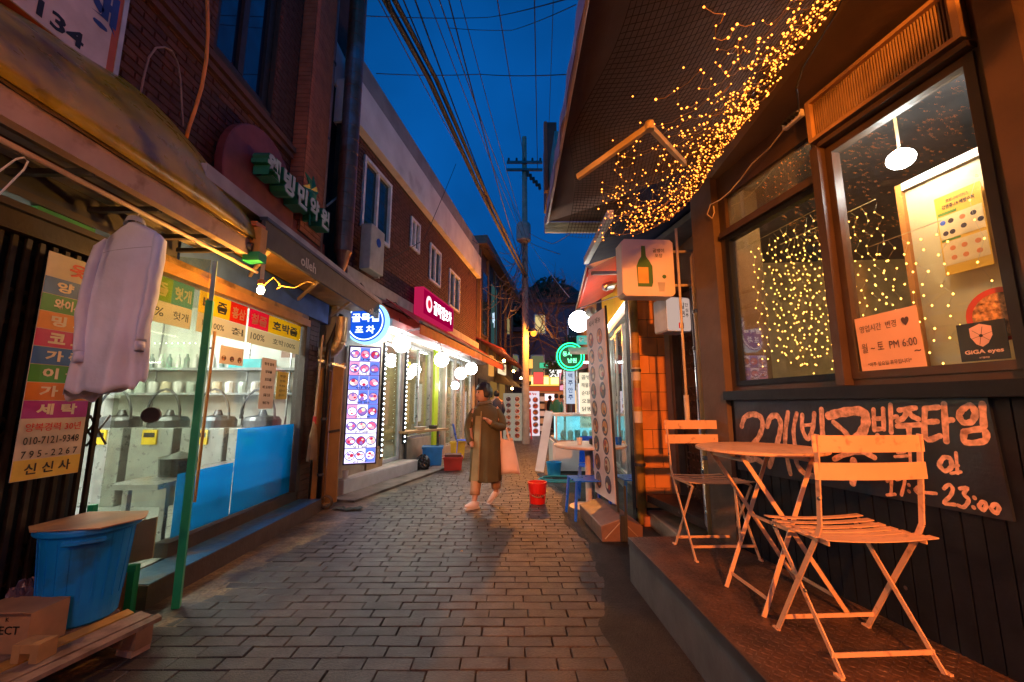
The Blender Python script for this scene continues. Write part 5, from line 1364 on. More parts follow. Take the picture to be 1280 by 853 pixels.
# ---- shop front: shutter gate, lintel, glazing
wlh = [(2.62, 4.98, .16, 2.18)]
sf = thing('tonic_shop', 'herbal juice shopfront with glass panes, blue film and orange wooden lintel', 'shop', (-2.5, 3.9, 0))
MB().fbox(FL, .6, 5.6, 2.32, 2.9, -.15, -.02).build('top_wall', pm('top_wall_dark', (.05, .05, .07), .6), sf)
MB().fbox(FL, 3.0, 5.55, 2.32, 2.58, -.018, .0).build('blue_lit_board', blue_lit_wall, sf)  # blue light on this wall strip is put into its colour
MB().fbox(FL, 2.62, 5.02, 2.18, 2.26, -.10, .03).build('lintel', pm('lintel_orange', (.42, .20, .05), .5, bump=.2, bs=30), sf)
MB().fbox(FL, 2.62, 5.02, 2.263, 2.318, -.10, .0).build('header_board', pm('header_ochre', (.35, .2, .06), .5, bump=.3, bs=12, col2=(.15, .08, .03), c2s=8), sf)
MB().fbox(FL, 3.2, 5.02, .15, .25, -.10, .01).build('bottom_rail', darkwood, sf)
MB().fbox(FL, 4.96, 5.04, .25, 2.178, -.10, .02).build('jamb', darkwood, sf)
gsh = glass('shop_glass', (.97, .99, .98), .9, haze=.02)
seams = [2.64, 3.28, 3.94, 4.955]
for a0, a1 in zip(seams, seams[1:]): MB().fbox(FL, a0 + .004, a1 - .004, .16 if a0 < 3 else .252, 2.178, -.06, -.05).build('pane', gsh, sf)
blue_f = film('blue_film', (.0, .42, .80), .5)
MB().fbox(FL, 3.285, 3.93, .256, .72, -.0495, -.048).build('film', blue_f, sf)
MB().fbox(FL, 3.945, 4.95, .256, 1.02, -.0495, -.048).build('film', blue_f, sf)
st = thing('shop_step', 'long low concrete step painted blue on top along the juice shop', 'step', (-2.38, 4.1, 0))
MB().box(-2.5, -2.235, 2.75, 5.1, -.02, .145).build('kerb', pm('step_dark', (.07, .045, .035), .6, bump=.4, bs=30), st)
MB().box(-2.49, -2.24, 2.76, 5.09, .1455, .15).build('blue_top', pm('step_blue', (.03, .10, .20), .35, bump=.4, bs=30, col2=(.10, .07, .05), c2s=5, c2t=.6), st)
# fruit juice strips on the glass
strip_c = {'y': film('strip_yellow', (.80, .55, .03), .88), 'g': film('strip_green', (.30, .42, .08), .85), 't': film('strip_teal', (.12, .35, .30), .85), 'p': film('strip_pink', (.75, .02, .13), .9), 'w': film('strip_cream', (.68, .58, .42), .88), 'r': film('strip_red', (.70, .05, .03), .9)}
panels = [(2.68, 3.03, 'g', '파즙', '100%'), (3.03, 3.24, 't', '헛개', '헛개'), (3.30, 3.68, 'y', '배 즙', '배 100%'), (3.68, 3.92, 'r', '홍삼', '칡'), (3.95, 4.28, 'p', '칡즙', '100%'), (4.28, 4.94, 'y', '호박즙', '호박100%')]
for i, (a0, a1, c_, s1, s2) in enumerate(panels):
    t = thing('price_strip', ['olive green juice strip on the glass behind the hanging shirt', 'teal juice strip behind the green door edge', 'large yellow pear juice strip on the middle pane', 'narrow red strip between the yellow and pink strips', 'pink kudzu juice strip near the pane seam', 'yellow pumpkin juice strip at the right end of the glass'][i], 'sticker', FL.p((a0 + a1) / 2, 1.8, -.04))
    MB().fbox(FL, a0, a1, 1.99, 2.172, -.0495, -.048).build('colour_band', strip_c[c_], t)
    MB().fbox(FL, a0, a1, 1.83, 1.988, -.0495, -.048).build('cream_band', strip_c['w'], t)
    am = (a0 + a1) / 2; wd_ = a1 - a0
    fr_text(FL, s1, am, 2.08, -.0472, .105, print_black if c_ == 'y' else strip_c['w'], t, w=wd_ * .78, off=.03)
    fr_text(FL, s2, am, 1.91, -.0472, .065, print_black, t, w=wd_ * .7, off=.01)
# small notices
for i, (a0, a1, z0, z1, m, lab) in enumerate(((4.22, 4.48, 1.20, 1.72, print_white, 'cream paper with black typed lines taped on the juice shop glass'), (4.52, 4.74, 1.30, 1.60, pm('note_yellow', (.8, .6, .1), .6), 'yellow note sheet on the glass right of the typed paper'), (3.60, 3.92, 1.60, 1.76, white_plastic, 'small food photo card stuck inside the glass'))):
    t = thing('paper_notice', lab, 'notice', FL.p((a0 + a1) / 2, z0, -.04))
    MB().fbox(FL, a0, a1, z0, z1, -.0465, -.0455).build('paper', m, t)
    if i == 0:
        for k, s__ in enumerate(('헛개 열매', '양파즙', '포도즙', '배 도라지', '칡즙 있음', '택배 가능')): fr_text(FL, s__, (a0 + a1) / 2, z1 - .06 - .08 * k, -.0448, .032, print_black, t, w=.17 if k % 3 == 0 else .12, off=.03)
    elif i == 1:
        for k in range(5): fr_text(FL, ['주문', '전화', '주세요', '감사', '합니다'][k], (a0 + a1) / 2, z1 - .05 - .052 * k, -.0448, .026, pm('ink_olive', (.15, .1, .02), .6), t, w=.12)
    else: food_print(FL.p(a0, z0 + .01, -.0455), FL.tr, (0, 0, 1), a1 - a0, (z1 - z0) * .5, 1, 3, food, t, 8)
# long brown door pull
t = thing('door_pull', 'long upright brown wooden door pull beside the green door edge', 'handle', FL.p(3.33, .5, .04))
MB().tube([FL.p(3.36, .50, .05), FL.p(3.38, 1.84, .05)], .011, 10).build('grip', pm('wood_pull', (.30, .15, .04), .4), t)
for z in (.7, 1.7): MB().tube([FL.p(3.37, z, -.05), FL.p(3.37, z, .05)], .008, 6).build('standoff', darksteel, t)
# open glass door leaf with green edge
FDR = F((-2.48, 2.62), (-2.06, 2.80), (0, 0))
t = thing('glass_door', 'open tinted glass door leaf with a green metal edge strip', 'door', (-2.3, 2.7, 0))
MB().fbox(FDR, .0, FDR.L - .042, .01, 2.24, -.006, .006).build('pane', glass('tinted_glass', (.82, .84, .76), .8, haze=.04, hazecol=(.4, .3, .2)), t)
MB().fbox(FDR, FDR.L - .042, FDR.L, .0, 1.95, -.02, .02).build('edge_strip', green_paint, t)
MB().fbox(FDR, FDR.L - .029, FDR.L - .003, 1.952, 2.24, -.005, .005).build('glass_edge', pm('glass_edge', (.35, .5, .45), .2), t)
MB().lathe(FDR.p(.20, 1.18, .01), [(.05, 0), (.05, .03), (.045, .035)], 16, FDR.n).build('lock', pm('lock_bronze', (.06, .035, .025), .35, metal=.6), t)
# interior
iw = pm('interior_white', (.68, .68, .63), .5, var=.05)
mb = MB(); mb.box(-5.1, -5.0, 1.2, 5.6, 0, 2.6); mb.box(-5.0, -2.62, 1.1, 1.2, 0, 2.6); mb.box(-5.0, -2.62, 5.35, 5.45, 0, 2.6); mb.build('interior_wall', iw, sf)
MB().box(-5.0, -2.62, 1.2, 5.35, 2.5, 2.56).build('interior_ceiling', iw, sf)
MB().box(-5.0, -2.56, 1.2, 5.35, .08, .13).build('interior_floor', pm('floor_tile', (.35, .36, .36), .3), sf)
for k, y_ in enumerate((2.6, 4.1)): MB().box(-4.1, -4.0, y_ - .5, y_ + .5, 2.45, 2.495).build('interior_lamp', em('tube_white', (.94, 1.0, .88), 175.0), sf)
mb = MB()
for k in range(30): mb.octa(V(-4.9 + k * .075, 5.3, 2.02), .010)
mb.build('led_strip', em('led_dots', (1, 1, .95), 12), sf)
t = thing('shelf', 'turquoise crate and bottles on the shelf inside the juice shop', 'shelf', (-3.8, 5.2, 1.6))
MB().box(-4.95, -2.66, 5.1, 5.34, 1.66, 1.69).build('board', pm('shelf_grey', (.3, .32, .33), .5), t)
MB().box(-3.5, -3.1, 5.12, 5.3, 1.69, 1.80).build('crate', pm('crate_turquoise', (.05, .45, .5), .4), t)
for k in range(12): MB().lathe(V(-4.85 + k * .11, 5.2, 1.69), [(.03, 0), (.03, .12), (.012, .15), (.012, .18)], 8).build('bottle', [white_plastic, pm('bottle_grey', (.25, .3, .28), .3)][k % 2], t)
t = thing('shelf', 'white lower shelf of jars behind the juice machines', 'shelf', (-3.8, 5.2, 1.3))
MB().box(-4.95, -2.66, 5.12, 5.34, 1.36, 1.385).build('board', MATS['shelf_grey'], t)
for k in range(13): MB().lathe(V(-4.8 + k * .16, 5.22, 1.386), [(.05, 0), (.055, .10), (.05, .13), (.02, .14)], 10).build('jar', [white_plastic, pm('jar_clear', (.5, .55, .5), .2), white_plastic, food[4]][k % 4], t)
for k, x_ in enumerate((-4.62, -4.05, -3.48, -2.95)):
    t = thing('juice_machine', ['first', 'second', 'third', 'fourth'][k] + ' steel juice extractor from the left with a yellow control panel inside the shop', 'machine', (x_, 5.0, .13), 'juice extractors in a row inside the shop')
    MB().box(x_ - .24, x_ + .24, 4.78, 5.28, .13, .98).build('cabinet', pm('machine_steel', (.42, .43, .42), .3, metal=.5), t, bevel=.01)
    MB().lathe(V(x_, 5.0, .98), [(.2, 0), (.2, .08), (.17, .12), (.05, .14), (.03, .2), (0, .2)], 20).build('drum_lid', darksteel, t)
    MB().box(x_ - .09, x_ + .07, 4.76, 4.779, 1.0 - .2, .96).build('control_panel', pm('panel_yellow', (.8, .55, .03), .4), t)
    MB().box(x_ - .07, x_ + .05, 4.756, 4.7595, .88, .93).build('display', print_black, t)
    MB().tube([V(x_ + .2 * math.cos(a), 4.9, 1.08 + .34 * math.sin(a)) for a in [math.pi * q / 10 for q in range(11)]], .014, 6).build('hoop', darksteel, t)
    MB().tube([V(x_ + .16, 5.2, 1.0), V(x_ + .16, 5.25, 2.4)], .012, 6).build('riser_pipe', steel, t)
t = thing('work_counter', 'long steel work counter under the window inside the shop', 'counter', (-3.0, 4.1, .13))
MB().box(-3.1, -2.7, 3.3, 5.1, .60, .64).build('worktop', steel, t)
for y_ in (3.4, 5.0):
    for x_ in (-3.05, -2.75): MB().box(x_, x_ + .04, y_, y_ + .04, .13, .60).build('leg', steel, t)
mb = MB().lathe(V(-2.9, 3.75, .64), [(.14, 0), (.15, .14), (.155, .15), (.03, .19), (0, .2)], 18).build('pot', pm('pot_dark', (.04, .05, .05), .3, metal=.5)); tag(mb, 'dark stock pot on the work counter inside the window', 'pot')
t = thing('price_poster', 'wall price poster with small print at the back of the juice shop', 'poster', (-2.86, 5.34, 1.8))
MB().box(-3.0, -2.72, 5.342, 5.348, 1.80, 2.10).build('paper', print_white, t)
MB().box(-2.98, -2.74, 5.338, 5.3415, 1.84, 1.94).build('photo_print', pm('menu_photo', (.35, .2, .15), .6), t)
t = thing('socket_plate', 'white wall socket above the machines', 'socket', (-4.99, 3.9, 1.1)); MB().box(-4.998, -4.98, 3.85, 3.98, 1.08, 1.17).build('plate', white_plastic, t)

# shutter gate
t = thing('folding_gate', 'dark brown folding metal gate with lattice behind the clothing banner', 'gate', FL.p(2.0, 0))
MB().fbox(FL, .6, 2.62, 2.10, 2.2, -.08, .04).build('top_track', darkwood, t)
MB().fbox(FL, .6, 2.62, .0, .16, -.10, .02).build('bottom_track', darkwood, t)
gm = pm('gate_bronze', (.055, .042, .032), .38, metal=.6, var=.35, vs=12)
a = 1.55
while a < 2.6:
    mb = MB(); mb.fbox(FL, a, a + .022, .165, 2.095, -.02, .0); mb.fbox(FL, a + .026, a + .034, .165, 2.095, -.03, -.012); mb.build('slat', gm, t); a += .062
mb = MB()
for z in (.35, 1.0, 1.65):
    a = 1.55
    while a < 2.55:
        mb.bar(FL.p(a, z, -.035), FL.p(a + .124, z + .18, -.035), .012, .004, FL.n); mb.bar(FL.p(a + .124, z, -.038), FL.p(a, z + .18, -.038), .012, .004, FL.n); a += .062
mb.build('lattice', gm, t, kind='stuff')
MB().fbox(FL, .6, 2.6, .0, 2.2, -.12, -.10).build('backing', black_paint, t)
mb = MB(); mb.fbox(FL, .6, 2.62, 2.205, 2.24, -.05, .06); mb.fbox(FL, .6, 2.62, 2.28, 2.32, -.05, .03); mb.build('lintel_bar', pm('lintel_dark', (.08, .06, .05), .6), t)
MB().fbox(FL, 2.05, 2.35, 2.243, 2.277, -.03, .02).build('green_label', pm('label_green', (.05, .35, .1), .5), t)
# cloth banner on gate
FB = F((-2.44, 0), (-2.44, 5), (0, 2))
t = thing('clothes_banner', 'tall white alteration shop banner with rainbow bands and phone numbers', 'banner', FB.p(2.28, .86))
ba0, ba1 = 2.10, 2.42
MB().fbox(FB, ba0, ba1, .87, 2.05, -.004, .0).build('cloth', pm('banner_cloth', (.6, .52, .42), .6), t)
bands = [('옷', None, 'red'), ('양 복', (.02, .12, .4), 0), ('와이셔츠', (.03, .25, .06), 0), ('밍 크', (.65, .22, .03), 0), ('코 트', (.5, .02, .15), 0), ('가 죽', (.02, .12, .45), 0), ('이 불', (.05, .28, .04), 0), ('가 죽', (.62, .18, .02), 0), ('세 탁', (.38, .02, .28), 0)]
z = 2.045
for i, (s__, c_, r_) in enumerate(bands):
    h = .125 if i == 0 else .093
    if c_: MB().fbox(FB, ba0, ba1, z - h, z - .003, .0, .0012).build('colour_band', pm('band_%d' % i, c_, .5), t)
    fr_text(FB, s__, (ba0 + ba1) / 2, z - h / 2, .0022, h * .62, print_red if i == 0 else pm('band_letter', (.72, .62, .5), .5), t, w=.1 if i == 0 else .2, off=.04)
    z -= h
for s__, h, m_, w_ in (('양복경력 30년', .05, print_red, .27), ('010-7121-9348', .045, print_black, .27), ('7 9 5 - 2 2 6 7', .042, print_black, .27)):
    fr_text(FB, s__, (ba0 + ba1) / 2, z - .045, .0022, h * .85, m_, t, w=w_, off=.01); z -= .067
MB().fbox(FB, ba0, ba1, .872, z - .004, .0, .0012).build('colour_band', pm('band_yellow_plain', (.7, .5, .08), .5), t)
fr_text(FB, '신 신 사', (ba0 + ba1) / 2, (z + .872) / 2, .0022, .055, print_black, t, w=.22, off=.02)

# ---- hanging shirt
t = thing('hanging_shirt', 'pale lilac long sleeved shirt hanging from the clothes rail', 'shirt', (-2.17, 2.2, 1.3))
shm = pm('shirt_cotton', (.66, .72, .92), .75, var=.10, vs=4, bump=1.0, bs=14)
hx, hy, hz = -2.13, 2.25, 2.31
ang = R(14); ax_ = V(math.cos(ang), math.sin(ang), 0); ay_ = V(-math.sin(ang), math.cos(ang), 0)
def sp(a, b, z): return V(hx - .02, hy, 0) + ax_ * (a * .62) + ay_ * b + V(0, 0, z + .16 * a)
def cloth_noise(p, k=1.0):
    return k * (.010 * math.sin(p[0] * 38 + p[2] * 9) + .007 * math.sin(p[0] * 71 - p[2] * 17 + 2) + .006 * math.sin(p[2] * 31 + p[0] * 13))
sprof = [(2.262, .045, .038), (2.25, .055, .045), (2.235, .10, .048), (2.205, .165, .045), (2.175, .205, .040), (2.12, .222, .045), (2.02, .222, .055), (1.90, .224, .062), (1.78, .232, .068), (1.65, .242, .072), (1.52, .255, .078), (1.42, .266, .080), (1.33, .275, .080)]
NS = 96
mb = MB()
def body_pt(z, ra, rb, an):
    lo = min(1, max(0, (2.2 - z) / .9))
    fold = .10 * lo * math.sin(an * 5 + 1.3 + z * .8) + .05 * lo * math.sin(an * 11 + z * 2.1)
    a = math.copysign(abs(math.cos(an)) ** .75, math.cos(an)) * ra * (1 + .03 * lo * math.sin(an * 5)); b = math.sin(an) * rb * (1 + fold * 2.2)
    b += cloth_noise((a, b, z), .18 * lo) + .014 * lo * math.sin((a + (2.1 - z) * .30) * 17)
    a -= .05 * lo; dz = (.028 * math.sin(an * 2 + .5) - .012 * math.cos(an * 9)) * max(0, (1.42 - z) / .09)
    return sp(a, b, z + dz)
Zs = []
for (z0_, a0_, b0_), (z1_, a1_, b1_) in zip(sprof, sprof[1:]):
    for q in range(4): u = q / 4; Zs.append((z0_ + (z1_ - z0_) * u, a0_ + (a1_ - a0_) * u, b0_ + (b1_ - b0_) * u))
Zs.append(sprof[-1])
for (z, ra, rb) in Zs:
    for j_ in range(NS): mb.v.append(tuple(body_pt(z, ra, rb, 2 * math.pi * j_ / NS)))
for i_ in range(len(Zs) - 1):
    for j_ in range(NS): mb.f.append((i_ * NS + j_, i_ * NS + (j_ + 1) % NS, (i_ + 1) * NS + (j_ + 1) % NS, (i_ + 1) * NS + j_)); mb.m.append(0)
mb.build('shirt_body', shm, t, smooth=True, solid=.002)
for sx in (1, -1):
    path_ = [(.185, 0, 2.185, .012, .03), (.215, -.012, 2.14, .040, .046), (.232, -.025, 2.02, .036, .055), (.236, -.04, 1.88, .030, .052), (.235, -.05, 1.76, .034, .047), (.222, -.055, 1.64, .026, .045), (.212, -.058, 1.55, .024, .040)]
    Q_ = []
    for p_, q_ in zip(path_, path_[1:]):
        for k in range(6): Q_.append(tuple(a + (b - a) * k / 6 for a, b in zip(p_, q_)))
    Q_.append(path_[-1])
    mb = MB()
    def slv(u, v, sx=sx):
        q_ = Q_[min(len(Q_) - 1, int(round(u * (len(Q_) - 1))))]; an = 2 * math.pi * v
        cr = 1 + .07 * math.sin(q_[2] * 45 + an * 2) * math.exp(-((q_[2] - 1.80) / .10) ** 2) + .03 * math.sin(q_[2] * 20 + an * 3)
        return sp(sx * (q_[0] + q_[3] * math.cos(an) * cr), q_[1] - .0 + q_[4] * math.sin(an) * cr, q_[2])
    mb.grid(slv, 36, 24); o = mb.build('sleeve', shm, t, smooth=True, solid=.002)
    mb = MB(); mb.grid(lambda u, v: sp(sx * (.210 + .021 * math.cos(2 * math.pi * v)), -.058 + .036 * math.sin(2 * math.pi * v), 1.552 - .055 * u), 2, 20); mb.build('cuff', shm, o, smooth=True, solid=.004)
# collar band, yoke seam and centre pleat
mb = MB(); mb.grid(lambda u, v: sp(.058 * math.cos(2 * math.pi * u) * (1 + .25 * v), .050 * math.sin(2 * math.pi * u) * (1 + .25 * v), 2.285 - .035 * v - .012 * math.sin(2 * math.pi * u)), 28, 3); mb.build('collar', pm('collar_blue', (.36, .42, .58), .75), t, smooth=True, solid=.003)
mb = MB()
for sgn in (-1,): mb.tube([body_pt(2.10, .222, .047, 2 * math.pi * k / 40) for k in range(40)], .0022, 4, closed=True)
mb.build('yoke_seam', pm('collar_blue', (.36, .42, .58), .75), t)
t = thing('coat_hanger', 'white wire hanger holding the shirt on the rail', 'hanger', (hx, hy, hz))
MB().tube([sp(0, 0, 2.25), sp(0, 0, 2.30), sp(.02, 0, 2.335), sp(.0, 0, 2.358), sp(-.02, 0, 2.345)], .0035, 6).build('hook', white_plastic, t)
MB().tube([sp(0, 0, 2.25), sp(.17, 0, 2.195), sp(-.17, 0, 2.195)], .003, 6, closed=True).build('shoulder_wire', white_plastic, t)
t = thing('coat_hanger', 'empty wire hanger at the left edge of the picture under the beam', 'hanger', on_x(20, 210, -2.13))
MB().tube([on_x(x, y, -2.13) for x, y in [(-25, 232), (20, 199), (30, 197), (35, 202), (30, 212), (0, 242), (-30, 268)]], .004, 6).build('hanger_wire', white_plastic, t)
t = thing('clothes_pegs', 'cluster of grey and green clip hooks near the shirt shoulder', 'clips', on_y(190, 305, 2.5))
for k, (x, y) in enumerate(((184, 303), (197, 305), (191, 296))):
    c = on_y(x, y, 2.6); MB().tube([c + V(.028 * math.cos(a * .7), 0, .04 * math.sin(a * .7)) for a in range(9)], .009, 6, closed=True).build('clip', [grey_plaster, pm('clip_green', (.12, .4, .1), .4), grey_plaster][k], t)

# ---- bin, pallet, cardboard
t = thing('pallet', 'worn wooden pallet of split planks under the blue bin', 'pallet', (-2.25, 1.9, 0))
pallet = t
wp = pm('pallet_wood', (.36, .25, .18), .75, var=.25, vs=12, bump=.5, bs=40, per=.2, col2=(.2, .12, .07), c2s=7)
wy = pm('plank_yellow', (.5, .28, .06), .7, bump=.4, bs=30)
for k, (x0, x1) in enumerate(((-2.56, -2.45), (-2.44, -2.34), (-2.325, -2.22), (-2.205, -2.12), (-2.11, -2.0), (-1.99, -1.93))):
    MB().hexa([(x0, 1.2, .118), (x1, 1.2, .118), (x1 - .01, 2.50, .118), (x0, 2.52, .118), (x0, 1.2, .138), (x1, 1.2, .138 + .003 * jit()), (x1 - .01, 2.50, .138), (x0, 2.52, .139)]).build('plank', wy if k == 3 else wp, t)
for y_ in (1.5, 1.95, 2.42): MB().box(-2.55, -1.94, y_ - .04, y_ + .04, .03, .117).build('bearer', pm('bearer_wood', (.25, .15, .08), .7, bump=.4, bs=30), t)
for y_ in (1.5, 1.95, 2.42): MB().box(-2.05, -1.95, y_ - .045, y_ + .045, .0, .029).build('block', wp, t)
pallet.rotation_euler = (0, 0, R(-13)); pallet.location = (-2.29, 1.88, 0)
t = thing('bin', 'large blue plastic bin with stained foot standing on the pallet', 'bin', (-2.285, 2.38, .14))
bl = pm('bin_blue', (.004, .27, .78), .42, var=.1, bump=.15, bs=25, col2=(.02, .08, .12), c2s=3.3, c2t=.64)
prof = [(.145, 0), (.156, .01), (.163, .10), (.190, .45), (.210, .45), (.214, .456), (.214, .472), (.210, .48), (.196, .48), (.190, .47), (.15, .03), (0, .02)]
MB().lathe(V(-2.285, 2.38, .14), prof, 44).build('tub', bl, t, smooth=False, bevel=None)
mb = MB()
for k in range(22): an = 2 * math.pi * k / 22; mb.bar(V(-2.285 + .1650 * math.cos(an), 2.38 + .1650 * math.sin(an), .25), V(-2.285 + .1885 * math.cos(an), 2.38 + .1885 * math.sin(an), .58), .005, .005, (math.cos(an), math.sin(an), 0))
mb.build('rib', bl, t)
MB().tube([V(-2.285 + .226 * math.cos(a), 2.38 + .226 * math.sin(a), .565) for a in [R(-70 + q * 8) for q in range(6)]], .014, 6).build('handle', bl, t)
tp = thing('cardboard_sheet', 'brown cardboard sheet lying over the blue bin', 'cardboard', (-2.27, 2.36, .625))
MB().ngon_prism([V(-2.49, 2.26, .621), V(-2.38, 2.17, .621), V(-2.08, 2.22, .624), V(-2.01, 2.40, .628), V(-2.12, 2.55, .628), V(-2.46, 2.54, .624)], (0, 0, .006)).build('sheet', pm('cardboard', (.42, .24, .12), .75, bump=.2, bs=30), tp)
t = thing('cardboard_box', 'open cardboard box with printed letters at the bottom left', 'box', (-2.33, 2.13, .14))
cb = MATS['cardboard']
MB().box(-2.48, -2.18, 2.05, 2.22, .141, .31).build('carton', cb, t)
mb = MB(); mb.face([V(-2.48, 2.05, .31), V(-2.18, 2.05, .31), V(-2.17, 2.0, .335), V(-2.48, 2.0, .33)]); mb.build('flap', cb, t, solid=.004)
lettering('PERFECT', V(-2.32, 2.048, .24), (1, 0, 0), (0, 0, 1), .035, print_black, t, w=.2); lettering('K', V(-2.28, 2.048, .285), (1, 0, 0), (0, 0, 1), .018, print_black, t)
t = thing('wood_block', 'notched block of raw timber beside the cardboard box', 'block', (-2.25, 1.86, .14))
MB().box(-2.165, -2.13, 1.98, 2.06, .141, .215).box(-2.085, -2.05, 1.98, 2.06, .141, .215).box(-2.129, -2.086, 1.98, 2.06, .18, .215).build('timber', pm('raw_timber', (.45, .26, .10), .7, bump=.4, bs=30), t)
t = thing('dark_bag', 'crumpled dark plastic bag behind the cardboard box', 'bag', (-2.5, 2.05, .2))
mb = MB(); rb_ = random.Random(2)
mb.grid(lambda u, v: V(-2.46, 2.27, .26) + V(.06 * math.sin(math.pi * v) * math.cos(2 * math.pi * u), .08 * math.sin(math.pi * v) * math.sin(2 * math.pi * u), .10 * math.cos(math.pi * v)) * (1 + .22 * math.sin(u * 50 + v * 23) * math.sin(v * 17)), 30, 16)
mb.build('bag_skin', pm('bag_mauve', (.10, .07, .10), .35), t)
t = thing('green_stand', 'low green painted metal frame beside the blue bin', 'frame', (-2.3, 2.72, 0))
MB().bar(V(-2.29, 2.70, .0), V(-2.29, 2.70, .285), .04, .04, (0, 1, 0)).bar(V(-2.55, 2.60, .27), V(-2.272, 2.70, .27), .035, .035).bar(V(-2.48, 2.58, .14), V(-2.48, 2.58, .66), .035, .03, (0, 1, 0)).build('rail', green_paint, t)
t = thing('cardboard_sheet', 'pale flattened cardboard propped behind the green frame', 'cardboard', (-2.38, 2.72, .14))
MB().hexa([V(-2.50, 2.66, .26), V(-2.24, 2.76, .30), V(-2.24, 2.77, .30), V(-2.50, 2.67, .26), V(-2.50, 2.66, .49), V(-2.24, 2.76, .545), V(-2.24, 2.77, .545), V(-2.50, 2.67, .49)]).build('sheet', pm('cardboard_pale', (.55, .42, .26), .7), t)
t = thing('cardboard_sheet', 'brown cardboard panel standing under the green frame rail', 'cardboard', (-2.38, 2.70, 0))
MB().hexa([V(-2.50, 2.63, .02), V(-2.30, 2.69, .02), V(-2.30, 2.70, .02), V(-2.50, 2.64, .02), V(-2.50, 2.63, .25), V(-2.30, 2.69, .25), V(-2.30, 2.70, .25), V(-2.50, 2.64, .25)]).build('sheet', cb, t)

# ---- right end of the shop: brick jamb, broom, dark pipe, brown cabinet, bent duct
MB().fbox(FL, 5.05, 5.30, .0, 2.3, -.12, .0).build('side_jamb', mortar, sf)
o = sf; mb = MB(); z = .05; i = 0
while z < 2.25:
    for (b0, b1) in (((5.06, 5.24), (5.245, 5.30)) if i % 2 else ((5.06, 5.14), (5.145, 5.30))): mb.fbox(FL, b0, b1, z, z + .055, .0, .012 + .003 * random.random())
    z += .062; i += 1
mb.build('jamb_brick', pm('brick_dark', (.09, .05, .035), .7, bump=.3), sf, kind='stuff')
t = thing('broom', 'upright straw broom with pale handle hung bristles down by the shop end', 'broom', (-2.40, 5.12, .45))
p0, p1 = V(-2.38, 5.10, 1.04), V(-2.36, 5.12, 2.1)
MB().tube([p0, p1], .012, 8).build('handle', pm('broom_handle', (.55, .38, .26), .5), t)
mb = MB()
for k in range(70):
    an = random.random() * 6.28; r_ = random.random() ** .5
    mb.tube([p0 + V(.012 * math.cos(an), .02 * math.sin(an), -.0), p0 + V(.04 * r_ * math.cos(an), .07 * r_ * math.sin(an), -.16), p0 + V(.055 * r_ * math.cos(an) , .10 * r_ * math.sin(an), -.47 + .05 * random.random())], .0035, 3, caps=False)
mb.build('bristles', pm('straw', (.38, .26, .15), .8), t)
MB().tube([p0 + V(0, 0, -.03), p0 + V(0, 0, .06)], .022, 8).build('binding', print_red, t)
pipe_thing([V(-2.33, 5.24, .0), V(-2.33, 5.24, 2.0), V(-2.30, 5.28, 2.12), V(-2.22, 5.30, 2.4)], .03, pm('pipe_black', (.04, .03, .03), .35, metal=.5), 'dark bent stove pipe beside the broom', 3)
t = thing('bent_duct', 'bent foil exhaust elbow glowing orange above the brown cabinet', 'duct', (-2.2, 5.4, 2.0))
P = [V(-2.52, 5.46, 1.92), V(-2.42, 5.38, 1.90), V(-2.32, 5.33, 1.92), V(-2.25, 5.32, 2.00), V(-2.22, 5.32, 2.10), V(-2.21, 5.32, 2.45)]
Q = []
for p, q in zip(P, P[1:]): Q += [p + (q - p) * k / 4 for k in range(4)]
mb = MB(); mb.tube(Q, [.080 if k % 2 else .076 for k in range(len(Q))], 20); mb.build('tube', pm('duct_gold', (.6, .42, .25), .42, metal=.8), t)
t = thing('cabinet', 'tall orange brown painted metal cabinet between the broom and the lit menu', 'cabinet', (-2.3, 5.5, 0))
ob = pm('cabinet_ochre', (.38, .17, .035), .5, var=.12, bump=.15, bs=20, col2=(.2, .09, .03), c2s=3, c2t=.62)
MB().hexa([V(-2.46, 5.31, .0), V(-2.32, 5.36, .0), V(-2.32, 5.55, .0), V(-2.6, 5.55, .0), V(-2.46, 5.31, 1.72), V(-2.32, 5.36, 1.66), V(-2.32, 5.55, 1.66), V(-2.6, 5.55, 1.72)]).build('carcass', ob, t)
MB().hexa([V(-2.31, 5.37, .04), V(-2.19, 5.41, .04), V(-2.19, 5.44, .04), V(-2.31, 5.40, .04), V(-2.31, 5.37, 1.72), V(-2.19, 5.41, 1.78), V(-2.19, 5.44, 1.78), V(-2.31, 5.40, 1.72)]).build('door', ob, t)
MB().bar(V(-2.31, 5.36, .9), V(-2.19, 5.40, .92), .02, .03).build('hinge_bar', darkwood, t)
MB().bar(V(-2.48, 5.3, 1.80), V(-2.16, 5.40, 1.72), .04, .03).build('top_rail', steel, t)
t = thing('rolled_hose', 'coil of old brown hose on the ground at the foot of the cabinet', 'hose', (-2.2, 5.2, 0))
mb = MB()
for k in range(3): mb.tube([V(-2.23 + .07 * math.cos(a * .4), 5.20 + .02 * k, .085 + .07 * math.sin(a * .4)) for a in range(16)], .009, 6, closed=True)
mb.build('coil', pm('hose_brown', (.14, .08, .035), .5), t)
t = thing('rag', 'grey green rag lying on the wet ground by the cabinet', 'rag', (-1.95, 5.2, 0))
mb = MB(); mb.grid(lambda u, v: V(-2.12 + .34 * u, 5.12 + .12 * v + .03 * math.sin(u * 9), .012 + .018 * abs(math.sin(u * 11 + v * 5))), 12, 5); mb.build('cloth', pm('rag_green', (.10, .13, .09), .8), t)
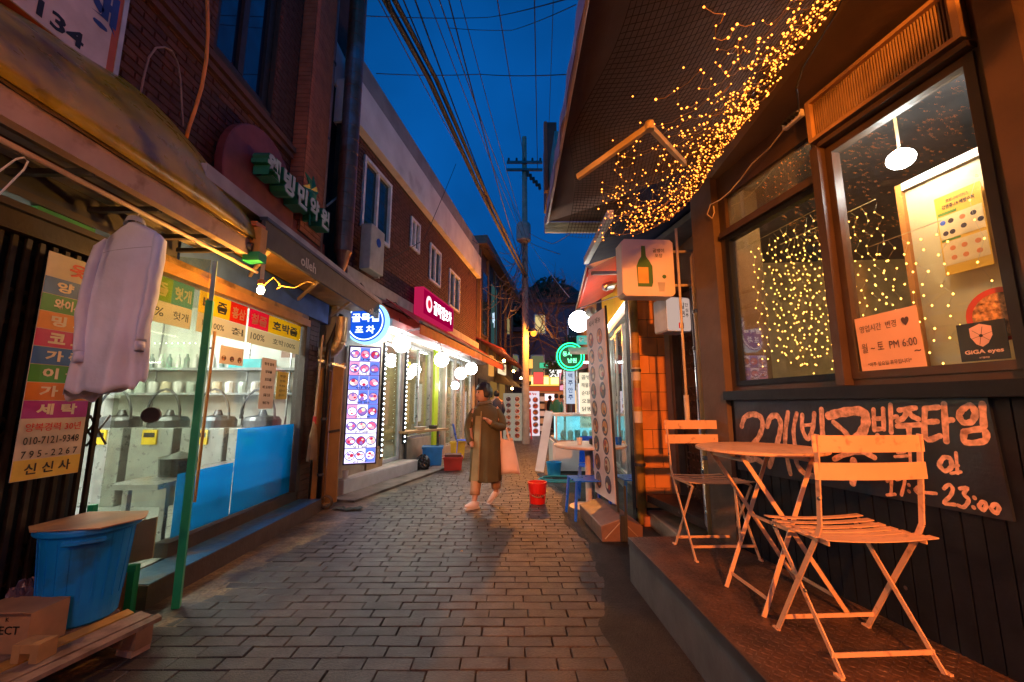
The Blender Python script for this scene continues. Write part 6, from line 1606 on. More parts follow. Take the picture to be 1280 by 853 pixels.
# ================================================================== building two (brick, white parapet) with bright pub below
F2 = F((-2.45, 5.7), (-1.20, 13.5), (0, 9))
L2 = F2.L
b2 = thing('brick_pub_building', 'two storey brown brick building with white roof band and bright pub at street level', 'building', F2.p(3.5, 0))
wins = [(.45, 1.43, 4.0, 5.2), (2.36, 2.84, 4.40, 5.05), (3.48, 4.23, 4.04, 4.93), (4.94, 5.90, 3.78, 4.80)]
mb = MB(); wall_with_holes(mb, F2, .0, L2, 2.95, 5.5, -.2, 0, wins); mb.build('upper_wall', mortar, b2)
brick_wall(F2, .0, L2, 3.22, 5.42, wins, b2, brickfar)
MB().fbox(F2, -.05, L2 + .1, 5.44, 6.15, -.3, .14).build('roof_band', white_plaster, b2)
MB().fbox(F2, -.05, L2 + .1, 6.152, 6.65, -.1, .06).build('parapet', pm('parapet_grey', (.33, .33, .33), .8, bump=.4, bs=15, var=.3, vs=1.5, col2=(.2, .2, .2), c2s=1.5, c2t=.55), b2)
MB().fbox(F2, .0, L2, 2.98, 3.2, .0, .12).build('ledge', pm('ledge_grey', (.42, .38, .36), .7, bump=.2, bs=20), b2)
MB().fbox(F2, -.3, 0, 3.0, 6.0, -.9, -.3).build('end_wall', white_plaster, b2)
wfr = pm('window_white', (.82, .82, .82), .4)
gd = glass('dark_glass', (.25, .35, .36), 2.0, haze=.35, hazecol=(.04, .09, .09))
for k, (a0, a1, z0, z1) in enumerate(wins):
    o = sash(F2, a0, a1, z0, z1, -.06, .055, .10, wfr, b2, gd)
    am = (a0 + a1) / 2
    MB().fbox(F2, am - .03, am + .03, z0 + .055, z1 - .055, -.04, .03).build('mullion', wfr, o)
    if k == 0: MB().fbox(F2, a0 + .06, am - .04, z0 + .06, z1 - .06, -.14, -.12).build('curtain', pm('curtain_teal', (.02, .25, .28), .7), o)
    MB().fbox(F2, a0, a1, z0, z1, -.19, -.17).build('blind', pm('blind_dark', (.10, .11, .11), .7), o)
    if k in (1, 2): MB().fbox(F2, am + .05, a1 - .06, z0 + .06, z1 - .25, -.035, -.03).build('paper', pm('win_paper', (.45, .5, .5), .7), o)
t = thing('air_conditioner', 'narrow beige air conditioner unit on the brick wall below the big window', 'air conditioner', F2.p(.35, 3.25, .1))
MB().fbox(F2, .28, .72, 3.24, 3.95, .125, .30).build('casing', pm('ac_beige', (.5, .45, .36), .5), t, bevel=.015)
MB().lathe(F2.p(.52, 3.72, .301), [(.07, 0), (.07, .004)], 16, F2.n).build('badge', pm('badge_blue', (.02, .08, .4), .4), t)
MB().fbox(F2, .75, .80, 3.24, 3.6, .125, .2).build('pipe_cover', pm('ac_beige', (.5, .45, .36), .5), t)
# lower facade: pub front
lo = MB(); wall_with_holes(lo, F2, .0, L2, .0, 2.97, -.15, 0, [(1.55, 2.36, .22, 2.35), (2.42, 3.95, .55, 2.45), (4.1, 4.9, .2, 2.45), (5.0, 5.75, .2, 2.45), (5.85, 6.6, .2, 2.45), (6.7, 7.6, .2, 2.45)])
lo.build('lower_wall', pm('pub_wall', (.42, .36, .28), .6, bump=.2, bs=20, var=.15), b2)
gp = glass('pub_glass', (.85, .95, .9), 1.4, haze=.04)
dfr = pm('door_frame_white', (.7, .7, .72), .35)
sash(F2, 1.56, 2.34, .23, 2.34, -.10, .06, .06, dfr, b2, gp, name='door')
o = sash(F2, 2.43, 3.94, .56, 2.44, -.10, .05, .06, pm('frame_alu', (.5, .5, .5), .3, metal=.6), b2, gp)
MB().fbox(F2, 3.2, 3.25, .61, 2.39, -.11, -.05).build('mullion', MATS['frame_alu'], o)
lime = pm('lime_panel', (.42, .62, .02), .5, var=.05)
MB().fbox(F2, 3.96, 4.10, .2, 2.6, .0, .05).build('lime_post', lime, b2)
MB().fbox(F2, 4.10, 4.5, .2, 2.45, -.10, -.05).build('lime_panel', lime, b2)
for a0, a1 in ((4.52, 4.98), (5.0, 5.74), (5.86, 6.59), (6.71, 7.59)): sash(F2, a0, a1, .2, 2.44, -.10, .05, .06, MATS['frame_alu'], b2, gp, name='sliding_door')
mb = MB(); mb.fbox(F2, 0, L2, 0, 2.9, -2.6, -2.5); mb.fbox(F2, .0, .1, 0, 2.9, -2.5, -.16); mb.fbox(F2, L2 - .1, L2, 0, 2.9, -2.5, -.16); mb.build('interior_wall', pm('pub_inner', (.45, .33, .18), .6), b2)
MB().fbox(F2, .1, L2 - .1, 2.80, 2.9, -2.5, -.16).build('interior_ceiling', white_plaster, b2)
MB().fbox(F2, .1, L2 - .1, .0, .15, -2.5, -.16).build('interior_floor', concrete, b2)
for k in range(3): MB().fbox(F2, 1.5 + 2.2 * k, 2.5 + 2.2 * k, 2.72, 2.76, -1.2, -1.1).build('interior_lamp', em('pub_lamp', (1, .85, .6), 95), b2)
MB().fbox(F2, 1.56, 1.95, .3, 1.5, -.9, -.5).build('teal_fridge', pm('fridge_teal', (.02, .4, .42), .4), b2)
MB().fbox(F2, 2.5, 3.9, .15, 1.2, -1.6, -1.3).build('bar_counter', pm('bar_wood', (.3, .15, .05), .5), b2)
t = thing('hanging_lamp', 'small yellow square lamp shade hanging inside the pub window', 'lamp', F2.p(3.5, 2.05, -.5))
MB().fbox(F2, 3.4, 3.6, 2.02, 2.18, -.6, -.4).build('shade', em('shade_yellow', (1, .6, .1), 3), t)
MB().tube([F2.p(3.5, 2.18, -.5), F2.p(3.5, 2.8, -.5)], .006, 5).build('cord', black_rubber, t)
for k in range(14):
    t_ = None
mb = MB(); 
for k in range(14): mb.lathe(F2.p(2.6 + .09 * k, 1.2, -1.4), [(.03, 0), (.03, .16), (.012, .2), (.012, .26)], 8)
tag(mb.build('bottles', pm('bottle_cream', (.6, .55, .4), .4)), 'row of pale bottles on the pub counter behind the window', 'bottles', kind='stuff')
# step
t = thing('pub_step', 'light grey painted step running along the pub front', 'step', (-2.1, 6.8, 0))
A0, A1 = on_z(429, 621, 0), on_z(522, 590, 0)
FK = F((A0.x, A0.y), (A1.x, A1.y), (0, 6.5))
MB().fbox(FK, 0, FK.L, -.015, .215, -.9, .0).build('kerb', pm('step_grey', (.60, .63, .66), .5, var=.12, bump=.2, bs=20), t, bevel=.01)
MB().fbox(FK, .01, FK.L - .01, .216, .222, -.9, -.01).build('step_top', pm('step_top', (.50, .46, .42), .6, bump=.3, bs=30), t)
mbc = MB().lathe(FK.p(.1, .222, -.06), [(.035, 0), (.045, .11), (.043, .11), (.032, .006), (0, .006)], 14).build('paper_cup', white_plastic); tag(mbc, 'white paper cup on the corner of the grey pub step', 'cup')
t = thing('pavement_slab', 'worn concrete slab strip in front of the pub step', 'slab', FK.p(1, 0, .2)); t['kind'] = 'structure'
MB().fbox(FK, -.3, FK.L + .6, -.02, .035, .02, .38).build('slab', concrete, t)
# kerb 'brown' base wall under pub window
MB().fbox(F2, 1.0, 1.54, .0, .55, .0, .03).build('base_panel', pm('base_tan', (.4, .26, .12), .6), b2)
# LED menu panel
c0, c1 = on_y(428, 582, 5.95), on_y(470, 582, 6.12); ct = on_y(437, 432, 5.95)
rx = (c1 - c0); rx.z = 0; w_ = rx.length; rxn = rx.normalized(); hgt = ct.z - c0.z; nn = rxn.cross(V(0, 0, 1))
t = thing('lit_menu', 'tall glowing violet menu panel crowded with pink dish photos beside the pub door', 'menu board', c0)
MB().hexa([c0 - nn * .10, c0 + rx - nn * .10, c0 + rx, c0, c0 - nn * .10 + V(0, 0, hgt), c0 + rx - nn * .10 + V(0, 0, hgt), c0 + rx + V(0, 0, hgt), c0 + V(0, 0, hgt)]).build('frame', pm('menu_frame', (.02, .02, .06), .4), t)
i0 = c0 + rxn * .018 + V(0, 0, .02) + nn * .002
ww, hh = w_ - .036, hgt - .04
MB().face([i0, i0 + rxn * ww, i0 + rxn * ww + V(0, 0, hh), i0 + V(0, 0, hh)]).build('lit_face', em('menu_violet', (.62, .50, 1.0), 1.5), t)
mcol = [em('menu_pink', (1.0, .16, .34), 1.2), em('menu_white', (.95, .88, 1.0), 2.0), em('menu_rose', (1.0, .45, .55), 1.3), em('menu_red', (.75, .04, .12), 1.0), em('menu_violet_dish', (.45, .22, .75), 1.0), em('menu_cream', (1.0, .8, .6), 1.3)]
rcell = random.Random(8); cm = [MB(), MB(), MB()]
for i in range(8):
    for j in range(3):
        p_ = i0 + rxn * (ww * j / 3 + .004) + V(0, 0, hh * i / 8 + .008) + nn * .0015; a_, b2_ = rxn * (ww / 3 - .008), V(0, 0, hh / 8 - .016)
        cm[rcell.choice((0, 0, 0, 1, 2))].face([p_, p_ + a_, p_ + a_ + b2_, p_ + b2_])
for q_, m_ in zip(cm, (em('cell_white', (.95, .9, 1), 2.0), em('cell_blue', (.15, .25, 1), 1.3), em('cell_pink', (1, .35, .6), 1.3))): q_.build('cell_print', m_, t, kind='stuff')
food_print(i0, rxn, (0, 0, 1), ww, hh, 8, 3, mcol, t, 21, .003, em('menu_ring', (.20, .2, .7), .8), rr=.44)
mb = MB()
for k in range(1, 8): z_ = hh * k / 8; mb.face([i0 + nn * .0085 + V(0, 0, z_ - .006), i0 + nn * .0085 + rxn * ww + V(0, 0, z_ - .006), i0 + nn * .0085 + rxn * ww + V(0, 0, z_ + .006), i0 + nn * .0085 + V(0, 0, z_ + .006)])
mb.build('divider', em('menu_div', (.12, .1, .5), .8), t, kind='stuff')
for i in range(8):
    lettering(['곱창', '닭발', '전골', '찌개', '볶음', '탕류', '모듬', '안주'][i], i0 + nn * .009 + rxn * (ww * .5) + V(0, 0, hh * (i + .12) / 8), rxn, (0, 0, 1), .03, print_black, t, w=.2)
# round blue sign
cs = on_y(461, 404, 6.15)
rx2 = V(.94, -.1, 0).normalized(); nn2 = rx2.cross(V(0, 0, 1))
t = thing('round_sign', 'round blue lit sign with white Korean letters and white ring by the awning end', 'sign', cs)
MB().lathe(cs, [(0, 0), (.33, 0), (.33, .10), (.31, .11)], 40, nn2).build('rim', em('rim_cyan', (.35, .75, 1.0), 1.6), t)
MB().lathe(cs + nn2 * .105, [(.30, 0), (.30, .008), (0, .009)], 40, nn2).build('face_panel', em('face_blue', (.01, .10, .75), 1.1), t)
MB().tube([cs + nn2 * .12 + (rx2 * math.cos(a) + V(0, 0, math.sin(a))) * .27 for a in [math.pi * k / 20 for k in range(40)]], .009, 5, closed=True).build('ring', em('ring_white', (.8, .95, 1), 2.4), t)
we = em('letter_white_lit', (.85, .95, 1.0), 2.2)
lettering('골목집', cs + nn2 * .118 + V(0, 0, .06), rx2, (0, 0, 1), .13, we, t, w=.42, off=.03)
lettering('포 차', cs + nn2 * .118 + V(0, 0, -.12), rx2, (0, 0, 1), .12, we, t, w=.30, off=.03)
MB().tube([cs + V(0, 0, .2) - nn2 * .02, F2.p(.4, 2.75, .0)], .015, 6).build('bracket', darksteel, t)
# vertical LED bulb strips
for k, (a, z0, z1) in enumerate(((1.46, .35, 2.3), (2.385, .5, 2.3))):
    t = thing('led_strip', ['left', 'right'][k] + ' vertical strip of white dots framing the pub door', 'light strip', F2.p(a, z0, .06))
    MB().fbox(F2, a - .03, a + .03, z0, z1, .0, .04).build('housing', black_rubber, t)
    mb = MB(); z = z0 + .05
    while z < z1: mb.octa(F2.p(a, z, .045), .020); z += .085
    mb.build('dots', em('dot_white', (.8, .95, 1), 9), t, kind='stuff')
# pub awning: red/white striped front, dusky far part
t = thing('awning', 'red awning over the pub front with white end panel and sagging dark red fabric', 'awning', F2.p(4, 2.7, .8))
def aw(a0, a1, m, nm, d0=.75, d1=.75, z0=2.55, z1=2.55):
    mb = MB(); mb.hexa([F2.p(a0, 3.0, .13), F2.p(a1, 3.0, .13), F2.p(a1, z1, d1), F2.p(a0, z0, d0), F2.p(a0, 3.015, .13), F2.p(a1, 3.015, .13), F2.p(a1, z1 + .015, d1), F2.p(a0, z0 + .015, d0)])
    mb.fbox(F2, a0, a1, z0 - .16, z0 - .002, d0 - .006, d0 + .006) if abs(z0 - z1) < .01 else None
    return mb.build(nm, m, t)
dkr = pm('awning_dull_red', (.28, .05, .045), .7, var=.15)
aw(1.2, 4.9, pm('awning_red2', (.50, .04, .03), .6), 'canopy'); aw(4.905, 5.6, pm('awning_stripe', (.62, .35, .33), .6), 'white_panel'); aw(5.605, 9.0, dkr, 'far_canopy')
mb = MB()
for k in range(5): mb.fbox(F2, 4.95 + .13 * k, 5.0 + .13 * k, 2.40, 2.545, .758, .762)
mb.build('stripe', MATS['awning_red2'], t)
MB().fbox(F2, 1.2, 9.0, 2.575, 2.61, .73, .775).build('front_bar', grey_plaster, t)
for a in (1.6, 3.2, 4.9, 6.8): MB().bar(F2.p(a, 2.5, .02), F2.p(a, 2.56, .73), .02, .03).build('arm', steel, t)
MB().fbox(F2, 1.0, L2, 2.50, 2.62, .0, .35).build('soffit', white_plaster, b2)
mb = MB(); mb.fbox(F2, 1.4, 3.9, 2.46, 2.485, .12, .15); mb.fbox(F2, 4.4, 7.2, 2.46, 2.485, .12, .15); mb.build('light_tube', em('tube_cool', (.85, 1, .98), 3.0), b2)
# red LED sign
F2S = F((F2.p(0, 0, .32).x, F2.p(0, 0, .32).y), (F2.p(L2, 0, .32).x, F2.p(L2, 0, .32).y), (0, 9))
t = thing('lit_sign', 'glowing crimson sign box with white Korean letters on the brick wall', 'sign', F2.p(3.8, 3.2, .3))
MB().fbox(F2S, 2.4, 4.35, 3.02, 3.52, -.18, .0).build('sign_body', em('sign_crimson', (.45, .0, .06), .7), t)
MB().fbox(F2S, 2.37, 4.38, 2.99, 3.018, -.18, .01).fbox(F2S, 2.37, 4.38, 3.522, 3.55, -.18, .01).fbox(F2S, 2.37, 2.398, 3.02, 3.52, -.18, .01).fbox(F2S, 4.352, 4.38, 3.02, 3.52, -.18, .01).build('frame', em('frame_pink', (.8, .02, .12), .6), t)
lettering('골목집포차', F2S.p(3.62, 3.27, .003), F2S.tr, (0, 0, 1), .30, em('letter_pinkwhite', (1, .85, .9), 3.0), t, w=1.25, off=.03)
MB().lathe(F2S.p(2.72, 3.27, .003), [(.17, 0), (.17, .004)], 20, F2S.n).build('logo_disc', em('logo_pink', (1, .5, .55), 2.0), t)
MB().lathe(F2S.p(2.72, 3.27, .008), [(.09, 0), (.09, .003)], 12, F2S.n).build('logo_mark', em('logo_red', (.8, .02, .05), 1.0), t)
# globes
for k, (px_, py_, y_, r_, lab) in enumerate(((502, 430, 7.1, .15, 'nearest white globe lamp under the pub awning, left of the others'), (552, 450, 8.7, .15, 'white globe lamp second from the left under the pub awning'), (576, 467, 9.8, .14, 'white globe lamp above the walking person'), (589, 461, 10.4, .15, 'white globe lamp rightmost under the pub awning'), (569, 482, 10.6, .10, 'smallest white globe lamp seen just left of the walking person'))):
    c = on_y(px_, py_, y_); globe_lamp(c, r_, lab, 17, arm=c + V(-.06, 0, .45), group='globe lamps under the pub awning', m=em('globe_pub', (1, .97, .95), 30))
# counter, crates in front of pub window
t = thing('wall_counter', 'wooden ledge table with a bowl outside the pub window', 'counter', F2.p(3.1, 0, .3))
ca, cb_ = on_y(512, 556, 7.9), on_y(558, 556, 9.0)
FC = F((ca.x - .1, ca.y), (cb_.x, cb_.y), (0, 8.5))
MB().fbox(FC, 0, FC.L, .70, .74, -.30, .05).build('tabletop', pm('counter_wood', (.55, .33, .15), .5), t)
for a in (.15, FC.L - .15): MB().fbox(FC, a, a + .04, .0, .70, -.15, -.11).build('leg', darksteel, t)
m_ = MB().lathe(FC.p(.55, .741, -.1), [(.06, 0), (.12, .05), (.13, .06), (.05, .012), (0, .01)], 18).build('bowl', white_plastic); tag(m_, 'white bowl on the wooden ledge outside the pub', 'bowl')
m_ = MB().lathe(FC.p(.95, .741, -.12), [(.08, 0), (.09, .06), (.08, .07), (0, .07)], 18).build('pot', black_rubber); tag(m_, 'small black pan on the wooden ledge outside the pub', 'pan')
def crate(label, c, w, d, h, m, lid=None, rz=.15, group=None):
    t = thing('crate', label, 'crate', (0, 0, 0), group)
    mb = MB(); e = .02
    mb.hexa([(-w / 2 + e, -d / 2 + e, 0), (w / 2 - e, -d / 2 + e, 0), (w / 2 - e, d / 2 - e, 0), (-w / 2 + e, d / 2 - e, 0), (-w / 2, -d / 2, h), (w / 2, -d / 2, h), (w / 2, d / 2, h), (-w / 2, d / 2, h)]); mb.build('tub', m, t)
    mb = MB(); 
    for (x0, x1, y0, y1) in ((-w / 2 - .012, w / 2 + .012, -d / 2 - .014, -d / 2 + .006), (-w / 2 - .012, w / 2 + .012, d / 2 - .006, d / 2 + .014), (-w / 2 - .014, -w / 2 + .006, -d / 2 + .007, d / 2 - .007), (w / 2 - .006, w / 2 + .014, -d / 2 + .007, d / 2 - .007)): mb.box(x0, x1, y0, y1, h - .03, h + .008)
    mb.build('rim', m, t)
    if lid: MB().box(-w / 2 + .02, w / 2 - .02, -d / 2 + .02, d / 2 - .02, h + .009, h + .05).build('contents', lid, t)
    t.location = c; t.rotation_euler = (0, 0, rz); return t
cy, rd_, ye = pm('crate_blue', (.01, .22, .65), .45), pm('crate_red', (.35, .03, .025), .5), pm('crate_yellow', (.6, .42, .03), .5)
crate('sky blue plastic tub under the pub ledge table', on_z(540, 585, 0) + V(-.05, .3, 0), .40, .40, .38, cy)
crate('dark red plastic crate standing on the paving edge by the blue tub', on_z(564, 589, 0) + V(0, .2, 0), .36, .34, .24, rd_, pm('crate_soil', (.1, .04, .03), .8))
crate('yellow plastic crate behind the dark red crate', on_z(567, 576, 0) + V(.02, .5, 0), .34, .3, .36, ye)
crate('red tub stacked behind the blue tub under the ledge', on_z(545, 573, 0) + V(-.2, .5, 0), .36, .3, .5, print_red)
t = thing('rubbish_bag', 'crumpled black rubbish bag beside the pub step end', 'bag', on_z(527, 590, 0))
mb = MB(); c = on_z(527, 590, 0) + V(0, .1, .14)
mb.grid(lambda u, v: c + V(.13 * math.sin(math.pi * v) * math.cos(2 * math.pi * u), .12 * math.sin(math.pi * v) * math.sin(2 * math.pi * u), .15 * math.cos(math.pi * v)) * (1 + .18 * math.sin(u * 44 + v * 21) * math.sin(v * 19)), 26, 14)
mb.build('bag_skin', pm('bag_black', (.012, .012, .014), .28), t)
plastic_chair(on_z(575, 574, 0) + V(.08, .2, 0), R(-80), 'blue plastic chair outside the pub just left of the walking person', bluep, None)
t = thing('cable_wall', 'black cable draped along the pub wall ledge', 'cable', F2.p(.2, 2.9, .3)); MB().tube([F2.p(.3 + .3 * k, 3.02 - .18 * math.sin(k * .8) ** 2, .16) for k in range(10)], .008, 5).build('cable_sheath', black_rubber, t)

# ================================================================== building three and the far left row
F3 = F((-1.18, 13.75), (.05, 21.5), (0, 17))
t = thing('dark_building', 'dark timber fronted building beyond the brick pub with tall unlit windows', 'building', F3.p(3, 0))
w3 = [(.5, 1.5, 3.6, 6.0), (2.0, 3.2, 3.4, 6.0), (4.0, 4.9, 3.4, 5.6), (5.6, 6.6, 3.4, 5.4)]
mb = MB(); wall_with_holes(mb, F3, -.05, F3.L, 0, 6.7, -2.0, 0, []); mb.build('wall', pm('timber_dark', (.11, .07, .045), .6, var=.3), t)
MB().fbox(F3, -.1, F3.L, 6.7, 7.0, -2, .35).build('roof_edge', pm('roof_edge', (.16, .11, .08), .6), t)
for k, (a0, a1, z0, z1) in enumerate(w3):
    o = MB().fbox(F3, a0, a1, z0, z1, .0, .05).build('window', pm('frame_dark3', (.08, .06, .05), .5), t); MB().fbox(F3, a0 + .08, a1 - .08, z0 + .08, z1 - .08, .051, .06).build('pane', glass('pane_black', (.05, .07, .08), 3, haze=.6, hazecol=(.02, .04, .05)) if k != 1 else em('pane_faint', (.10, .25, .25), .25), o)
for k in range(6): MB().fbox(F3, .1 + 1.3 * k, .2 + 1.3 * k, 2.9, 6.6, .0, .09).build('pilaster', pm('pilaster_amber', (.30, .16, .06), .5), t)
for k in range(4): MB().fbox(F3, .3 + 1.9 * k, 1.5 + 1.9 * k, .2, 2.1, .0, .03).build('shopfront', [black_paint, em('shop_dull_amber', (1, .5, .12), .25), em('shop_dull_amber', (1, .5, .12), .25), darkwood][k], t)
lettering('아', F3.p(2.2, 4.5, .12), F3.tr, (0, 0, 1), .6, em('sign_blue_white', (.6, .8, 1), 1.8), t, w=.45, off=.03)
t = thing('awning', 'maroon awning on the dark timber building beyond the pub', 'awning', F3.p(3, 3, .9))
MB().hexa([F3.p(-.2, 3.4, .01), F3.p(7, 3.2, .01), F3.p(7, 2.75, .9), F3.p(-.2, 3.0, .9), F3.p(-.2, 3.45, .01), F3.p(7, 3.25, .01), F3.p(7, 2.8, .9), F3.p(-.2, 3.05, .9)]).build('canopy', dkr, t)
t = thing('lit_sign', 'small tilted cream lit sign with black letters under the maroon awning', 'sign', F3.p(1.6, 2.3, .5))
MB().fbox(F3, 1.4, 2.6, 2.35, 2.75, .45, .55).build('sign_body', em('sign_cream_lit', (1, .75, .45), 1.1), t)
lettering('사랑방', F3.p(2.0, 2.55, .553), F3.tr, (0, 0, 1), .25, print_black, t, w=.9, off=.04)
MB().fbox(F3, .5, .95, 2.2, 2.9, .3, .4).build('orange_box', em('box_orange_lit', (1, .4, .08), .8), t)
t = thing('drum_awning', 'dark conical shade awning over the far left doorway', 'awning', F3.p(4, 2.3, .4))
mb = MB(); mb.hexa([F3.p(2.9, 2.1, .02), F3.p(5.6, 2.1, .02), F3.p(5.6, 1.95, .8), F3.p(2.9, 1.95, .8), F3.p(3.5, 2.6, .02), F3.p(5.0, 2.6, .02), F3.p(5.0, 2.5, .2), F3.p(3.5, 2.5, .2)]); mb.build('canopy', pm('thatch', (.10, .07, .04), .8), t)
globe_lamp(F3.p(4.4, 1.9, .5), .05, 'small warm lamp glowing under the dark conical shade', 60, None, None, 'small_warm_lamp', em('warm_spot', (1, .6, .2), 60))
# small warm lamps added to brighten the dark facade in amber
for k, (a, z) in enumerate(((1.0, 2.75), (3.2, 2.55), (5.4, 2.4))):
    globe_lamp(F3.p(a, z, .75), .05, ['nearest', 'middle', 'farthest'][k] + ' small added warm lamp under the maroon awning of the dark building', 60, None, None, 'small_warm_lamp', em('warm_fill', (1, .5, .12), 130))
# menu boards down the lane
def menu_board(label, c, w, h, face, rows, mats, ring, lean=.05, seed=3, hdr=None, rz=0.):
    t = thing('menu_board', label, 'menu board', (0, 0, 0))
    c = Vector(c); rx_ = V(math.cos(rz), math.sin(rz), 0); nn_ = rx_.cross(V(0, 0, 1)); up_ = V(0, 0, 1) - nn_ * lean
    b0 = c - rx_ * w / 2
    t.location = c
    MB().hexa([b0 - nn_ * .05, b0 + rx_ * w - nn_ * .05, b0 + rx_ * w, b0, b0 - nn_ * .05 + up_ * h, b0 + rx_ * w - nn_ * .05 + up_ * h, b0 + rx_ * w + up_ * h, b0 + up_ * h]).build('panel', face, t)
    food_print(b0 + rx_ * .02 + up_ * .06, rx_, up_, w - .04, h * (.84 if hdr else .90), rows, 2, mats, t, seed, .004, ring, rr=.42)
    MB().bar(c - nn_ * .05 + up_ * (h * .9), c - nn_ * .55, .05, .02).build('strut', darkwood, t)
    if hdr: lettering(hdr, b0 + rx_ * w / 2 + up_ * h * .94 + nn_ * .004, rx_, up_, .10, print_red, t, w=w * .7, off=.03)
    return t
menu_board('cream menu board with dish photos standing right of the walking person', on_z(641, 551, 0), .66, 1.62, em('board_cream_glow', (.75, .62, .45), .38), 7, food + [MATS['food_brown']], white_plastic, seed=6)  # cream face is emissive, standing in for light on the board
menu_board('glowing pink and white menu board beside the utility pole', on_z(665, 545, 0) + V(.0, 0, 0), .62, 1.75, em('board_pink', (1, .82, .9), .9), 6, [pm('food_rose', (.5, .08, .08), .5), MATS['food_brown'], MATS['food_dark'], MATS['food_orange']], em('ring_pale', (.55, .4, .5), .5), .03, 9, '메뉴')
for k in range(3):
    plastic_chair(V(on_y(656, 505, 15.5).x, 15.5, .0) + V(0, .0, .14 * k), R(10), ['lowest', 'middle', 'topmost'][k] + ' red plastic chair of the stack between the two menu boards', pm('chair_red', (.5, .02, .03), .4), 'stacked red plastic chairs')
t = thing('magazine_rack', 'low rack of papers right of the pink menu board', 'rack', (1.1, 17.5, 0))
for k in range(5): MB().box(1.0, 1.35, 17.4, 17.5, .15 + .3 * k, .35 + .3 * k).build('paper', [white_plastic, pm('rack_tan', (.5, .35, .2), .6)][k % 2], t)
MB().box(.98, 1.37, 17.51, 17.56, 0, 1.7).build('back_panel', darkwood, t)

# ================================================================== people
skin = pm('skin', (.50, .27, .18), .5, var=.05)
hair = pm('hair_black', (.012, .009, .008), .45, bump=.3, bs=120)
def skinned(name, verts, edges_, radii, m, parent, root=0, sub=1):
    me = bpy.data.meshes.new(name); me.from_pydata([tuple(v) for v in verts], edges_, [])
    o = bpy.data.objects.new(name, me); COL.objects.link(o); o.parent = parent
    md = o.modifiers.new('skin', 'SKIN'); md.use_smooth_shade = True
    for i, r_ in enumerate(radii):
        sv = me.skin_vertices[0].data[i]; sv.radius = (r_, r_); sv.use_root = (i == root)
    s2 = o.modifiers.new('sub', 'SUBSURF'); s2.levels = sub; s2.render_levels = sub
    me.materials.append(m); return o
def loft(name, rings, m, parent, n=28, smooth=True, solid=None, wob=0., cap=False, fold=0.):
    """rings: (cx, cy, z, rx, ry); local coordinates"""
    mb = MB()
    for i, (cx, cy_, z, rx_, ry_) in enumerate(rings):
        for j in range(n):
            a = 2 * math.pi * j / n; f_ = 1 + wob * math.sin(a * 4 + i * .5) * (i < 5) + fold * max(0, 1.05 - z) * (math.sin(a * 9 + z * 3) + .6 * math.sin(a * 15 - z * 5)) + .5 * fold * math.sin(a * 3 + z * 26) * math.exp(-((z - .9) / .25) ** 2)
            mb.v.append((cx + rx_ * f_ * math.cos(a), cy_ + ry_ * f_ * math.sin(a), z))
    for i in range(len(rings) - 1):
        for j in range(n): mb.f.append((i * n + j, i * n + (j + 1) % n, (i + 1) * n + (j + 1) % n, (i + 1) * n + j)); mb.m.append(0)
    if cap: mb.f.append(tuple((len(rings) - 1) * n + j for j in range(n))); mb.m.append(0)
    return mb.build(name, m, parent, smooth=smooth, solid=solid)
coat = pm('coat_olive', (.075, .062, .024), .75, var=.15, bump=.25, bs=40)
# local frame: y- faces the camera; the walker heads toward -x/-y
w_ = thing('person', 'person in a long olive coat walking toward the camera with a pink tote bag', 'person', (0, 0, 0))
Vs = [V(0, 0, .82), V(0, .01, .98), V(-.01, .01, 1.14), V(-.015, 0, 1.22), V(-.02, -.01, 1.275),
      V(-.08, 0, .78), V(-.10, -.06, .42), V(-.12, -.13, .085), V(-.165, -.20, .035),          # front leg
      V(.08, .02, .78), V(.12, .05, .44), V(.13, .16, .14), V(.10, .12, .06),                 # rear leg
      V(-.15, -.01, 1.16), V(-.21, -.02, .95), V(-.17, -.14, .78), V(-.15, -.17, .72),         # right arm (photo left)
      V(.14, .0, 1.16), V(.20, -.03, .96), V(.06, -.17, 1.02), V(.02, -.19, 1.06)]
Es = [(0, 1), (1, 2), (2, 3), (3, 4), (0, 5), (5, 6), (6, 7), (7, 8), (0, 9), (9, 10), (10, 11), (11, 12), (2, 13), (13, 14), (14, 15), (15, 16), (2, 17), (17, 18), (18, 19), (19, 20)]
Rr = [.10, .10, .11, .05, .05, .08, .055, .036, .03, .08, .055, .036, .03, .055, .042, .032, .026, .055, .042, .034, .030]
# fingers on the raised hand
hb = V(.02, -.19, 1.06)
for k in range(5):
    off = V(-.022 + .011 * k, -.012, .012 - .004 * k) if k < 4 else V(.018, -.02, .0)
    i0_ = len(Vs)
    Vs += [hb + off, hb + off + V(-.018, -.022, .012), hb + off + V(-.012, -.018, -.014)]
    Es += [(20, i0_), (i0_, i0_ + 1), (i0_ + 1, i0_ + 2)]; Rr += [.011, .009, .008]
body = skinned('body', Vs, Es, Rr, skin, w_)
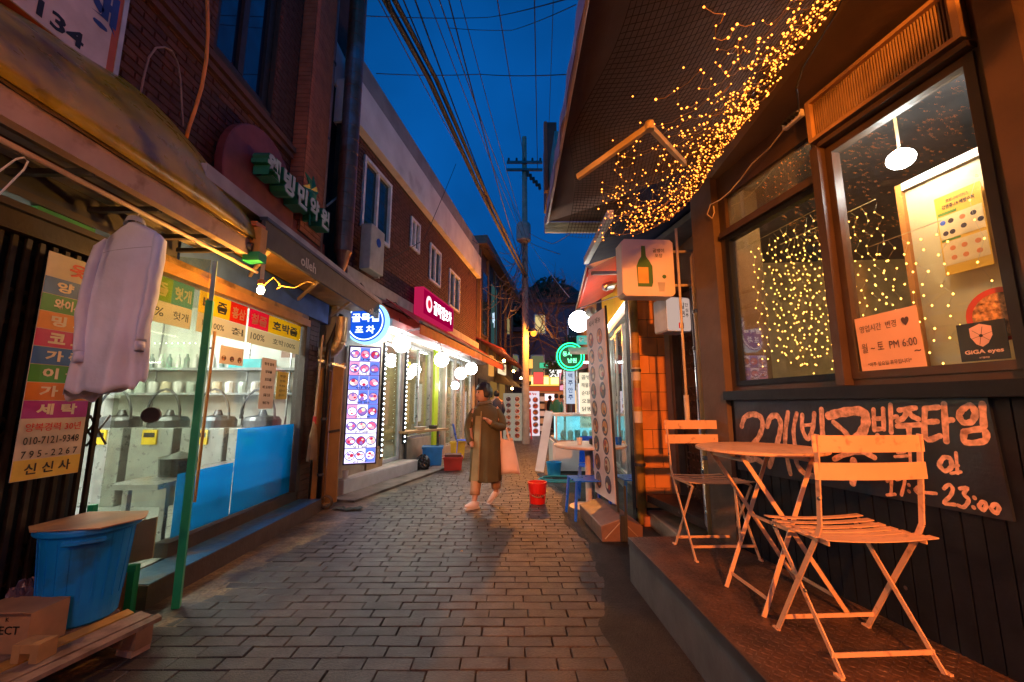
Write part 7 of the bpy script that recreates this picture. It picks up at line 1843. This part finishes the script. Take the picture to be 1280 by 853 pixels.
# head with face (facing photo-left, slightly toward camera)
hc = V(-.035, -.015, 1.375)
fd = V(-.9, -.42, 0).normalized(); sd = V(-fd.y, fd.x, 0)
def hp(f_, s__, u): return hc + fd * f_ + sd * s__ + V(0, 0, u)
def headf(u, v):
    th = 2 * math.pi * u; ph = math.pi * v
    x, y, z = math.sin(ph) * math.cos(th), math.sin(ph) * math.sin(th), math.cos(ph)
    f_, s__, u_ = x * .088, y * .072, z * .108
    if z < -.2: s__ *= 1 - .25 * (-z - .2); f_ += .010 * (-z)
    if x > .8 and -.35 < z < .05: f_ += .016 * (x - .8) / .2 * (1 - abs(y) * 2.5 if abs(y) < .4 else 0)       # nose
    if x > .6 and .1 < z < .3 and .2 < abs(y) < .55: f_ -= .007                                                     # eye sockets
    return hp(f_, s__, u_)
MB().grid(headf, 32, 24).build('head', skin, w_, smooth=True)
for s__ in (-1, 1):
    MB().sphere(hp(.074, s__ * .030, .018), .009, 8).build('eye', print_black, w_, smooth=True)
    MB().sphere(hp(-.005, s__ * .072, -.005), .018, 8, 1.5).build('ear', skin, w_, smooth=True)
MB().bar(hp(.088, -.02, -.052), hp(.088, .02, -.052), .006, .008).build('mouth', pm('lip', (.4, .12, .1), .5), w_)
rh = random.Random(4)
def hairf(u, v):
    th = 2 * math.pi * u; ph = math.pi * .62 * v
    x, y, z = math.sin(ph) * math.cos(th), math.sin(ph) * math.sin(th), math.cos(ph)
    front = max(0, x); k = 1.16 + .05 * math.sin(th * 7 + v * 9) + .03 * math.sin(th * 13)
    lo = 1 - .0 * front
    z2 = z if not (x > .35 and z < .35) else max(z, .35)
    return hp(x * .094 * k - .010, y * .090 * k, z2 * .118 * k + .008)
MB().grid(hairf, 40, 14).build('hair', hair, w_, smooth=True, solid=.008)
# clothes
loft('coat', [(.0, .0, .30, .197, .157), (-.005, 0, .31, .199, .159)] + [(.0, 0, z / 100, .195 - .0003 * (z - 36), .155 - .0004 * (z - 36)) for z in range(36, 100, 6)] + [(0, 0, 1.0, .175, .13), (-.005, 0, 1.10, .18, .125), (-.005, 0, 1.17, .165, .105), (-.01, 0, 1.215, .12, .085), (-.015, -.005, 1.24, .075, .07)], coat, w_, n=64, wob=.03, solid=.006, fold=.05)
MB().tube([hc + V(.02 + .068 * math.cos(a), .01 + .062 * math.sin(a), -.115 + .012 * math.cos(a)) for a in [2 * math.pi * k / 16 for k in range(16)]], .026, 8, closed=True).build('collar', pm('collar_grey', (.13, .11, .08), .8), w_, smooth=True)
for pts, rr_ in (([V(-.14, 0, 1.17), V(-.205, -.01, 1.04), V(-.225, -.03, .92), V(-.20, -.10, .82), V(-.175, -.14, .77)], [.052, .056, .052, .047, .042]), ([V(.13, 0, 1.17), V(.20, -.01, 1.06), V(.215, -.04, .96), V(.15, -.12, .97), V(.07, -.17, 1.01)], [.052, .057, .054, .048, .042])):
    Q = []
    R2 = []
    for (p, q), (a, b) in zip(zip(pts, pts[1:]), zip(rr_, rr_[1:])):
        for k in range(4): Q.append(p + (q - p) * k / 4); R2.append(a + (b - a) * k / 4)
    Q.append(pts[-1]); R2.append(rr_[-1]); MB().tube(Q, R2, 14).build('sleeve', coat, w_, smooth=True)
MB().bar(V(-.075, -.158, .33), V(-.05, -.125, 1.16), .012, .012, (0, 1, 0)).build('placket', pm('coat_lining', (.30, .26, .15), .7), w_)
MB().hexa([(-.17, -.135, .32), (-.08, -.172, .32), (-.08, -.160, .32), (-.17, -.12, .32), (-.12, -.12, 1.1), (-.06, -.140, 1.1), (-.06, -.128, 1.1), (-.12, -.105, 1.1)]).build('coat_facing', pm('coat_pale', (.24, .22, .12), .75), w_)
tr = pm('trousers_tan', (.42, .25, .14), .7)
for P in ([V(-.09, -.03, .5), V(-.10, -.07, .40), V(-.115, -.11, .20), V(-.118, -.125, .15)], [V(.10, .03, .5), V(.12, .06, .42), V(.128, .13, .24), V(.13, .15, .19)]): MB().tube(P, [.085, .07, .062, .06], 14).build('trouser_leg', tr, w_, smooth=True)
shoe = pm('shoe_white', (.75, .66, .62), .45)
def shoe_at(c, d, tilt):
    d = Vector(d).normalized(); up_ = V(0, 0, 1); sd_ = V(-d.y, d.x, 0).normalized(); mb = MB()
    def fn(u, v):
        th = 2 * math.pi * u; l = (v - .35) * .205
        wd_ = .036 * math.sin(math.pi * min(.97, max(.03, v * .95 + .03))) ** .45
        hg = .052 * (1 - .55 * max(0, v - .35) / .65) * math.sin(math.pi * min(.96, max(.04, v))) ** .3
        x, z = math.cos(th) * wd_, max(-.8, math.sin(th)) * hg
        return Vector(c) + d * l + sd_ * x + up_ * (z + .042 + tilt * l)
    mb.grid(fn, 16, 12)
    o = mb.build('shoe', shoe, w_, smooth=True)
    MB().hexa([Vector(c) + d * a + sd_ * b + up_ * (zz + tilt * a) for zz in (.0, .016) for a, b in ((-.07, -.027), (.128, -.031), (.128, .031), (-.07, .027))]).build('sole', print_white, o)
shoe_at((-.125, -.16, .0), (-.75, -.65, 0), .0); shoe_at((.12, .15, .075), (-.6, -.5, -.3), -.35)
# face mask of light: none; tote bag
w_.location = (-.335, 5.42, 0); w_.rotation_euler = (0, 0, 0)
b_ = thing('tote_bag', 'pink canvas tote bag carried on the shoulder of the walking person', 'bag', (0, 0, 0))
tb = pm('tote_pink', (.80, .55, .44), .7, var=.08, bump=.2, bs=60)
mb = MB()
def bagf(u, v):
    th = 2 * math.pi * u; z = .40 + .40 * v
    k = 1 - .30 * v; rx_ = .125 * k * (1 + .04 * math.sin(th * 3 + v * 4)); ry_ = .07 * (1 - .45 * v)
    return V(.265 + rx_ * math.copysign(abs(math.cos(th)) ** .7, math.cos(th)) + .05 * (1 - v), .0 + ry_ * math.sin(th), z - .03 * (1 - v) * math.cos(th) ** 2 + .02 * math.sin(th * 2) * v)
mb.grid(bagf, 28, 8); mb.face([bagf(k / 28, 0) for k in range(28)]); mb.build('bag_body', tb, b_, smooth=True)
for y_ in (-.05, .03): MB().tube([V(.20, y_, .79), V(.19, y_, .95), V(.165, y_ * .9, 1.10), V(.15, y_ * .4, 1.21), V(.19, y_ * .6, 1.12), V(.26, y_, .95), V(.30, y_, .79)], .011, 6).build('strap', tb, b_)
b_.location = w_.location
# distant shoppers
def far_person(x, y, rz, top, bottom, label, h=1.62):
    t = thing('person', label, 'person', (0, 0, 0)); k = h / 1.62
    mt, mbm = pm('cloth_' + top[0], top[1], .8), pm('cloth_' + bottom[0], bottom[1], .8)
    Vs = [V(0, 0, .88), V(0, 0, 1.1), V(0, 0, 1.30), V(0, 0, 1.42), V(0, 0, 1.52), V(.09, .0, .84), V(.10, -.06, .45), V(.10, .02, .05), V(-.09, 0, .84), V(-.10, .08, .46), V(-.10, .18, .08), V(.17, 0, 1.30), V(.22, .04, 1.05), V(.20, -.06, .84), V(-.17, 0, 1.30), V(-.22, -.03, 1.05), V(-.18, -.12, .88), V(.10, -.1, .03), V(-.10, .1, .05)]
    Es = [(0, 1), (1, 2), (2, 3), (3, 4), (0, 5), (5, 6), (6, 7), (0, 8), (8, 9), (9, 10), (2, 11), (11, 12), (12, 13), (2, 14), (14, 15), (15, 16), (7, 17), (10, 18)]
    Rr = [.13, .12, .14, .06, .085, .09, .07, .05, .09, .07, .05, .07, .055, .04, .07, .055, .04, .035, .035]
    skinned('body', [v * k for v in Vs], Es, [r_ * k for r_ in Rr], skin, t)
    loft('jacket', [(0, 0, z * k, a * k, b * k) for z, a, b in ((.74, .19, .15), (.95, .18, .145), (1.15, .19, .15), (1.30, .185, .13), (1.38, .11, .09), (1.42, .07, .07))], mt, t, 16)
    for s__ in (-1, 1):
        MB().tube([V(s__ * .16, 0, 1.31) * k, V(s__ * .225, .03, 1.06) * k, V(s__ * .2, -.06, .9) * k], [.07, .065, .055], 10).build('sleeve', mt, t, smooth=True)
        MB().tube([V(s__ * .09, 0, .85) * k, V(s__ * .10, -.05 if s__ > 0 else .08, .45) * k, V(s__ * .10, .0 if s__ > 0 else .16, .1) * k], [.10, .08, .065], 10).build('trouser_leg', mbm, t, smooth=True)
    MB().sphere(V(0, .015, 1.56) * k, .098 * k, 12, 1.05).build('hair', hair, t, smooth=True)
    t.location = (x, y, 0); t.rotation_euler = (0, 0, rz); return t
P_ = on_y(696, 540, 17); far_person(P_.x, 17, R(180), ('teal', (.03, .20, .17)), ('dark', (.02, .02, .03)), 'distant shopper in a teal jacket seen from behind in the lane')
P_ = on_y(703, 540, 18.5); far_person(P_.x, 18.5, R(20), ('pink', (.45, .22, .2)), ('dark', (.02, .02, .03)), 'distant shopper in a dusty pink top walking this way')
P_ = on_y(688, 540, 20.5); far_person(P_.x, 20.5, R(0), ('black', (.02, .02, .025)), ('dark', (.02, .02, .03)), 'distant shopper in black at the lane end')
P_ = on_y(620, 530, 12.8); far_person(P_.x, 12.9, R(200), ('navy', (.03, .03, .05)), ('dark', (.02, .02, .03)), 'dim figure in dark clothes by the far left doorway')
m_ = MB().grid(lambda u, v: on_z(577, 690, .0) + V(.02 * (u - .5), .025 * (v - .5), .004 + .006 * math.sin(3 * u)), 4, 4).build('fallen_leaf', pm('leaf_orange', (.6, .25, .05), .7)); tag(m_, 'tiny orange leaf lying on the paving below the walking person', 'leaf')

# ================================================================== street lamp behind the camera that lights the near lane
t = thing('street_lamp', 'orange sodium street lamp on a wall arm behind the camera', 'lamp', (.35, -3.2, 2.85))
MB().sphere(V(.35, -3.2, 2.85), .06, 12).build('bulb', em('sodium_near', (1.0, .27, .03), 16000.0), t, smooth=True)
MB().box(.20, .22, -3.5, -2.3, 2.3, 2.909).build('light_cut_flap', darksteel, t)  # unseen flap added to keep lamp light off the left side
MB().box(.20, 1.949, -3.5, -2.1, 2.91, 2.94).build('shade', darksteel, t)  # oversized unseen plate added to cut lamp light off the upper walls
MB().tube([V(.35, -3.2, 2.94), V(.7, -3.2, 3.2), V(1.96, -3.2, 3.3)], .025, 8).build('arm', darksteel, t)
MB().box(1.95, 2.3, -6, -.4, 0, 6).build('rear_wall', pm('rear_wall', (.2, .12, .09), .8)); tag(bpy.data.objects['rear_wall'], 'brown upper wall beside the camera carrying the lamp arm', 'wall')

# wall lantern under the awning just above and behind the camera
t = thing('offscreen_lamp', 'amber wall lantern under the near end of the restaurant awning', 'lamp', (1.25, -.15, 2.7))
MB().sphere(V(1.25, -.15, 2.66), .07, 12).build('bulb', em('lantern_amber', (1.0, .27, .035), 380.0), t, smooth=True)
MB().lathe(V(1.25, -.15, 2.72), [(.09, 0), (.07, .05), (.02, .08)], 12).build('shade', darksteel, t)
MB().tube([V(1.25, -.15, 2.8), V(1.6, -.15, 2.85), V(1.97, -.15, 2.85)], .015, 8).build('arm', darksteel, t)
MB().box(1.98, 2.05, -.4, .3, 2.4, 3.69).build('bracket_board', darkwood, t)

t = thing('offscreen_lamp', 'added small warm fill lamp at left just behind the camera', 'lamp', (-1.75, -.7, 2.3))  # added lamp out of view, warms the left foreground
MB().sphere(V(-1.75, -.7, 2.25), .05, 12).build('bulb', em('fill_lamp_warm', (1.0, .52, .28), 750.0), t, smooth=True)
MB().lathe(V(-1.75, -.7, 2.30), [(.08, 0), (.06, .05), (.02, .08)], 12).build('shade', darksteel, t)
MB().tube([V(-1.75, -.7, 2.38), V(-2.1, -.7, 2.45), V(-2.49, -.7, 2.45)], .015, 8).build('arm', darksteel, t)
MB().box(-2.6, -2.495, -1.2, .55, 0, 2.9).build('shop_wall', pm('rear_wall', (.2, .12, .09), .8), None); tag(bpy.data.objects['shop_wall'], 'plain brown shop wall beside the camera at left carrying the added lamp', 'wall')
